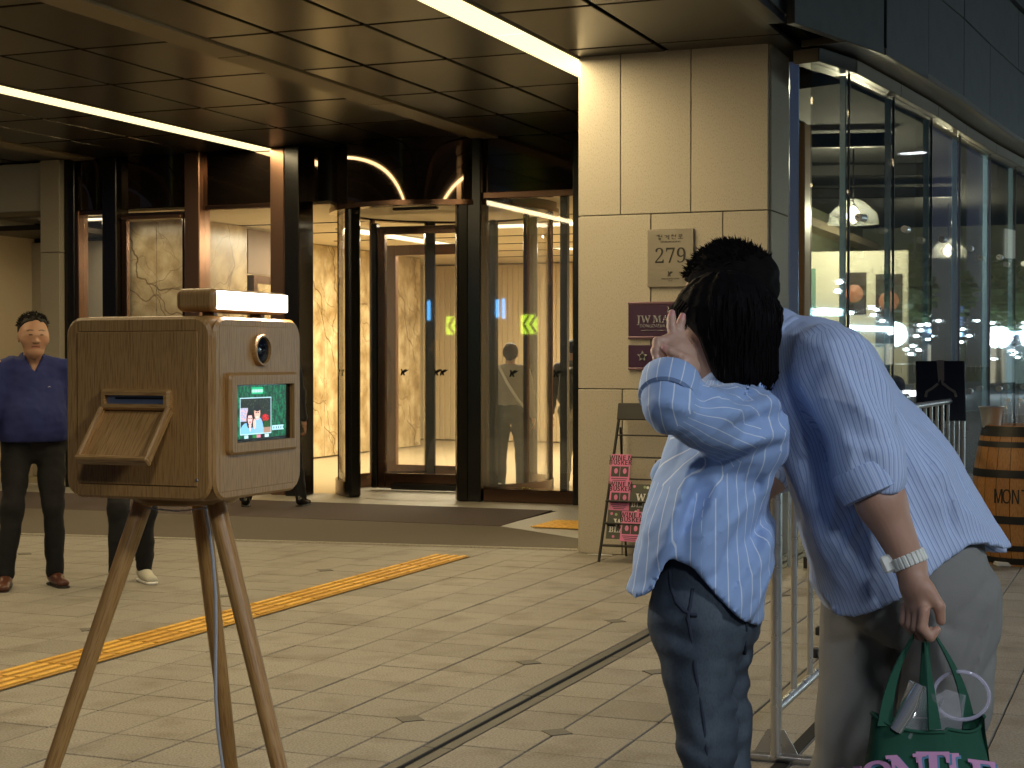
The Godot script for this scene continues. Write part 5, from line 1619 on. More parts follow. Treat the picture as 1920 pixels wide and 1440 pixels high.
# a dressed figure that faces +z; o holds the pose and colours
func figure(called: String, label: String, at: Vector3, turn: float, o: Dictionary) -> Node3D:
	var t := thing(called, label, "person", at, turn, o.get("group", ""))
	var k: float = o.get("scale", 1.0)
	var skin: Color = o.get("skin", SKIN)
	var cell: float = o.get("cell", 0.015)
	var belly: float = o.get("belly", 0.0)
	var wide: float = o.get("wide", 1.0)
	var hipY: float = o.get("hip", 0.92)
	var la: Vector3 = o.get("la", Vector3(0.1, 0.085, 0.0))
	var ra: Vector3 = o.get("ra", Vector3(-0.1, 0.085, 0.0))
	var hipL := Vector3(0.085 * wide, hipY, 0); var hipR := Vector3(-0.085 * wide, hipY, 0)
	var kl: Vector3 = o.get("lk", knee(hipL, la, Vector3.BACK)); var kr: Vector3 = o.get("rk", knee(hipR, ra, Vector3.BACK))
	var lean: Vector3 = o.get("lean", Vector3.ZERO)
	var up := Vector3(0, hipY - 0.92, 0) + lean
	var shL := Vector3(0.185 * wide, 1.40, -0.01) + up; var shR := Vector3(-0.185 * wide, 1.40, -0.01) + up
	var lh: Vector3 = o.get("lh", Vector3(0.27 * wide, 0.84, 0.03)) + up; var rh: Vector3 = o.get("rh", Vector3(-0.27 * wide, 0.84, 0.03)) + up
	var el := knee(shL, lh, Vector3(0.25, 0, -1), 0.285); var er := knee(shR, rh, Vector3(-0.25, 0, -1), 0.285)
	var neck := Vector3(0, 1.46, -0.01) + up
	var hc: Vector3 = Vector3(0, 1.585, 0.02) + up + o.get("head", Vector3.ZERO)
	var hb := Basis.from_euler(Vector3(o.get("nod", 0.0), o.get("look", 0.0), 0))
	var hs_k: float = o.get("head_scale", 1.0)
	var S := func(F: Field) -> Field: return F
	# body: one surface from head to ankles
	var B := Field.new(Vector3(-0.5, 0.0, -0.5), Vector3(0.5, 1.85, 0.5), cell)
	B.cone(neck + Vector3(0, -0.06, -0.01), hc + Vector3(0, -0.04, -0.03), 0.062, 0.055, 0.04)
	B.cone(Vector3(0, hipY + 0.03, 0), Vector3(0, 1.30, -0.01) + up, 0.09, 0.10, 0.04, Vector3.RIGHT, 1.4, 1.4)
	for q in [[shL, el, lh], [shR, er, rh]]:
		B.cone(q[0], q[1], 0.045, 0.036, 0.03)
		B.cone(q[1], q[2], 0.036, 0.026, 0.02)
	for q in [[hipL, kl, la], [hipR, kr, ra]]:
		B.cone(q[0], q[1], 0.075, 0.05, 0.03)
		B.cone(q[1], q[2], 0.048, 0.034, 0.02)
	var fs := [B]
	var hcell: float = o.get("head_cell", 0.008)
	var H := Field.new(hc - Vector3(0.13, 0.15, 0.14), hc + Vector3(0.13, 0.15, 0.15), hcell)
	head_shape(H, hc, hb, hs_k, o.get("full", 1.0))
	H.cone(hc + Vector3(0, -0.05, -0.03), neck + Vector3(0, -0.02, -0.01), 0.055, 0.06, 0.03)
	fs.append(H)
	for q in [[lh, el, -1.0], [rh, er, 1.0]]:
		var w: Vector3 = q[0]
		var ax := (w - q[1] as Vector3).normalized()
		var G := Field.new(w - Vector3(0.13, 0.2, 0.13), w + Vector3(0.13, 0.1, 0.16), 0.006)
		var ac := (Vector3(0, 0, -1) - ax * Vector3(0, 0, -1).dot(ax)).normalized()
		hand_shape(G, w, w + ax * 0.09, ac, Vector3(q[2], 0, 0).rotated(Vector3.UP, 0.0), 0.95, 0.4)
		fs.append(G)
	var inv := hb.transposed()
	part("body", fjoin(fs, func(p: Vector3, _n: Vector3) -> Color: return face_color(inv * (p - hc) / hs_k, skin) if p.distance_to(hc) < 0.16 * hs_k else skin), skin_mat(), t)
	# hair
	var hm := mat(o.get("hair", Color(0.012, 0.010, 0.009)).r, o.get("hair", Color(0.012, 0.010, 0.009)).g, o.get("hair", Color(0.012, 0.010, 0.009)).b, 0.45)
	var A := Field.new(hc - Vector3(0.14, 0.36, 0.16), hc + Vector3(0.14, 0.17, 0.14), 0.009)
	A.ell(hc + hb * Vector3(0, 0.042, -0.018) * hs_k, hb, Vector3(0.086, 0.096, 0.104) * hs_k)
	if o.get("long_hair", 0.0) > 0.0:
		A.cone(hc + hb * Vector3(0, 0.0, -0.05), hc + hb * Vector3(0, -o.long_hair, -0.06), 0.085, 0.075, 0.03)
	var line: float = o.get("hairline", 0.065)
	var hz := noise(0, 14.0, 4, 3)
	A.each(func(p: Vector3, d: float) -> float:
		var q: Vector3 = inv * (p - hc) / hs_k
		d += 0.004 * hz.get_noise_3d(p.x, p.y * 0.4, p.z)
		var cut: float = (q.z - 0.03) * 0.8 - (q.y - line - 0.02 * hz.get_noise_2d(q.x * 3.0, 5.0)) * 0.9      # keep the face free
		if q.y < -0.02 and o.get("long_hair", 0.0) == 0.0: cut = maxf(cut, -0.02 - q.y - maxf(0.0, -q.z - 0.02) * 0.6)
		if q.z < 0.03 and q.z > -0.045 and absf(q.x) > 0.06: cut = maxf(cut, 0.012 - q.y)
		return maxf(d, cut))
	hm.metallic_specular = 0.2
	part("hair", fmesh(A), hm, t)
	if o.has("spikes"):
		var hs := st()
		for i in int(o.spikes):
			var e := Vector3(rng.randf_range(-1, 1), rng.randf_range(0.15, 1.0), rng.randf_range(-1, 0.75)).normalized()
			if e.z > 0.35 and e.y < 0.62: continue
			var root: Vector3 = hc + hb * (Vector3(0, 0.042, -0.018) + e * Vector3(0.083, 0.092, 0.10)) * hs_k
			var go := hb * (e + Vector3(rng.randf_range(-0.4, 0.4), 0.2, 0.5)).normalized()
			var l := rng.randf_range(0.014, 0.03)
			strands(hs, [[root, root + go * l * 0.5, root + go * l * 0.8 - Vector3(0, 0.001, 0), root + go * l - Vector3(0, 0.003, 0)]], 0.0028)
		part("hair_ends", hs.commit(), hm, t)
	# upper garment
	var T := Field.new(Vector3(-0.5, 0.6, -0.45), Vector3(0.5, 1.6, 0.45), cell)
	var hem: float = o.get("hem", 0.93) + up.y
	T.cone(Vector3(0, 1.32, -0.015) + up, Vector3(0, hem + 0.06, 0.01 + belly * 0.5), 0.118, 0.115 + belly * 0.6, 0.05, Vector3.RIGHT, 1.38 * wide, 1.30 * wide)
	if belly > 0.0: T.ell(Vector3(0, 1.06, 0.05) + up, Basis.IDENTITY, Vector3(0.17, 0.16, 0.10 + belly), 0.06)
	T.cone(shL + Vector3(-0.075 * wide, -0.005, 0), shR + Vector3(0.075 * wide, -0.005, 0), 0.068, 0.068, 0.05)
	T.cone(Vector3(0, 1.40, -0.02) + up, neck + Vector3(0, 0.005, 0), 0.085, 0.066, 0.03)
	var sl: float = o.get("sleeve", 0.9)
	for q in [[shL, el, lh], [shR, er, rh]]:
		T.cone(q[0] + Vector3(0, -0.022, 0), q[1], 0.062, 0.052, 0.05)
		if sl > 0.5: T.cone(q[1], (q[1] as Vector3).lerp(q[2], sl), 0.052, 0.042, 0.025)
	var fz := noise(0, 5.0, 8, 3)
	T.each(func(p: Vector3, d: float) -> float:
		var e := d + 0.013 * fz.get_noise_3d(p.x * 1.4, p.y * 0.8, p.z * 1.4) + 0.006 * fz.get_noise_3d(p.x * 2.0, p.y * 5.0, p.z * 2.0) - 0.002
		var g := Vector2(p.x - neck.x, p.z - neck.z)
		if p.y > neck.y - 0.02: e = maxf(e, p.y - neck.y - 0.012)
		if absf(p.x) < 0.05 and p.z > 0.0 and p.y > neck.y - 0.12: e = maxf(e, (p.y - (neck.y - 0.10) - absf(p.x) * 1.9) * 0.45)
		return maxf(e, hem - p.y) if absf(p.x) < 0.22 * wide else e)
	part(o.get("top_name", "jacket"), fmesh(T), o.top, t)
	if o.get("collar", false):
		var cs := st()
		for s: float in [-1.0, 1.0]:
			var pts := [neck + Vector3(0, 0.02, -0.07), neck + Vector3(s * 0.06, 0.012, -0.045), neck + Vector3(s * 0.074, -0.005, 0.01), neck + Vector3(s * 0.055, -0.04, 0.058), neck + Vector3(s * 0.035, -0.075, 0.085)]
			tube_in(cs, pts, [0.014, 0.018, 0.020, 0.019, 0.010], 8)
		part("collar", cs.commit(), o.top, t)
		part("chest_mark", prism([Vector2(-0.012, -0.003), Vector2(0, 0.004), Vector2(0.012, -0.004), Vector2(0.002, 0.001)], 0.002), M.paper, t, Vector3(0.085, 1.27, 0.15 + belly * 0.1) + up)
	# trousers
	var L := Field.new(Vector3(-0.45, 0.0, -0.6), Vector3(0.45, 1.15, 0.6), cell)
	L.cone(Vector3(0, hipY + 0.08, 0.005), Vector3(0, hipY - 0.02, -0.01), 0.112 + belly * 0.3, 0.122, 0.04, Vector3.RIGHT, 1.32 * wide, 1.32 * wide)
	for q in [[hipL, kl, la], [hipR, kr, ra]]:
		L.cone(q[0] + Vector3(0, -0.03, 0), q[1], 0.098, 0.068, 0.04)
		L.cone(q[1], q[2] + Vector3(0, 0.01, 0), 0.068, o.get("cuff", 0.058), 0.03)
	var lz := noise(0, 6.0, 18, 3)
	L.each(func(p: Vector3, d: float) -> float:
		var e := d + 0.013 * lz.get_noise_3d(p.x, p.y * 0.8, p.z) + 0.006 * lz.get_noise_3d(p.x * 1.5, p.y * 2.6, p.z * 1.5)
		return maxf(e, p.y - hipY - 0.13))
	part("trousers", fmesh(L), o.legs, t)
	for q in [[la, kl, 1.0], [ra, kr, -1.0]]:
		var f := (Vector3.BACK * 0.97 + Vector3(q[2] * 0.2, 0, 0)).normalized()
		var pitch: float = o.get("toe_l" if q[2] > 0 else "toe_r", 0.0)
		var sd := Vector3.UP.cross(f).normalized()
		f = f.rotated(sd, -pitch)
		var W := Field.new(q[0] - Vector3(0.16, 0.16, 0.28), q[0] + Vector3(0.16, 0.16, 0.28), 0.008)
		var dn := f.cross(sd) * -1.0 if f.cross(sd).y > 0 else f.cross(sd)
		W.cone(q[0] + dn * 0.03 - f * 0.045, q[0] + dn * 0.035 + f * 0.05, 0.037, 0.036, 0.03)
		W.cone(q[0] + dn * 0.042 + f * 0.05, q[0] + dn * 0.05 + f * 0.16, 0.034, 0.027, 0.03, sd, 1.15, 1.5)
		W.cone(q[0] - f * 0.03, q[0] + dn * 0.02, 0.04, 0.04, 0.03)
		var base: Vector3 = q[0]
		W.each(func(p: Vector3, d: float) -> float: return maxf(d, (p - base).dot(dn) - 0.078))
		part("shoe", fmesh(W), o.shoes, t)
		var so := Field.new(base - Vector3(0.16, 0.16, 0.28), base + Vector3(0.16, 0.16, 0.28), 0.009)
		so.cone(base + dn * 0.07 - f * 0.05, base + dn * 0.07 + f * 0.16, 0.042, 0.042, 0.02)
		so.each(func(p: Vector3, d: float) -> float: return maxf(d, absf((p - base).dot(dn) - 0.075) - 0.010), 0.05)
		part("sole", fmesh(so), o.get("sole", M.iron), t)
	t.scale = Vector3.ONE * k
	return t

func people():
	var navy := tri(mat(0.016, 0.026, 0.15, 0.85), 60, 60, 60)
	navy.rim_enabled = true
	navy.rim = 0.08
	var black := mat(0.006, 0.006, 0.0085, 0.85)
	var brown := mat(0.10, 0.035, 0.02, 0.35)
	figure("person", "older man in navy polo sweater and black trousers walking behind the booth", Vector3(-6.74, 0, -8.53), deg_to_rad(44), {
		"scale": 1.0, "top": navy, "top_name": "polo_sweater", "legs": black, "shoes": brown, "collar": true, "belly": 0.05, "wide": 1.16, "full": 1.2, "hem": 0.92,
		"la": Vector3(0.12, 0.08, 0.10), "ra": Vector3(-0.19, 0.09, 0.16), "toe_r": -0.1, "hairline": 0.062, "spikes": 700, "head_scale": 1.1, "head": Vector3(0, 0.005, 0.01), "hair": Color(0.035, 0.032, 0.03), "head_cell": 0.0042, "cell": 0.014,
		"lh": Vector3(0.30, 0.84, -0.10), "rh": Vector3(-0.33, 0.84, 0.12), "look": 0.05, "skin": Color(0.47, 0.27, 0.18)})
	figure("person", "person in dark trousers and white sneakers hidden behind the photo booth", Vector3(-6.12, 0, -8.72), deg_to_rad(40), {
		"top": mat(0.05, 0.05, 0.06, 0.85), "legs": black, "shoes": mat(0.55, 0.53, 0.45, 0.7), "sole": M.white, "la": Vector3(0.09, 0.085, -0.15), "ra": Vector3(-0.12, 0.11, 0.16), "toe_r": -0.35, "cuff": 0.05, "scale": 0.97})
	figure("person", "person in dark clothes and black shoes standing near the doors behind the booth", Vector3(-8.05, 0, -13.85), deg_to_rad(200), {
		"top": mat(0.03, 0.03, 0.035, 0.85), "legs": black, "shoes": M.black, "la": Vector3(0.3, 0.085, 0.0), "ra": Vector3(-0.24, 0.085, 0.05)})
	var grey := tri(mat(0.30, 0.29, 0.25, 0.9), 30, 30, 30)
	var lt := figure("person", "person in grey jacket with pale crossbody strap standing behind the glass side panel", Vector3(-6.74, 0.006, -16.72), deg_to_rad(196), {
		"top": grey, "legs": mat(0.05, 0.065, 0.07, 0.85), "shoes": M.white, "sole": M.white, "long_hair": 0.06, "hem": 0.84, "scale": 0.94, "cuff": 0.085, "la": Vector3(0.14, 0.085, 0.0), "ra": Vector3(-0.14, 0.085, 0.02)})
	part("crossbody_strap", tube([Vector3(0.12, 1.44, -0.13), Vector3(0.02, 1.25, -0.165), Vector3(-0.1, 1.06, -0.165), Vector3(-0.2, 0.93, -0.12)], 0.018, 8), M.paper, lt)
	figure("person", "person in dark top and pale trousers with black backpack behind the glass", Vector3(-6.22, 0.0, -17.35), deg_to_rad(190), {
		"top": mat(0.10, 0.10, 0.10, 0.9), "legs": mat(0.4, 0.38, 0.32, 0.85), "shoes": M.iron, "scale": 0.97})
	var bp := thing("backpack", "black backpack worn by the person nearest the panel mullion", "backpack", Vector3(-6.22, 0.0, -17.35), deg_to_rad(190))
	var F := Field.new(Vector3(-0.25, 0.8, -0.42), Vector3(0.25, 1.5, 0.1), 0.014)
	F.cone(Vector3(0, 1.26, -0.2), Vector3(0, 1.0, -0.21), 0.09, 0.105, 0.05, Vector3.RIGHT, 1.4, 1.45)
	F.cone(Vector3(0, 1.06, -0.28), Vector3(0, 1.0, -0.285), 0.05, 0.055, 0.03, Vector3.RIGHT, 1.8, 1.8)
	part("pack", fmesh(F), M.iron, bp)
	for s: float in [-1.0, 1.0]:
		part("strap", tube([Vector3(s * 0.1, 1.32, -0.16), Vector3(s * 0.13, 1.46, -0.04), Vector3(s * 0.12, 1.36, 0.13), Vector3(s * 0.14, 1.1, 0.13), Vector3(s * 0.14, 1.0, -0.12)], 0.016, 7), M.iron, bp)
	# diners behind the shopfront glass
	var seat := {"lk": Vector3(0.11, 0.50, 0.40), "rk": Vector3(-0.11, 0.50, 0.40), "la": Vector3(0.11, 0.085, 0.42), "ra": Vector3(-0.11, 0.085, 0.42), "hip": 0.50, "cell": 0.018, "legs": black, "shoes": M.iron, "lh": Vector3(0.16, 1.1, 0.30), "rh": Vector3(-0.16, 1.1, 0.30)}
	var d1 := seat.duplicate()
	d1.top = mat(0.55, 0.42, 0.16, 0.9)
	figure("person", "diner in yellow top seated at the restaurant table behind the glass", Vector3(-2.22, 0, -14.6), deg_to_rad(-140), d1)
	var d2 := seat.duplicate()
	d2.top = mat(0.08, 0.08, 0.09, 0.9)
	figure("person", "diner in dark top seated deeper in the restaurant", Vector3(-2.35, 0, -18.3), deg_to_rad(10), d2)
	for q in [[Vector3(-2.22, 0, -14.6), -140.0, "wooden chair under the diner in yellow"], [Vector3(-2.35, 0, -18.3), 10.0, "wooden chair under the diner in dark"]]:
		var c := thing("dining_chair", q[2], "chair", q[0], deg_to_rad(q[1]), "restaurant chairs")
		part("seat", bbox(Vector3(0.44, 0.035, 0.42), 0.008), M.wood_wall, c, Vector3(0, 0.37, 0.05))
		part("backrest", bbox(Vector3(0.42, 0.36, 0.03), 0.01), M.wood_wall, c, Vector3(0, 0.66, -0.19))
		for sx: float in [-0.19, 0.19]:
			for sz: float in [-0.15, 0.23]:
				part("leg", tube([Vector3(sx, 0, sz), Vector3(sx, 0.36, sz)], 0.014, 7), M.wood_wall, c)

# ---------- the couple ----------
func stripe_mat(period: float, cols: Array, rough := 0.8) -> StandardMaterial3D:
	var im := Image.create(128, 8, false, Image.FORMAT_RGB8)
	for x in 128:
		var u := x / 128.0
		var c: Color = cols[0][1]
		for q in cols:
			if u >= q[0]: c = q[1]
		for y in 8: im.set_pixel(x, y, lin(c.r, c.g, c.b))
	var m := mat(1, 1, 1, rough)
	m.albedo_texture = ImageTexture.create_from_image(im)
	m.uv1_scale = Vector3(1.0 / period, 1.0, 1.0)
	m.rim_enabled = true
	m.rim = 0.2
	m.backlight_enabled = true
	m.backlight = Color(0.08, 0.09, 0.11)
	return m

func strands(s: SurfaceTool, roots: Array, r0: float):
	for q in roots: tube_in(s, q, [r0, r0 * 0.9, r0 * 0.55, r0 * 0.08], 4, false)

func couple():
	woman()
	bending_man()

# cloth folds on the side that faces +z: [x0, y0, x1, y1, width, height], negative for a valley; a fold starts sharp and runs out
func crease(p: Vector3, list: Array, z0: float) -> float:
	var sum := 0.0
	var here := smoothstep(z0 - 0.06, z0 + 0.02, p.z)
	if here <= 0.0: return 0.0
	for q in list:
		var w: float = q[4]
		var ax: float = q[2] - q[0]; var ay: float = q[3] - q[1]
		var px: float = p.x - q[0]; var py: float = p.y - q[1]
		var t := clampf((px * ax + py * ay) / (ax * ax + ay * ay), 0.0, 1.0)
		px -= ax * t; py -= ay * t
		var side := (px * ay - py * ax) / sqrt(ax * ax + ay * ay) / w      # one flank steeper than the other
		var e := (px * px + py * py) / (w * w)
		if e < 7.0:
			sum -= q[5] * exp(-e * (1.6 if side > 0.0 else 0.6)) * sin(PI * lerpf(0.12, 0.97, pow(t, 0.7)))
	return sum * here

func woman():
	var t := thing("person", "woman with black bob in oversize blue striped shirt and jeans raising a hand", "person", Vector3(-0.86, 0, -3.212), deg_to_rad(21.9))
	var Fd := Vector3(-0.94, 0, -0.34); var Ls := Vector3(-0.34, 0, 0.94)
	var skin := Color(0.52, 0.32, 0.23)
	# body
	var hc := Vector3(0.026, 1.498, -0.022)
	var hb := Basis(Vector3.UP.cross(Fd).normalized(), Vector3.UP, Fd).rotated(Vector3.UP, 0.0)
	var B := Field.new(Vector3(-0.3, 0.0, -0.35), Vector3(0.3, 1.5, 0.45), 0.014)
	B.cone(Vector3(0.06, 1.36, -0.01), Vector3(0.04, 1.46, -0.02), 0.052, 0.047, 0.04)
	B.cone(Vector3(0.03, 1.30, 0), Vector3(0, 0.98, 0), 0.075, 0.08, 0.04, Ls, 1.4, 1.4)
	B.cone(Vector3(0.03, 1.31, 0.13), Vector3(-0.085, 1.355, 0.25), 0.034, 0.026, 0.03)
	B.cone(Vector3(-0.085, 1.355, 0.25), Vector3(-0.062, 1.425, 0.14), 0.026, 0.022, 0.02)
	B.cone(Vector3(0.105, 1.33, -0.13), Vector3(-0.02, 1.17, -0.25), 0.036, 0.03, 0.03)
	B.cone(Vector3(-0.02, 1.17, -0.25), Vector3(0.02, 1.02, -0.31), 0.03, 0.022, 0.02)
	for s: float in [1.0, -1.0]:
		B.cone(Vector3(-0.01, 0.92, 0) + Ls * 0.075 * s, Vector3(0.033, 0.51, 0) + Ls * 0.07 * s, 0.055, 0.03, 0.03)
		B.cone(Vector3(0.033, 0.51, 0) + Ls * 0.07 * s, Vector3(0.085, 0.08, 0) + Ls * 0.07 * s, 0.03, 0.025, 0.03)
	var H := Field.new(hc - Vector3(0.14, 0.16, 0.14), hc + Vector3(0.14, 0.15, 0.14), 0.006)
	head_shape(H, hc, hb, 0.92)
	H.cone(Vector3(0.035, 1.47, -0.02), Vector3(0.055, 1.37, -0.012), 0.047, 0.05, 0.03)
	# raised left hand: two fingers up, the rest folded
	var G := Field.new(Vector3(-0.17, 1.37, 0.02), Vector3(0.0, 1.60, 0.24), 0.0032)
	G.cone(Vector3(-0.09, 1.39, 0.21), Vector3(-0.06, 1.43, 0.135), 0.0265, 0.0225, 0.01)
	G.cone(Vector3(-0.06, 1.43, 0.135), Vector3(-0.068, 1.46, 0.12), 0.023, 0.021, 0.015, Vector3(-0.8, 0.3, 0.5).normalized(), 1.1, 1.35)
	G.cone(Vector3(-0.068, 1.457, 0.12), Vector3(-0.082, 1.488, 0.112), 0.019, 0.014, 0.015, Vector3(-0.85, -0.1, 0.5).normalized(), 1.4, 2.1)
	for q in [
		[Vector3(-0.066, 1.484, 0.106), Vector3(-0.070, 1.508, 0.101), Vector3(-0.067, 1.523, 0.098), Vector3(-0.064, 1.534, 0.096), 0.0092],
		[Vector3(-0.080, 1.487, 0.112), Vector3(-0.087, 1.512, 0.110), Vector3(-0.087, 1.528, 0.108), Vector3(-0.086, 1.54, 0.106), 0.0095],
		[Vector3(-0.095, 1.484, 0.118), Vector3(-0.117, 1.483, 0.130), Vector3(-0.119, 1.465, 0.139), Vector3(-0.106, 1.455, 0.139), 0.0092],
		[Vector3(-0.105, 1.470, 0.125), Vector3(-0.122, 1.464, 0.137), Vector3(-0.119, 1.449, 0.143), Vector3(-0.105, 1.443, 0.139), 0.0082],
		[Vector3(-0.060, 1.445, 0.146), Vector3(-0.078, 1.455, 0.157), Vector3(-0.094, 1.464, 0.155), Vector3(-0.105, 1.47, 0.149), 0.0098]]:
		G.cone(q[0], q[1], q[4] * 1.05, q[4], 0.007)
		G.cone(q[1], q[2], q[4], q[4] * 0.92, 0.003)
		G.cone(q[2], q[3], q[4] * 0.92, q[4] * 0.72, 0.003)
	var R := Field.new(Vector3(-0.1, 0.84, -0.45), Vector3(0.16, 1.12, -0.18), 0.006)
	R.cone(Vector3(0.0, 1.08, -0.287), Vector3(0.02, 1.02, -0.31), 0.026, 0.022, 0.02)
	hand_shape(R, Vector3(0.02, 1.02, -0.31), Vector3(0.03, 0.945, -0.325), Fd, -Ls, 0.88, 0.35)
	var inv := hb.transposed()
	part("body", fjoin([B, H, G, R], func(p: Vector3, _n: Vector3) -> Color:
		if p.distance_to(hc) < 0.13 and p.z < 0.085: return face_color(inv * (p - hc) / 0.92, skin)
		var c := skin
		for q in [Vector3(-0.088, 1.54, 0.112), Vector3(-0.064, 1.534, 0.102), Vector3(-0.106, 1.47, 0.155)]:
			if p.distance_to(q) < 0.009: c = Color(0.6, 0.3, 0.26)
		return c), skin_mat(), t)
	# hair: black bob to the shoulders
	var A := Field.new(Vector3(-0.13, 1.34, -0.18), Vector3(0.19, 1.68, 0.16), 0.0065)
	A.ell(Vector3(0.032, 1.528, -0.018), Basis.IDENTITY, Vector3(0.106, 0.097, 0.108), 0.03)
	A.cone(Vector3(0.045, 1.52, -0.015), Vector3(0.062, 1.43, -0.01), 0.098, 0.075, 0.03, Vector3.BACK, 1.02, 1.1)
	var hz := noise(0, 30.0, 4, 2); var h2 := noise(0, 9.0, 14, 2)
	A.each(func(p: Vector3, d: float) -> float:
		var az := atan2(p.z + 0.015, p.x - 0.035)
		d += 0.0035 * hz.get_noise_2d(az * 1.1, p.y * 0.12) + 0.006 * h2.get_noise_2d(az * 0.6, p.y * 0.7)
		# open on the face side
		var edge := pw(p.y, [1.36, 1.40, 1.44, 1.49, 1.525, 1.56, 1.60], [0.03, 0.012, -0.005, -0.025, -0.052, -0.085, -0.2])
		var cut := (edge - p.x) * 0.8
		if p.y > 1.535: cut = -1.0
		return maxf(maxf(d, cut), 1.395 + 0.012 * hz.get_noise_2d(az * 2.0, 3.0) - p.y), 0.05)
	var hm := mat(0.006, 0.005, 0.0055, 0.42)
	hm.metallic_specular = 0.12
	hm.roughness = 0.6
	part("hair", fmesh(A), hm, t)
	var hs := st()
	for i in 620:
		var az := rng.randf_range(-PI * 0.75, PI * 0.8)
		var e := Vector3(cos(az), 0, sin(az))
		var c0 := Vector3(0.045, 0, -0.014)
		var pts := []
		var top := rng.randf_range(1.45, 1.60)
		var low := rng.randf_range(1.376, 1.405)
		for k in 7:
			var y := lerpf(top, low, k / 6.0)
			var q := march(A, c0 + e * 0.2 + Vector3(0, maxf(y, 1.405), 0), -e)
			q = Vector3(q.x, y, q.z) - e * 0.0012
			if y < 1.405: q -= e * (1.405 - y) * 0.45
			pts.append(q)
		if pts[6].x < pw(pts[6].y, [1.36, 1.40, 1.44], [0.03, 0.014, -0.002]): continue
		if pts[3].x < pw(pts[3].y, [1.40, 1.44, 1.49, 1.525, 1.56], [0.016, 0.0, -0.02, -0.048, -0.08]): continue
		tube_in(hs, pts, [0.0012, 0.0022, 0.0024, 0.0024, 0.0022, 0.0016, 0.0003], 4, false)
	for i in 90:   # loose fringe over the cheek
		var u := rng.randf()
		var a := Vector3(-0.058 + 0.01 * u, 1.57 - 0.02 * u, 0.03 + 0.05 * u - 0.12 * rng.randf())
		var b := Vector3(-0.072 + 0.02 * u, 1.535 - 0.015 * u, a.z * 0.98)
		strands(hs, [[a, a.lerp(b, 0.5) + Vector3(-0.008, 0, 0), b, b + Vector3(0.006 * rng.randf_range(-1, 1.6), -rng.randf_range(0.008, 0.03), 0)]], 0.0018)
	part("hair_ends", hs.commit(), hm, t)
	# shirt
	var T := Field.new(Vector3(-0.26, 0.86, -0.34), Vector3(0.26, 1.48, 0.46), 0.0085)
	T.cone(Vector3(0.035, 1.30, -0.005), Vector3(0.0, 1.10, 0.0), 0.098, 0.116, 0.05, Ls, 1.55, 1.35)
	T.cone(Vector3(0.0, 1.10, 0.0), Vector3(-0.022, 0.90, 0.0), 0.116, 0.140, 0.05, Ls, 1.35, 1.30)
	T.cone(Vector3(-0.04, 1.2, 0.02), Vector3(-0.115, 0.93, 0.02), 0.05, 0.062, 0.06, Ls, 1.5, 1.6)
	T.cone(Vector3(0.045, 1.335, 0.11), Vector3(0.11, 1.345, -0.12), 0.055, 0.055, 0.05)
	T.cone(Vector3(0.065, 1.355, -0.01), Vector3(0.058, 1.385, -0.012), 0.075, 0.062, 0.03)
	T.cone(Vector3(0.115, 1.325, -0.10), Vector3(0.06, 1.22, -0.2), 0.06, 0.06, 0.04)
	T.cone(Vector3(0.06, 1.22, -0.2), Vector3(-0.04, 1.18, -0.25), 0.055, 0.05, 0.03)
	# left sleeve, wide and hanging, and its rolled cuff
	T.cone(Vector3(0.052, 1.322, 0.104), Vector3(-0.090, 1.358, 0.252), 0.070, 0.047, 0.05)
	T.cone(Vector3(0.10, 1.268, 0.07), Vector3(-0.05, 1.338, 0.225), 0.050, 0.042, 0.05)
	T.cone(Vector3(-0.102, 1.358, 0.262), Vector3(-0.100, 1.402, 0.228), 0.050, 0.055, 0.02)
	var f1 := noise(0, 4.2, 3, 3, 0.06); var f2 := noise(1, 2.6, 23, 2, 0.08)
	var rot := Basis(Vector3.BACK, 0.75)
	var wf := [
		[0.125, 1.215, -0.06, 1.06, 0.017, 0.016], [0.13, 1.17, 0.0, 1.02, 0.013, -0.012], [0.13, 1.13, 0.02, 0.95, 0.016, 0.015], [0.06, 1.15, -0.03, 0.98, 0.012, -0.010],
		[-0.05, 1.25, -0.13, 1.02, 0.014, 0.014], [-0.03, 1.22, -0.09, 1.05, 0.011, -0.011], [0.0, 1.21, -0.05, 1.03, 0.013, 0.010], [0.125, 1.05, 0.06, 0.93, 0.012, 0.011], [0.10, 1.23, 0.10, 0.99, 0.013, 0.010],
		[0.14, 1.31, -0.02, 1.275, 0.012, 0.011], [0.13, 1.285, 0.0, 1.245, 0.010, -0.009], [0.11, 1.365, -0.05, 1.345, 0.013, 0.012], [0.10, 1.34, -0.02, 1.315, 0.009, -0.009], [0.05, 1.385, 0.10, 1.32, 0.010, -0.011], [0.085, 1.39, 0.14, 1.34, 0.011, 0.010],
		[-0.06, 1.385, -0.02, 1.35, 0.009, -0.009], [-0.13, 1.37, -0.05, 1.345, 0.010, 0.010], [0.15, 1.37, 0.11, 1.24, 0.012, 0.011], [0.02, 1.36, 0.08, 1.385, 0.008, -0.008]]
	var cax := Vector3(0.22, 0.72, -0.65).normalized()
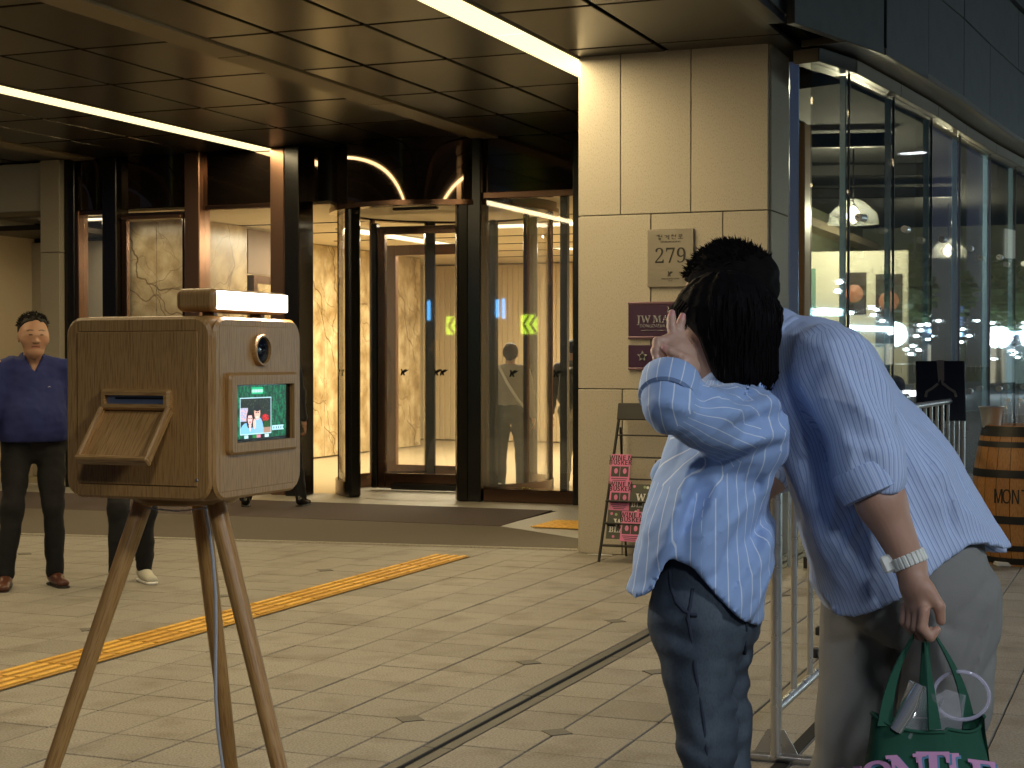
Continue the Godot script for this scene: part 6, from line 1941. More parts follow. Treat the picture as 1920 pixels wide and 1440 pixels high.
	T.each(func(p: Vector3, d: float) -> float:
		var q := rot * p
		d += 0.015 * f1.get_noise_3d(q.x * 2.0, q.y * 0.55, q.z) + 0.014 * (f2.get_noise_3d(q.x * 1.6, q.y * 0.5, q.z * 0.8)) + 0.003 * f1.get_noise_3d(q.x * 6.0, q.y * 1.8, q.z * 3.0)
		d += crease(p, wf, 0.02)
		var hem := pw(p.x, [-0.18, -0.155, -0.125, -0.095, -0.05, 0.0, 0.04, 0.085, 0.105, 0.13], [0.985, 0.978, 0.995, 1.062, 1.045, 0.985, 0.945, 0.918, 0.92, 0.96])
		if p.z < -0.02: hem += 0.02
		# V of the neck, open cuff
		if p.x < -0.03 and p.y > 1.36 and p.z > 0.1: d = maxf(d, (p - Vector3(-0.098, 1.409, 0.222)).dot(cax) * 0.9)
		d = maxf(d, 0.042 - p.distance_to(Geometry3D.get_closest_point_to_segment(p, Vector3(-0.098, 1.405, 0.226), Vector3(-0.07, 1.44, 0.18))))
		return maxf(d, hem - p.y), 0.05)
	var sm := stripe_mat(0.0245, [[0.0, Color(0.29, 0.42, 0.70)], [0.905, Color(0.66, 0.74, 0.86)], [0.985, Color(0.29, 0.42, 0.70)]])
	sm.normal_enabled = true
	var panels := [
		[Vector3(0.02, 0.9, 0), Vector3(0.02, 1.4, 0), Vector3(0.3, 0, -1), 0.155],
		[Vector3(0.05, 1.28, 0.12), Vector3(-0.115, 1.355, 0.29), Vector3(-0.6, -1, -0.3), 0.075],
		[Vector3(-0.112, 1.345, 0.275), Vector3(-0.09, 1.417, 0.21), Vector3(0.9, 0.0, 0.45), 1.0, 1],
		[Vector3(0.115, 1.33, -0.10), Vector3(0.03, 1.2, -0.22), Vector3(0, -1, 0), 0.06]]
	var seam := Vector3(-0.62, 0.15, 0.72).normalized()
	part("shirt", sewn(T, panels, func(p: Vector3) -> int:
		if p.z < -0.13 and p.y < 1.31 and p.y > 1.1 and p.x < 0.11: return 3
		var s := (p - Vector3(0.045, 1.29, 0.13)).dot(seam)
		if s > 0.012 and p.y > 1.175 - 0.25 * p.x:
			return 2 if (p - Vector3(-0.085, 1.352, 0.255)).dot(Vector3(-0.72, 0.62, 0.32)) > 0.0 and p.z > 0.14 else 1
		return 0), sm, t)
	var cs := st()
	tube_in(cs, [Vector3(0.025, 1.385, 0.035), Vector3(0.05, 1.392, 0.052), Vector3(0.09, 1.398, 0.045), Vector3(0.118, 1.4, 0.01), Vector3(0.12, 1.4, -0.03), Vector3(0.09, 1.398, -0.07)], [0.008, 0.013, 0.014, 0.014, 0.014, 0.01], 8)
	part("collar", cs.commit(), sm, t)
	var cx := cax.cross(Vector3.RIGHT).normalized()
	part("folded_cuff", lathe([Vector2(0.053, -0.045), Vector2(0.0595, -0.042), Vector2(0.0625, -0.02), Vector2(0.0615, 0.006), Vector2(0.057, 0.010), Vector2(0.050, 0.006), Vector2(0.048, -0.02)], 30), stripe_mat(0.068, [[0.0, Color(0.29, 0.42, 0.70)], [0.905, Color(0.66, 0.74, 0.86)], [0.985, Color(0.29, 0.42, 0.70)]]), t, Vector3(-0.099, 1.404, 0.225), Basis(cx, cax, cx.cross(cax)) * Basis.from_scale(Vector3(1.06, 1.0, 0.94)))
	part("inner_top", tube([Vector3(-0.005, 1.395, 0.03), Vector3(0.012, 1.385, 0.045), Vector3(0.03, 1.388, 0.05)], 0.009, 8), mat(0.6, 0.52, 0.36, 0.8), t)
	# jeans
	var J := Field.new(Vector3(-0.22, 0.02, -0.25), Vector3(0.26, 1.1, 0.25), 0.0095)
	J.cone(Vector3(-0.012, 1.07, 0), Vector3(-0.012, 0.95, 0), 0.095, 0.102, 0.03, Ls, 1.3, 1.35)
	J.ell(Vector3(0.022, 0.925, 0.0), Basis(Ls.cross(Vector3.UP), Vector3.UP, Ls), Vector3(0.076, 0.08, 0.135), 0.05)
	for s: float in [1.0, -1.0]:
		var o := Ls * s
		J.cone(Vector3(-0.012, 0.92, 0) + o * 0.075, Vector3(0.012, 0.69, 0) + o * 0.07, 0.088, 0.054, 0.04)
		J.cone(Vector3(0.012, 0.69, 0) + o * 0.07, Vector3(0.036, 0.50, 0) + o * 0.07, 0.054, 0.046, 0.04)
		J.cone(Vector3(0.036, 0.50, 0) + o * 0.07, Vector3(0.085, 0.09, 0) + o * 0.07, 0.056, 0.046, 0.04)
	var j1 := noise(0, 7.0, 31, 3)
	var jf := [[0.10, 0.86, 0.0, 0.815, 0.010, -0.009], [0.09, 0.83, 0.02, 0.79, 0.008, 0.007], [0.085, 0.80, 0.0, 0.765, 0.009, -0.009], [0.08, 0.765, 0.02, 0.745, 0.008, 0.006], [0.085, 0.70, 0.03, 0.69, 0.009, -0.006], [-0.11, 0.92, -0.03, 0.89, 0.012, -0.007], [-0.10, 0.88, -0.04, 0.86, 0.010, 0.006], [-0.07, 0.70, 0.0, 0.66, 0.012, -0.006], [0.09, 0.655, 0.02, 0.63, 0.010, -0.007]]
	J.each(func(p: Vector3, d: float) -> float:
		d += 0.006 * j1.get_noise_3d(p.x * 0.9, p.y * 2.2, p.z * 0.9)
		if p.y < 0.9 and p.x > 0.02: d += 0.0035 * sin(p.y * 110.0 + p.x * 20.0 + p.z * 14.0) * smoothstep(0.92, 0.84, p.y) * smoothstep(0.66, 0.76, p.y)
		d += crease(p, jf, -0.02)
		return maxf(d, p.y - 1.075), 0.05)
	var dm := tri(mat(0.085, 0.11, 0.14, 0.8), 2.2, 1.1, 2.2)
	dm.albedo_texture = ntex(noise(0, 0.008, 33, 4), [0.0, 0.4, 0.6, 0.8, 1.0], [[0.4, 0.42, 0.46], [0.62, 0.64, 0.68], [0.9, 0.9, 0.9], [1.0, 1.0, 1.0], [1, 1, 1]], 512)
	dm.detail_enabled = true
	dm.detail_blend_mode = BaseMaterial3D.BLEND_MODE_MUL
	dm.detail_albedo = ntex(noise(0, 0.4, 35, 2), [0.0, 0.5, 1.0], [[0.6, 0.6, 0.62], [0.9, 0.9, 0.9], [1, 1, 1]], 256)
	part("jeans", fmesh(J), dm, t)
	# stitched seams, pocket edges
	var side := func(p: Vector3, dir: Vector3) -> Vector3: return march(J, p + dir * 0.2, -dir)
	var sp := []
	for i in 16:
		var y := lerpf(1.0, 0.22, i / 15.0)
		sp.append(side.call(Vector3(pw(y, [0.1, 0.5, 0.69, 0.92], [0.085, 0.036, 0.012, -0.012]), y, 0.05), (Ls * 0.93 + Vector3(-0.05, 0, 0)).normalized()))
	var thread := mat(0.022, 0.03, 0.05, 0.85)
	part("side_seam", tube(sp, 0.0042, 6), thread, t)
	var pk := []
	for q in [Vector2(-0.088, 1.03), Vector2(-0.087, 1.0), Vector2(-0.08, 0.975), Vector2(-0.066, 0.96), Vector2(-0.052, 0.954), Vector2(-0.042, 0.953)]:
		pk.append(side.call(Vector3(q.x, q.y, 0.0), Vector3(0, 0, 1)))
	part("pocket_edge", tube(pk, 0.0042, 6), thread, t)
	pk = []
	for i in 9:
		var y := lerpf(0.935, 0.862, i / 8.0)
		pk.append(side.call(Vector3(lerpf(0.042, 0.054, i / 8.0), y, 0.0), Vector3(0.15, 0, 1).normalized()))
	pk.append(side.call(Vector3(0.066, 0.853, 0.0), Vector3(0.2, 0, 1).normalized()))
	part("pocket_edge", tube(pk, 0.004, 6), thread, t)
	for s: float in [1.0, -1.0]:
		var W := Field.new(Vector3(-0.3, -0.02, -0.3), Vector3(0.3, 0.2, 0.3), 0.01)
		var a := Vector3(0.085, 0.05, 0) + Ls * 0.07 * s
		W.cone(a, a + Fd * 0.14 - Vector3(0, 0.015, 0), 0.042, 0.032, 0.03)
		W.each(func(p: Vector3, d: float) -> float: return maxf(d, 0.0 - p.y))
		part("shoe", fmesh(W), M.white, t)

# walk along a ray to the surface of a field
func march(F: Field, p: Vector3, dir: Vector3) -> Vector3:
	for i in 160:
		var g := (p - F.o) / F.c
		if g.x >= 0 and g.y >= 0 and g.z >= 0 and g.x < F.n.x - 1 and g.y < F.n.y - 1 and g.z < F.n.z - 1:
			var k := Vector3i(g.round())
			if F.f[(k.z * F.n.y + k.y) * F.n.x + k.x] < 0.0005: return p - dir * 0.0015
		p += dir * 0.003
	return p

func bending_man():
	var t := thing("person", "man bending forward in pale blue pinstripe shirt and khaki trousers with white watch", "person", Vector3(-0.51, 0, -3.514), deg_to_rad(21.9))
	var Fd := Vector3(-0.94, 0, -0.34); var Ls := Vector3(-0.34, 0, 0.94)
	var skin := Color(0.44, 0.25, 0.17)
	var hc := Vector3(-0.372, 1.555, -0.075)
	var hb := Basis(Vector3.UP.cross(Fd).normalized(), Vector3.UP, Fd)
	hb = hb.rotated(hb.x, 0.2)
	var el := Vector3(-0.146, 1.225, 0.30); var wr := Vector3(-0.072, 1.052, 0.335)
	var B := Field.new(Vector3(-0.5, 0.0, -0.4), Vector3(0.35, 1.62, 0.45), 0.014)
	B.cone(Vector3(-0.22, 1.45, -0.01), Vector3(-0.33, 1.52, -0.06), 0.068, 0.058, 0.04)
	B.cone(Vector3(-0.17, 1.38, 0), Vector3(0.03, 1.03, 0), 0.10, 0.105, 0.04, Ls, 1.4, 1.3)
	B.cone(Vector3(-0.19, 1.42, 0.2), el, 0.05, 0.042, 0.03)
	B.cone(Vector3(-0.2, 1.4, -0.2), Vector3(-0.225, 1.2, -0.2), 0.05, 0.042, 0.03)
	B.cone(Vector3(-0.225, 1.2, -0.2), Vector3(-0.31, 1.14, -0.14), 0.038, 0.028, 0.02)
	for q in [[Vector3(0.06, 0.96, 0.09), Vector3(0.05, 0.52, 0.1), Vector3(0.07, 0.09, 0.1)], [Vector3(-0.03, 0.96, -0.09), Vector3(-0.1, 0.53, -0.1), Vector3(-0.06, 0.09, -0.12)]]:
		B.cone(q[0], q[1], 0.075, 0.045, 0.03)
		B.cone(q[1], q[2], 0.045, 0.03, 0.03)
	var H := Field.new(hc - Vector3(0.15, 0.17, 0.15), hc + Vector3(0.15, 0.16, 0.15), 0.007)
	head_shape(H, hc, hb, 1.0)
	H.cone(Vector3(-0.34, 1.52, -0.06), Vector3(-0.25, 1.46, -0.02), 0.056, 0.066, 0.03)
	# near forearm and the hand that holds the bag straps
	var G := Field.new(Vector3(-0.22, 0.88, 0.24), Vector3(0.06, 1.28, 0.44), 0.004)
	G.cone(el, el.lerp(wr, 0.3), 0.043, 0.046, 0.02)
	G.cone(el.lerp(wr, 0.3), wr, 0.046, 0.029, 0.02)
	G.cone(wr, Vector3(-0.066, 1.015, 0.342), 0.0285, 0.027, 0.012, Vector3(0.25, 0, 1).normalized(), 1.0, 1.2)
	G.cone(Vector3(-0.066, 1.02, 0.342), Vector3(-0.064, 0.975, 0.35), 0.0195, 0.0165, 0.015, Vector3(0.3, 0, 1).normalized(), 1.8, 2.2)
	for i in 4:
		var z := 0.318 + 0.0205 * i
		var x := -0.076 + 0.006 * i
		var l: float = [0.85, 0.97, 1.0, 0.92][i]
		var p0 := Vector3(x, 0.972, z + 0.003)
		var p1 := p0 + Vector3(-0.004, -0.034 * l, 0.002)
		var p2 := p1 + Vector3(0.015, -0.019 * l, 0.002)
		var p3 := p2 + Vector3(0.012, 0.014, 0.0)
		G.cone(p0, p1, 0.0108, 0.0102, 0.005)
		G.cone(p1, p2, 0.0102, 0.0094, 0.003)
		G.cone(p2, p3, 0.0094, 0.0078, 0.003)
	G.cone(Vector3(-0.048, 1.012, 0.368), Vector3(-0.028, 0.98, 0.378), 0.0145, 0.0115, 0.01)
	G.cone(Vector3(-0.028, 0.98, 0.378), Vector3(-0.024, 0.952, 0.375), 0.0115, 0.009, 0.003)
	# far hand round the woman's waist
	var R := Field.new(Vector3(-0.46, 1.02, -0.26), Vector3(-0.2, 1.24, 0.0), 0.006)
	R.cone(Vector3(-0.24, 1.19, -0.188), Vector3(-0.31, 1.14, -0.14), 0.036, 0.027, 0.02)
	hand_shape(R, Vector3(-0.31, 1.14, -0.14), Vector3(-0.385, 1.115, -0.105), Vector3(0.1, 0.9, 0.3).normalized(), Vector3(0.35, -0.1, 0.9).normalized(), 1.0, 0.3)
	var inv := hb.transposed()
	part("body", fjoin([B, H, G, R], func(p: Vector3, _n: Vector3) -> Color: return face_color(inv * (p - hc), skin) if p.distance_to(hc) < 0.15 else skin), skin_mat(), t)
	# short dark hair, standing up on top
	var A := Field.new(hc - Vector3(0.16, 0.16, 0.16), hc + Vector3(0.16, 0.18, 0.16), 0.007)
	A.ell(hc + hb * Vector3(0, 0.048, -0.02), hb, Vector3(0.092, 0.092, 0.106))
	var hz := noise(0, 26.0, 4, 2)
	A.each(func(p: Vector3, d: float) -> float:
		var q: Vector3 = inv * (p - hc)
		d += 0.006 * hz.get_noise_3dv(p)
		var cut := (q.z - 0.05) * 0.8 - (q.y - 0.06) * 0.9
		cut = maxf(cut, -0.055 - q.y + maxf(0.0, q.z + 0.03) * 1.3)
		return maxf(d, cut), 0.05)
	var hm := mat(0.008, 0.007, 0.0065, 0.45)
	hm.metallic_specular = 0.1
	hm.roughness = 0.65
	part("hair", fmesh(A), hm, t)
	var hs := st()
	for i in 1900:
		var th := rng.randf_range(0, TAU)
		var ph := rng.randf_range(0.0, 1.45)
		var e := Vector3(sin(ph) * cos(th), cos(ph), sin(ph) * sin(th))
		if e.z > 0.35 and e.y < 0.3 or e.y < 0.42: continue
		var root := hc + hb * (Vector3(0, 0.048, -0.02) + e * Vector3(0.088, 0.088, 0.102))
		var fwd := hb * (e * Vector3(1, 1, 1) + Vector3(rng.randf_range(-0.3, 0.3), 0.25, 0.75) * (0.5 + 0.5 * e.y)).normalized()
		var l := rng.randf_range(0.010, 0.026) * clampf(0.25 + e.y * 0.7, 0.2, 0.95)
		var side := Vector3(rng.randf_range(-1, 1), rng.randf_range(-1, 1), rng.randf_range(-1, 1)) * 0.004
		strands(hs, [[root, root + fwd * l * 0.4, root + fwd * l * 0.75 + side, root + fwd * l + side * 1.6]], 0.0016)
	part("hair_ends", hs.commit(), hm, t)
	# shirt
	var T := Field.new(Vector3(-0.40, 0.86, -0.36), Vector3(0.30, 1.60, 0.46), 0.009)
	T.cone(Vector3(-0.175, 1.385, 0.0), Vector3(-0.055, 1.17, 0.0), 0.142, 0.176, 0.05, Ls, 1.38, 1.2)
	T.cone(Vector3(-0.055, 1.17, 0.0), Vector3(-0.005, 0.95, 0.0), 0.176, 0.2, 0.05, Ls, 1.2, 1.1)
	T.cone(Vector3(-0.03, 1.12, 0.0), Vector3(0.10, 0.97, 0.0), 0.16, 0.16, 0.06, Ls, 1.2, 1.1)
	T.cone(Vector3(-0.20, 1.44, 0.15), Vector3(-0.20, 1.43, -0.18), 0.078, 0.078, 0.05)
	T.cone(Vector3(-0.21, 1.45, -0.01), Vector3(-0.265, 1.49, -0.03), 0.088, 0.066, 0.04)
	T.cone(Vector3(-0.19, 1.42, 0.2), Vector3(-0.152, 1.255, 0.29), 0.08, 0.064, 0.05)
	T.cone(Vector3(-0.152, 1.255, 0.29), Vector3(-0.144, 1.215, 0.302), 0.064, 0.06, 0.02)
	T.cone(Vector3(-0.2, 1.4, -0.19), Vector3(-0.225, 1.21, -0.2), 0.08, 0.072, 0.05)
	var f1 := noise(0, 3.6, 5, 3, 0.06); var f2 := noise(1, 2.4, 29, 2, 0.08)
	var mf := [
		[-0.11, 1.42, -0.02, 1.22, 0.017, 0.015], [-0.09, 1.38, 0.02, 1.16, 0.014, -0.012], [-0.115, 1.2, -0.13, 0.97, 0.018, 0.016], [-0.085, 1.2, -0.06, 1.02, 0.014, -0.013], [0.0, 1.27, 0.09, 1.09, 0.018, 0.014], [0.03, 1.2, 0.05, 1.08, 0.012, -0.011],
		[-0.2, 1.3, -0.19, 1.03, 0.018, 0.015], [-0.23, 1.32, -0.23, 1.08, 0.015, -0.012], [-0.15, 1.14, -0.19, 0.97, 0.012, 0.010], [-0.16, 1.52, -0.11, 1.38, 0.014, 0.011], [-0.22, 1.46, -0.16, 1.34, 0.015, 0.008], [-0.19, 1.44, -0.13, 1.33, 0.012, -0.005],
		[-0.2, 1.31, -0.10, 1.285, 0.012, -0.005], [-0.21, 1.285, -0.11, 1.265, 0.010, 0.005], [-0.19, 1.37, -0.12, 1.31, 0.012, 0.006], [0.0, 1.36, 0.15, 1.12, 0.018, 0.010], [0.08, 1.15, 0.16, 1.07, 0.013, 0.012], [-0.06, 1.1, 0.03, 1.04, 0.012, 0.010], [-0.25, 1.47, -0.17, 1.49, 0.012, 0.009], [-0.23, 1.2, -0.2, 1.0, 0.012, 0.010]]
	var rot := Basis(Vector3.BACK, -0.5)
	T.each(func(p: Vector3, d: float) -> float:
		var q := rot * p
		d += 0.015 * f1.get_noise_3d(q.x * 2.0, q.y * 0.6, q.z) + 0.014 * f2.get_noise_3d(q.x * 1.6, q.y * 0.5, q.z * 0.8) + 0.003 * f1.get_noise_3d(q.x * 6.0, q.y * 1.8, q.z * 3.0)
		d += crease(p, mf, 0.02)
		var hem := pw(p.x, [-0.3, -0.24, -0.2, -0.165, -0.13, -0.04, 0.02, 0.086, 0.13, 0.17, 0.21], [1.02, 1.0, 0.972, 0.915, 0.925, 0.985, 1.035, 1.073, 1.07, 1.058, 1.05])
		if p.z < -0.05: hem = lerpf(hem, 1.0, 0.4)
		if p.z > 0.235: hem = 1.19
		return maxf(d, hem - p.y), 0.05)
	var sm := stripe_mat(0.0105, [[0.0, Color(0.50, 0.60, 0.82)], [0.30, Color(0.33, 0.45, 0.72)], [0.42, Color(0.50, 0.60, 0.82)], [0.60, Color(0.27, 0.36, 0.62)], [0.80, Color(0.33, 0.45, 0.72)], [0.86, Color(0.50, 0.60, 0.82)]])
	var panels := [
		[Vector3(0.03, 1.0, 0), Vector3(-0.18, 1.42, 0), Vector3(-0.6, -0.3, -0.6), 0.2],
		[Vector3(-0.19, 1.43, 0.2), Vector3(-0.148, 1.235, 0.295), Vector3(-0.5, 0, -1), 0.07],
		[Vector3(-0.2, 1.4, -0.19), Vector3(-0.225, 1.21, -0.2), Vector3(0, 0, 1), 0.075]]
	part("shirt", sewn(T, panels, func(p: Vector3) -> int:
		var s := (p - Vector3(-0.185, 1.41, 0.175)).dot(Vector3(0.1, -0.35, 0.93))
		var ln := Geometry3D.get_closest_point_to_segment(p, Vector3(-0.19, 1.42, 0.2), Vector3(-0.144, 1.215, 0.302))
		if s > 0.0 and p.distance_to(ln) < 0.10 and p.y > 1.15: return 1
		if p.z < -0.17 and p.y > 1.1 and p.x < -0.14: return 2
		return 0), sm, t)
	var ax := (wr - el).normalized()
	var cb := Basis(ax.cross(Vector3.BACK).normalized(), ax, ax.cross(Vector3.BACK).normalized().cross(ax))
	part("rolled_cuff", lathe([Vector2(0.060, -0.028), Vector2(0.0665, -0.024), Vector2(0.069, 0.0), Vector2(0.066, 0.03), Vector2(0.058, 0.034), Vector2(0.05, 0.034)], 28), stripe_mat(0.026, [[0.0, Color(0.50, 0.60, 0.82)], [0.30, Color(0.33, 0.45, 0.72)], [0.42, Color(0.50, 0.60, 0.82)], [0.60, Color(0.27, 0.36, 0.62)], [0.80, Color(0.33, 0.45, 0.72)]]), t, Vector3(-0.1455, 1.218, 0.302), cb)
	var cl := st()
	tube_in(cl, [Vector3(-0.315, 1.475, 0.02), Vector3(-0.285, 1.50, 0.05), Vector3(-0.245, 1.525, 0.03), Vector3(-0.235, 1.53, -0.03), Vector3(-0.26, 1.515, -0.085), Vector3(-0.30, 1.485, -0.10)], [0.008, 0.014, 0.016, 0.016, 0.014, 0.008], 8)
	part("collar", cl.commit(), sm, t)
	# trousers
	var J := Field.new(Vector3(-0.30, 0.02, -0.35), Vector3(0.32, 1.16, 0.35), 0.0105)
	J.cone(Vector3(0.02, 1.09, 0), Vector3(0.0, 0.98, 0), 0.135, 0.152, 0.04, Ls, 1.2, 1.2)
	J.ell(Vector3(0.055, 0.99, 0.0), Basis(Ls.cross(Vector3.UP), Vector3.UP, Ls), Vector3(0.105, 0.11, 0.18), 0.05)
	J.cone(Vector3(0.06, 0.96, 0.09), Vector3(0.055, 0.52, 0.11), 0.118, 0.083, 0.035)
	J.cone(Vector3(0.055, 0.52, 0.11), Vector3(0.07, 0.08, 0.1), 0.083, 0.07, 0.03)
	J.cone(Vector3(-0.05, 0.96, -0.07), Vector3(-0.088, 0.53, -0.10), 0.118, 0.088, 0.035)
	J.cone(Vector3(-0.088, 0.53, -0.10), Vector3(-0.06, 0.08, -0.12), 0.088, 0.072, 0.03)
	var kf := [[0.15, 1.03, 0.02, 0.90, 0.010, -0.009], [0.14, 0.98, 0.06, 0.72, 0.014, 0.011], [0.12, 0.94, 0.03, 0.74, 0.012, -0.010], [0.0, 0.96, 0.03, 0.78, 0.014, 0.011], [-0.03, 0.95, -0.02, 0.62, 0.016, -0.014], [-0.10, 0.95, -0.12, 0.7, 0.014, 0.009], [-0.15, 0.9, -0.06, 0.84, 0.011, -0.008], [0.16, 0.86, 0.09, 0.80, 0.010, -0.008], [0.15, 0.70, 0.08, 0.62, 0.012, -0.008], [-0.02, 0.93, 0.09, 0.89, 0.010, -0.007]]
	var j1 := noise(0, 4.5, 37, 3); var j2 := noise(1, 3.0, 39, 2)
	J.each(func(p: Vector3, d: float) -> float:
		d += 0.012 * j1.get_noise_3d(p.x * 1.8, p.y * 0.7, p.z) + 0.010 * j2.get_noise_3d(p.x * 1.3, p.y * 0.45, p.z * 1.3)
		d += crease(p, kf, -0.02)
		return maxf(d, p.y - 1.12), 0.05)
	var km := tri(mat(0.205, 0.2, 0.185, 0.85), 14, 14, 14)
	km.normal_enabled = true
	km.normal_texture = ntex(noise(0, 0.1, 47, 3), [], [], 256, true, 1.2)
	part("trousers", fmesh(J), km, t)
	for q in [Vector3(0.07, 0.05, 0.1), Vector3(-0.06, 0.05, -0.12)]:
		var W := Field.new(q - Vector3(0.25, 0.08, 0.2), q + Vector3(0.2, 0.12, 0.2), 0.01)
		W.cone(q, q + Fd * 0.17 - Vector3(0, 0.015, 0), 0.045, 0.035, 0.03)
		W.each(func(p: Vector3, d: float) -> float: return maxf(d, 0.0 - p.y))
		part("shoe", fmesh(W), M.iron, t)
	# white watch
	var wb := Basis(ax.cross(Vector3.RIGHT).normalized(), ax, ax.cross(Vector3.RIGHT).normalized().cross(ax))
	var wp := wr.lerp(el, 0.06)
	var wm := mat(0.68, 0.68, 0.62, 0.45)
	var links := st()
	for k in 22:
		var u := TAU * k / 22.0
		bbox_in(links, Vector3(sin(u), 0, cos(u)) * 0.0335, Vector3(0.0085, 0.024, 0.006), 0.0015, Basis(Vector3.UP, u))
	lathe_in(links, [Vector2(0.0335, -0.010), Vector2(0.0345, 0.0), Vector2(0.0335, 0.010)], 26)
	part("watch_band", links.commit(), wm, t, wp, wb)
	part("watch_case", bbox(Vector3(0.012, 0.034, 0.034), 0.004), wm, t, wp + Vector3(-0.036, -0.004, 0.006), wb)
	tote()

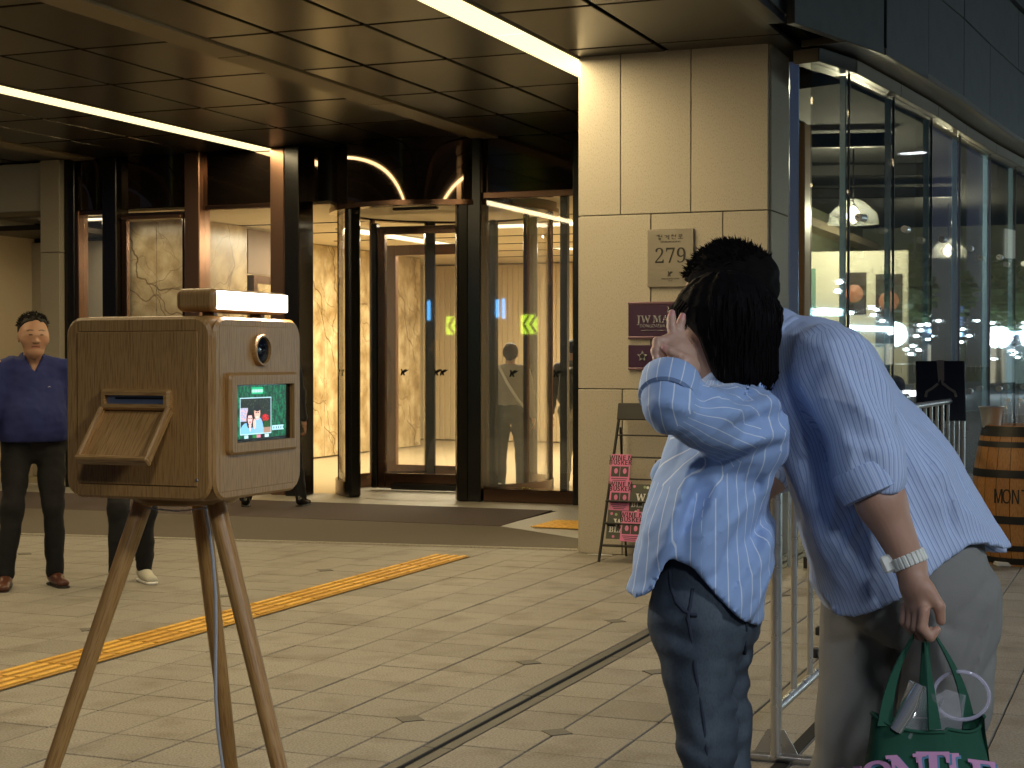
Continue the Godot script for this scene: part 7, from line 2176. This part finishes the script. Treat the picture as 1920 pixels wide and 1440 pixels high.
func tote():
	var o := Vector3(-0.51, 0, -3.514)
	var t := thing("tote_bag", "dark green cloth tote bag with pink arched letters held by the bending man", "tote bag", o, deg_to_rad(21.9))
	var gm := tri(mat(0.006, 0.066, 0.036, 0.85), 40, 40, 40)
	gm.normal_enabled = true
	gm.normal_texture = ntex(noise(0, 0.12, 57, 2), [], [], 256, true, 1.5)
	gm.cull_mode = BaseMaterial3D.CULL_DISABLED
	# cloth: rings from the rim down; open on top
	var fz := noise(0, 3.2, 77, 3, 0.1)
	var cen := Vector3(-0.045, 0, 0.36)
	var rows := []
	var ny := 26; var na := 64
	for j in ny + 1:
		var v := float(j) / ny
		var row := []
		for i in na + 1:
			var a := TAU * i / na
			var ca := cos(a); var sa := sin(a)
			var w := lerpf(0.108, 0.165, smoothstep(0.0, 0.8, v))
			var dp := lerpf(0.052, 0.085, smoothstep(0.0, 0.6, v))
			if v > 0.9: dp *= 1.0 - (v - 0.9) * 6.0
			var x := w * signf(ca) * pow(absf(ca), 0.75)
			var z := dp * signf(sa) * pow(absf(sa), 0.8)
			var y := 0.76 - 0.40 * v
			if v < 0.35:
				var rim := 1.0 - v / 0.35
				y += rim * (0.012 * cos(a * 2.0) - 0.022 * smoothstep(0.02, 0.1, x) * (1.0 if sa > 0 else 0.2))
				if x > 0.03 and sa > 0.0: z -= rim * 0.03
			var p := cen + Vector3(x + 0.01 * v, y, z)
			var nz := fz.get_noise_3dv(p * 1.0) * 0.016 + fz.get_noise_3dv(p * Vector3(3.2, 0.9, 3.2)) * 0.007
			p += Vector3(ca * 0.6, 0, sa) * nz * (0.5 + v)
			row.append(p)
		rows.append(row)
	var nor := func(j: int, i: int) -> Vector3:
		var a: Vector3 = rows[j][(i + 1) % na] - rows[j][(i - 1 + na) % na]
		var b: Vector3 = rows[mini(j + 1, ny)][i] - rows[maxi(j - 1, 0)][i]
		var q := a.cross(b).normalized()
		return q if q.dot(rows[j][i] - cen - Vector3(0, rows[j][i].y, 0)) > 0 else -q
	var s := st()
	for j in ny:
		for i in na:
			var n0: Vector3 = nor.call(j, i); var n1: Vector3 = nor.call(j, (i + 1) % na); var n2: Vector3 = nor.call(j + 1, (i + 1) % na); var n3: Vector3 = nor.call(j + 1, i)
			tri3(s, rows[j][i], rows[j][i + 1], rows[j + 1][i + 1], n0, n1, n2)
			tri3(s, rows[j][i], rows[j + 1][i + 1], rows[j + 1][i], n0, n2, n3)
	for i in na:
		tri3(s, rows[ny][i], rows[ny][i + 1], cen + Vector3(0, 0.355, 0), Vector3.DOWN, Vector3.DOWN, Vector3.DOWN)
	part("bag_body", s.commit(), gm, t)
	var rim := []
	for i in na + 1: rim.append(rows[0][i])
	part("rim_hem", tube(rim, 0.0035, 6), gm, t)
	# straps: flat ribbons that meet in the hand
	var hold := Vector3(-0.05, 0.934, 0.352)
	for q in [[Vector3(-0.135, 0.757, 0.395), Vector3(-0.010, 0, -0.006), 0.0], [Vector3(-0.045, 0.755, 0.415), Vector3(-0.003, 0, 0.012), 0.3], [Vector3(-0.04, 0.755, 0.31), Vector3(0.005, 0, -0.012), -0.3], [Vector3(0.042, 0.738, 0.335), Vector3(0.012, 0, 0.004), 0.2]]:
		var rb := st()
		var a: Vector3 = q[0]; var b: Vector3 = hold + q[1]
		var last := []
		for i in 13:
			var u := i / 12.0
			var p := a.lerp(b, u) + Vector3(0, -0.0, 0) + (Vector3(q[1].x, 0, q[1].z) * 1.2) * sin(PI * u)
			var w := Vector3(0.0135, 0, 0).rotated(Vector3.UP, q[2] + u * 1.1) * (1.0 - 0.35 * u)
			var n := Vector3(0, 0, 1).rotated(Vector3.UP, q[2] + u * 1.1)
			var e := [p - w + n * 0.0015, p + w + n * 0.0015, p + w - n * 0.0015, p - w - n * 0.0015]
			if i:
				for k in 4:
					var nn: Vector3 = [n, w.normalized(), -n, -w.normalized()][k]
					quad(rb, last[k], last[(k + 1) % 4], e[(k + 1) % 4], e[k], nn)
			last = e
		# over the fingers
		part("strap", rb.commit(), gm, t)
	# pink letters with blue shade, arched on the front
	var blue := mat(0.08, 0.2, 0.32, 0.7)
	var word := "MONTLEY"
	for i in 7:
		var u := (i - 3.0) / 3.0
		var x := cen.x - 0.005 + u * 0.145
		var y := 0.628 + 0.045 * (1.0 - u * u)
		var hit := Vector3(x, y, 0)
		var best := 9.0
		var bn := Vector3.BACK
		for j in ny:
			for k in na:
				var p: Vector3 = rows[j][k]
				if p.z > cen.z - 0.01:
					var d := Vector2(p.x - x, p.y - y).length()
					if d < best:
						best = d
						hit.z = p.z
						bn = nor.call(j, k)
		bn = (bn + Vector3(0, 0, 0.25)).normalized()
		var upw := (Vector3.UP - bn * bn.y).normalized()
		var bs := Basis(upw.cross(bn), upw, bn) * Basis(Vector3.BACK, -u * 0.28)
		part("letter_shade", letters(word[i], 0.072, 0.0012, "Droid Serif", true), blue, t, hit + bn * 0.0028 + Vector3(0.005, -0.004, 0), bs)
		part("letter", letters(word[i], 0.072, 0.0012, "Droid Serif", true), tri(mat(0.5, 0.24, 0.42, 0.7), 1, 1, 1), t, hit + bn * 0.0042, bs)
	# clear cup with a round handle lid, standing in the bag
	var c := thing("plastic_cup", "clear plastic cup with shiny wrapper sticking out of the tote bag", "cup", o, deg_to_rad(21.9))
	var pm := glass_mat(0.9, 0.9, 0.92, 0.14, 0.06)
	part("cup_body", lathe([Vector2(0.0, 0.0), Vector2(0.028, 0.0), Vector2(0.030, 0.01), Vector2(0.037, 0.11), Vector2(0.039, 0.112), Vector2(0.036, 0.112)], 26), pm, c, Vector3(-0.095, 0.72, 0.375), Basis(Vector3.BACK, -0.42))
	part("wrapper", tube([Vector3(-0.115, 0.75, 0.40), Vector3(-0.088, 0.80, 0.405), Vector3(-0.07, 0.835, 0.40)], [0.013, 0.016, 0.011], 7), mat(0.75, 0.75, 0.72, 0.12, 0.8), c)
	var ring := []
	for i in 33:
		var a := TAU * i / 32.0
		ring.append(Vector3(0.022 + 0.05 * cos(a), 0.805 + 0.046 * sin(a), 0.35 + 0.012 * cos(a)))
	part("loop_handle", tube(ring, 0.0042, 8), glass_mat(0.8, 0.75, 0.95, 0.3, 0.05), c)
	part("wrap_sheet", prism([Vector2(-0.03, -0.03), Vector2(0.035, -0.035), Vector2(0.045, 0.03), Vector2(0.0, 0.045), Vector2(-0.035, 0.03)], 0.0015), glass_mat(0.9, 0.9, 0.95, 0.1, 0.05), c, Vector3(-0.01, 0.775, 0.365), Basis(Vector3.UP, 0.4))
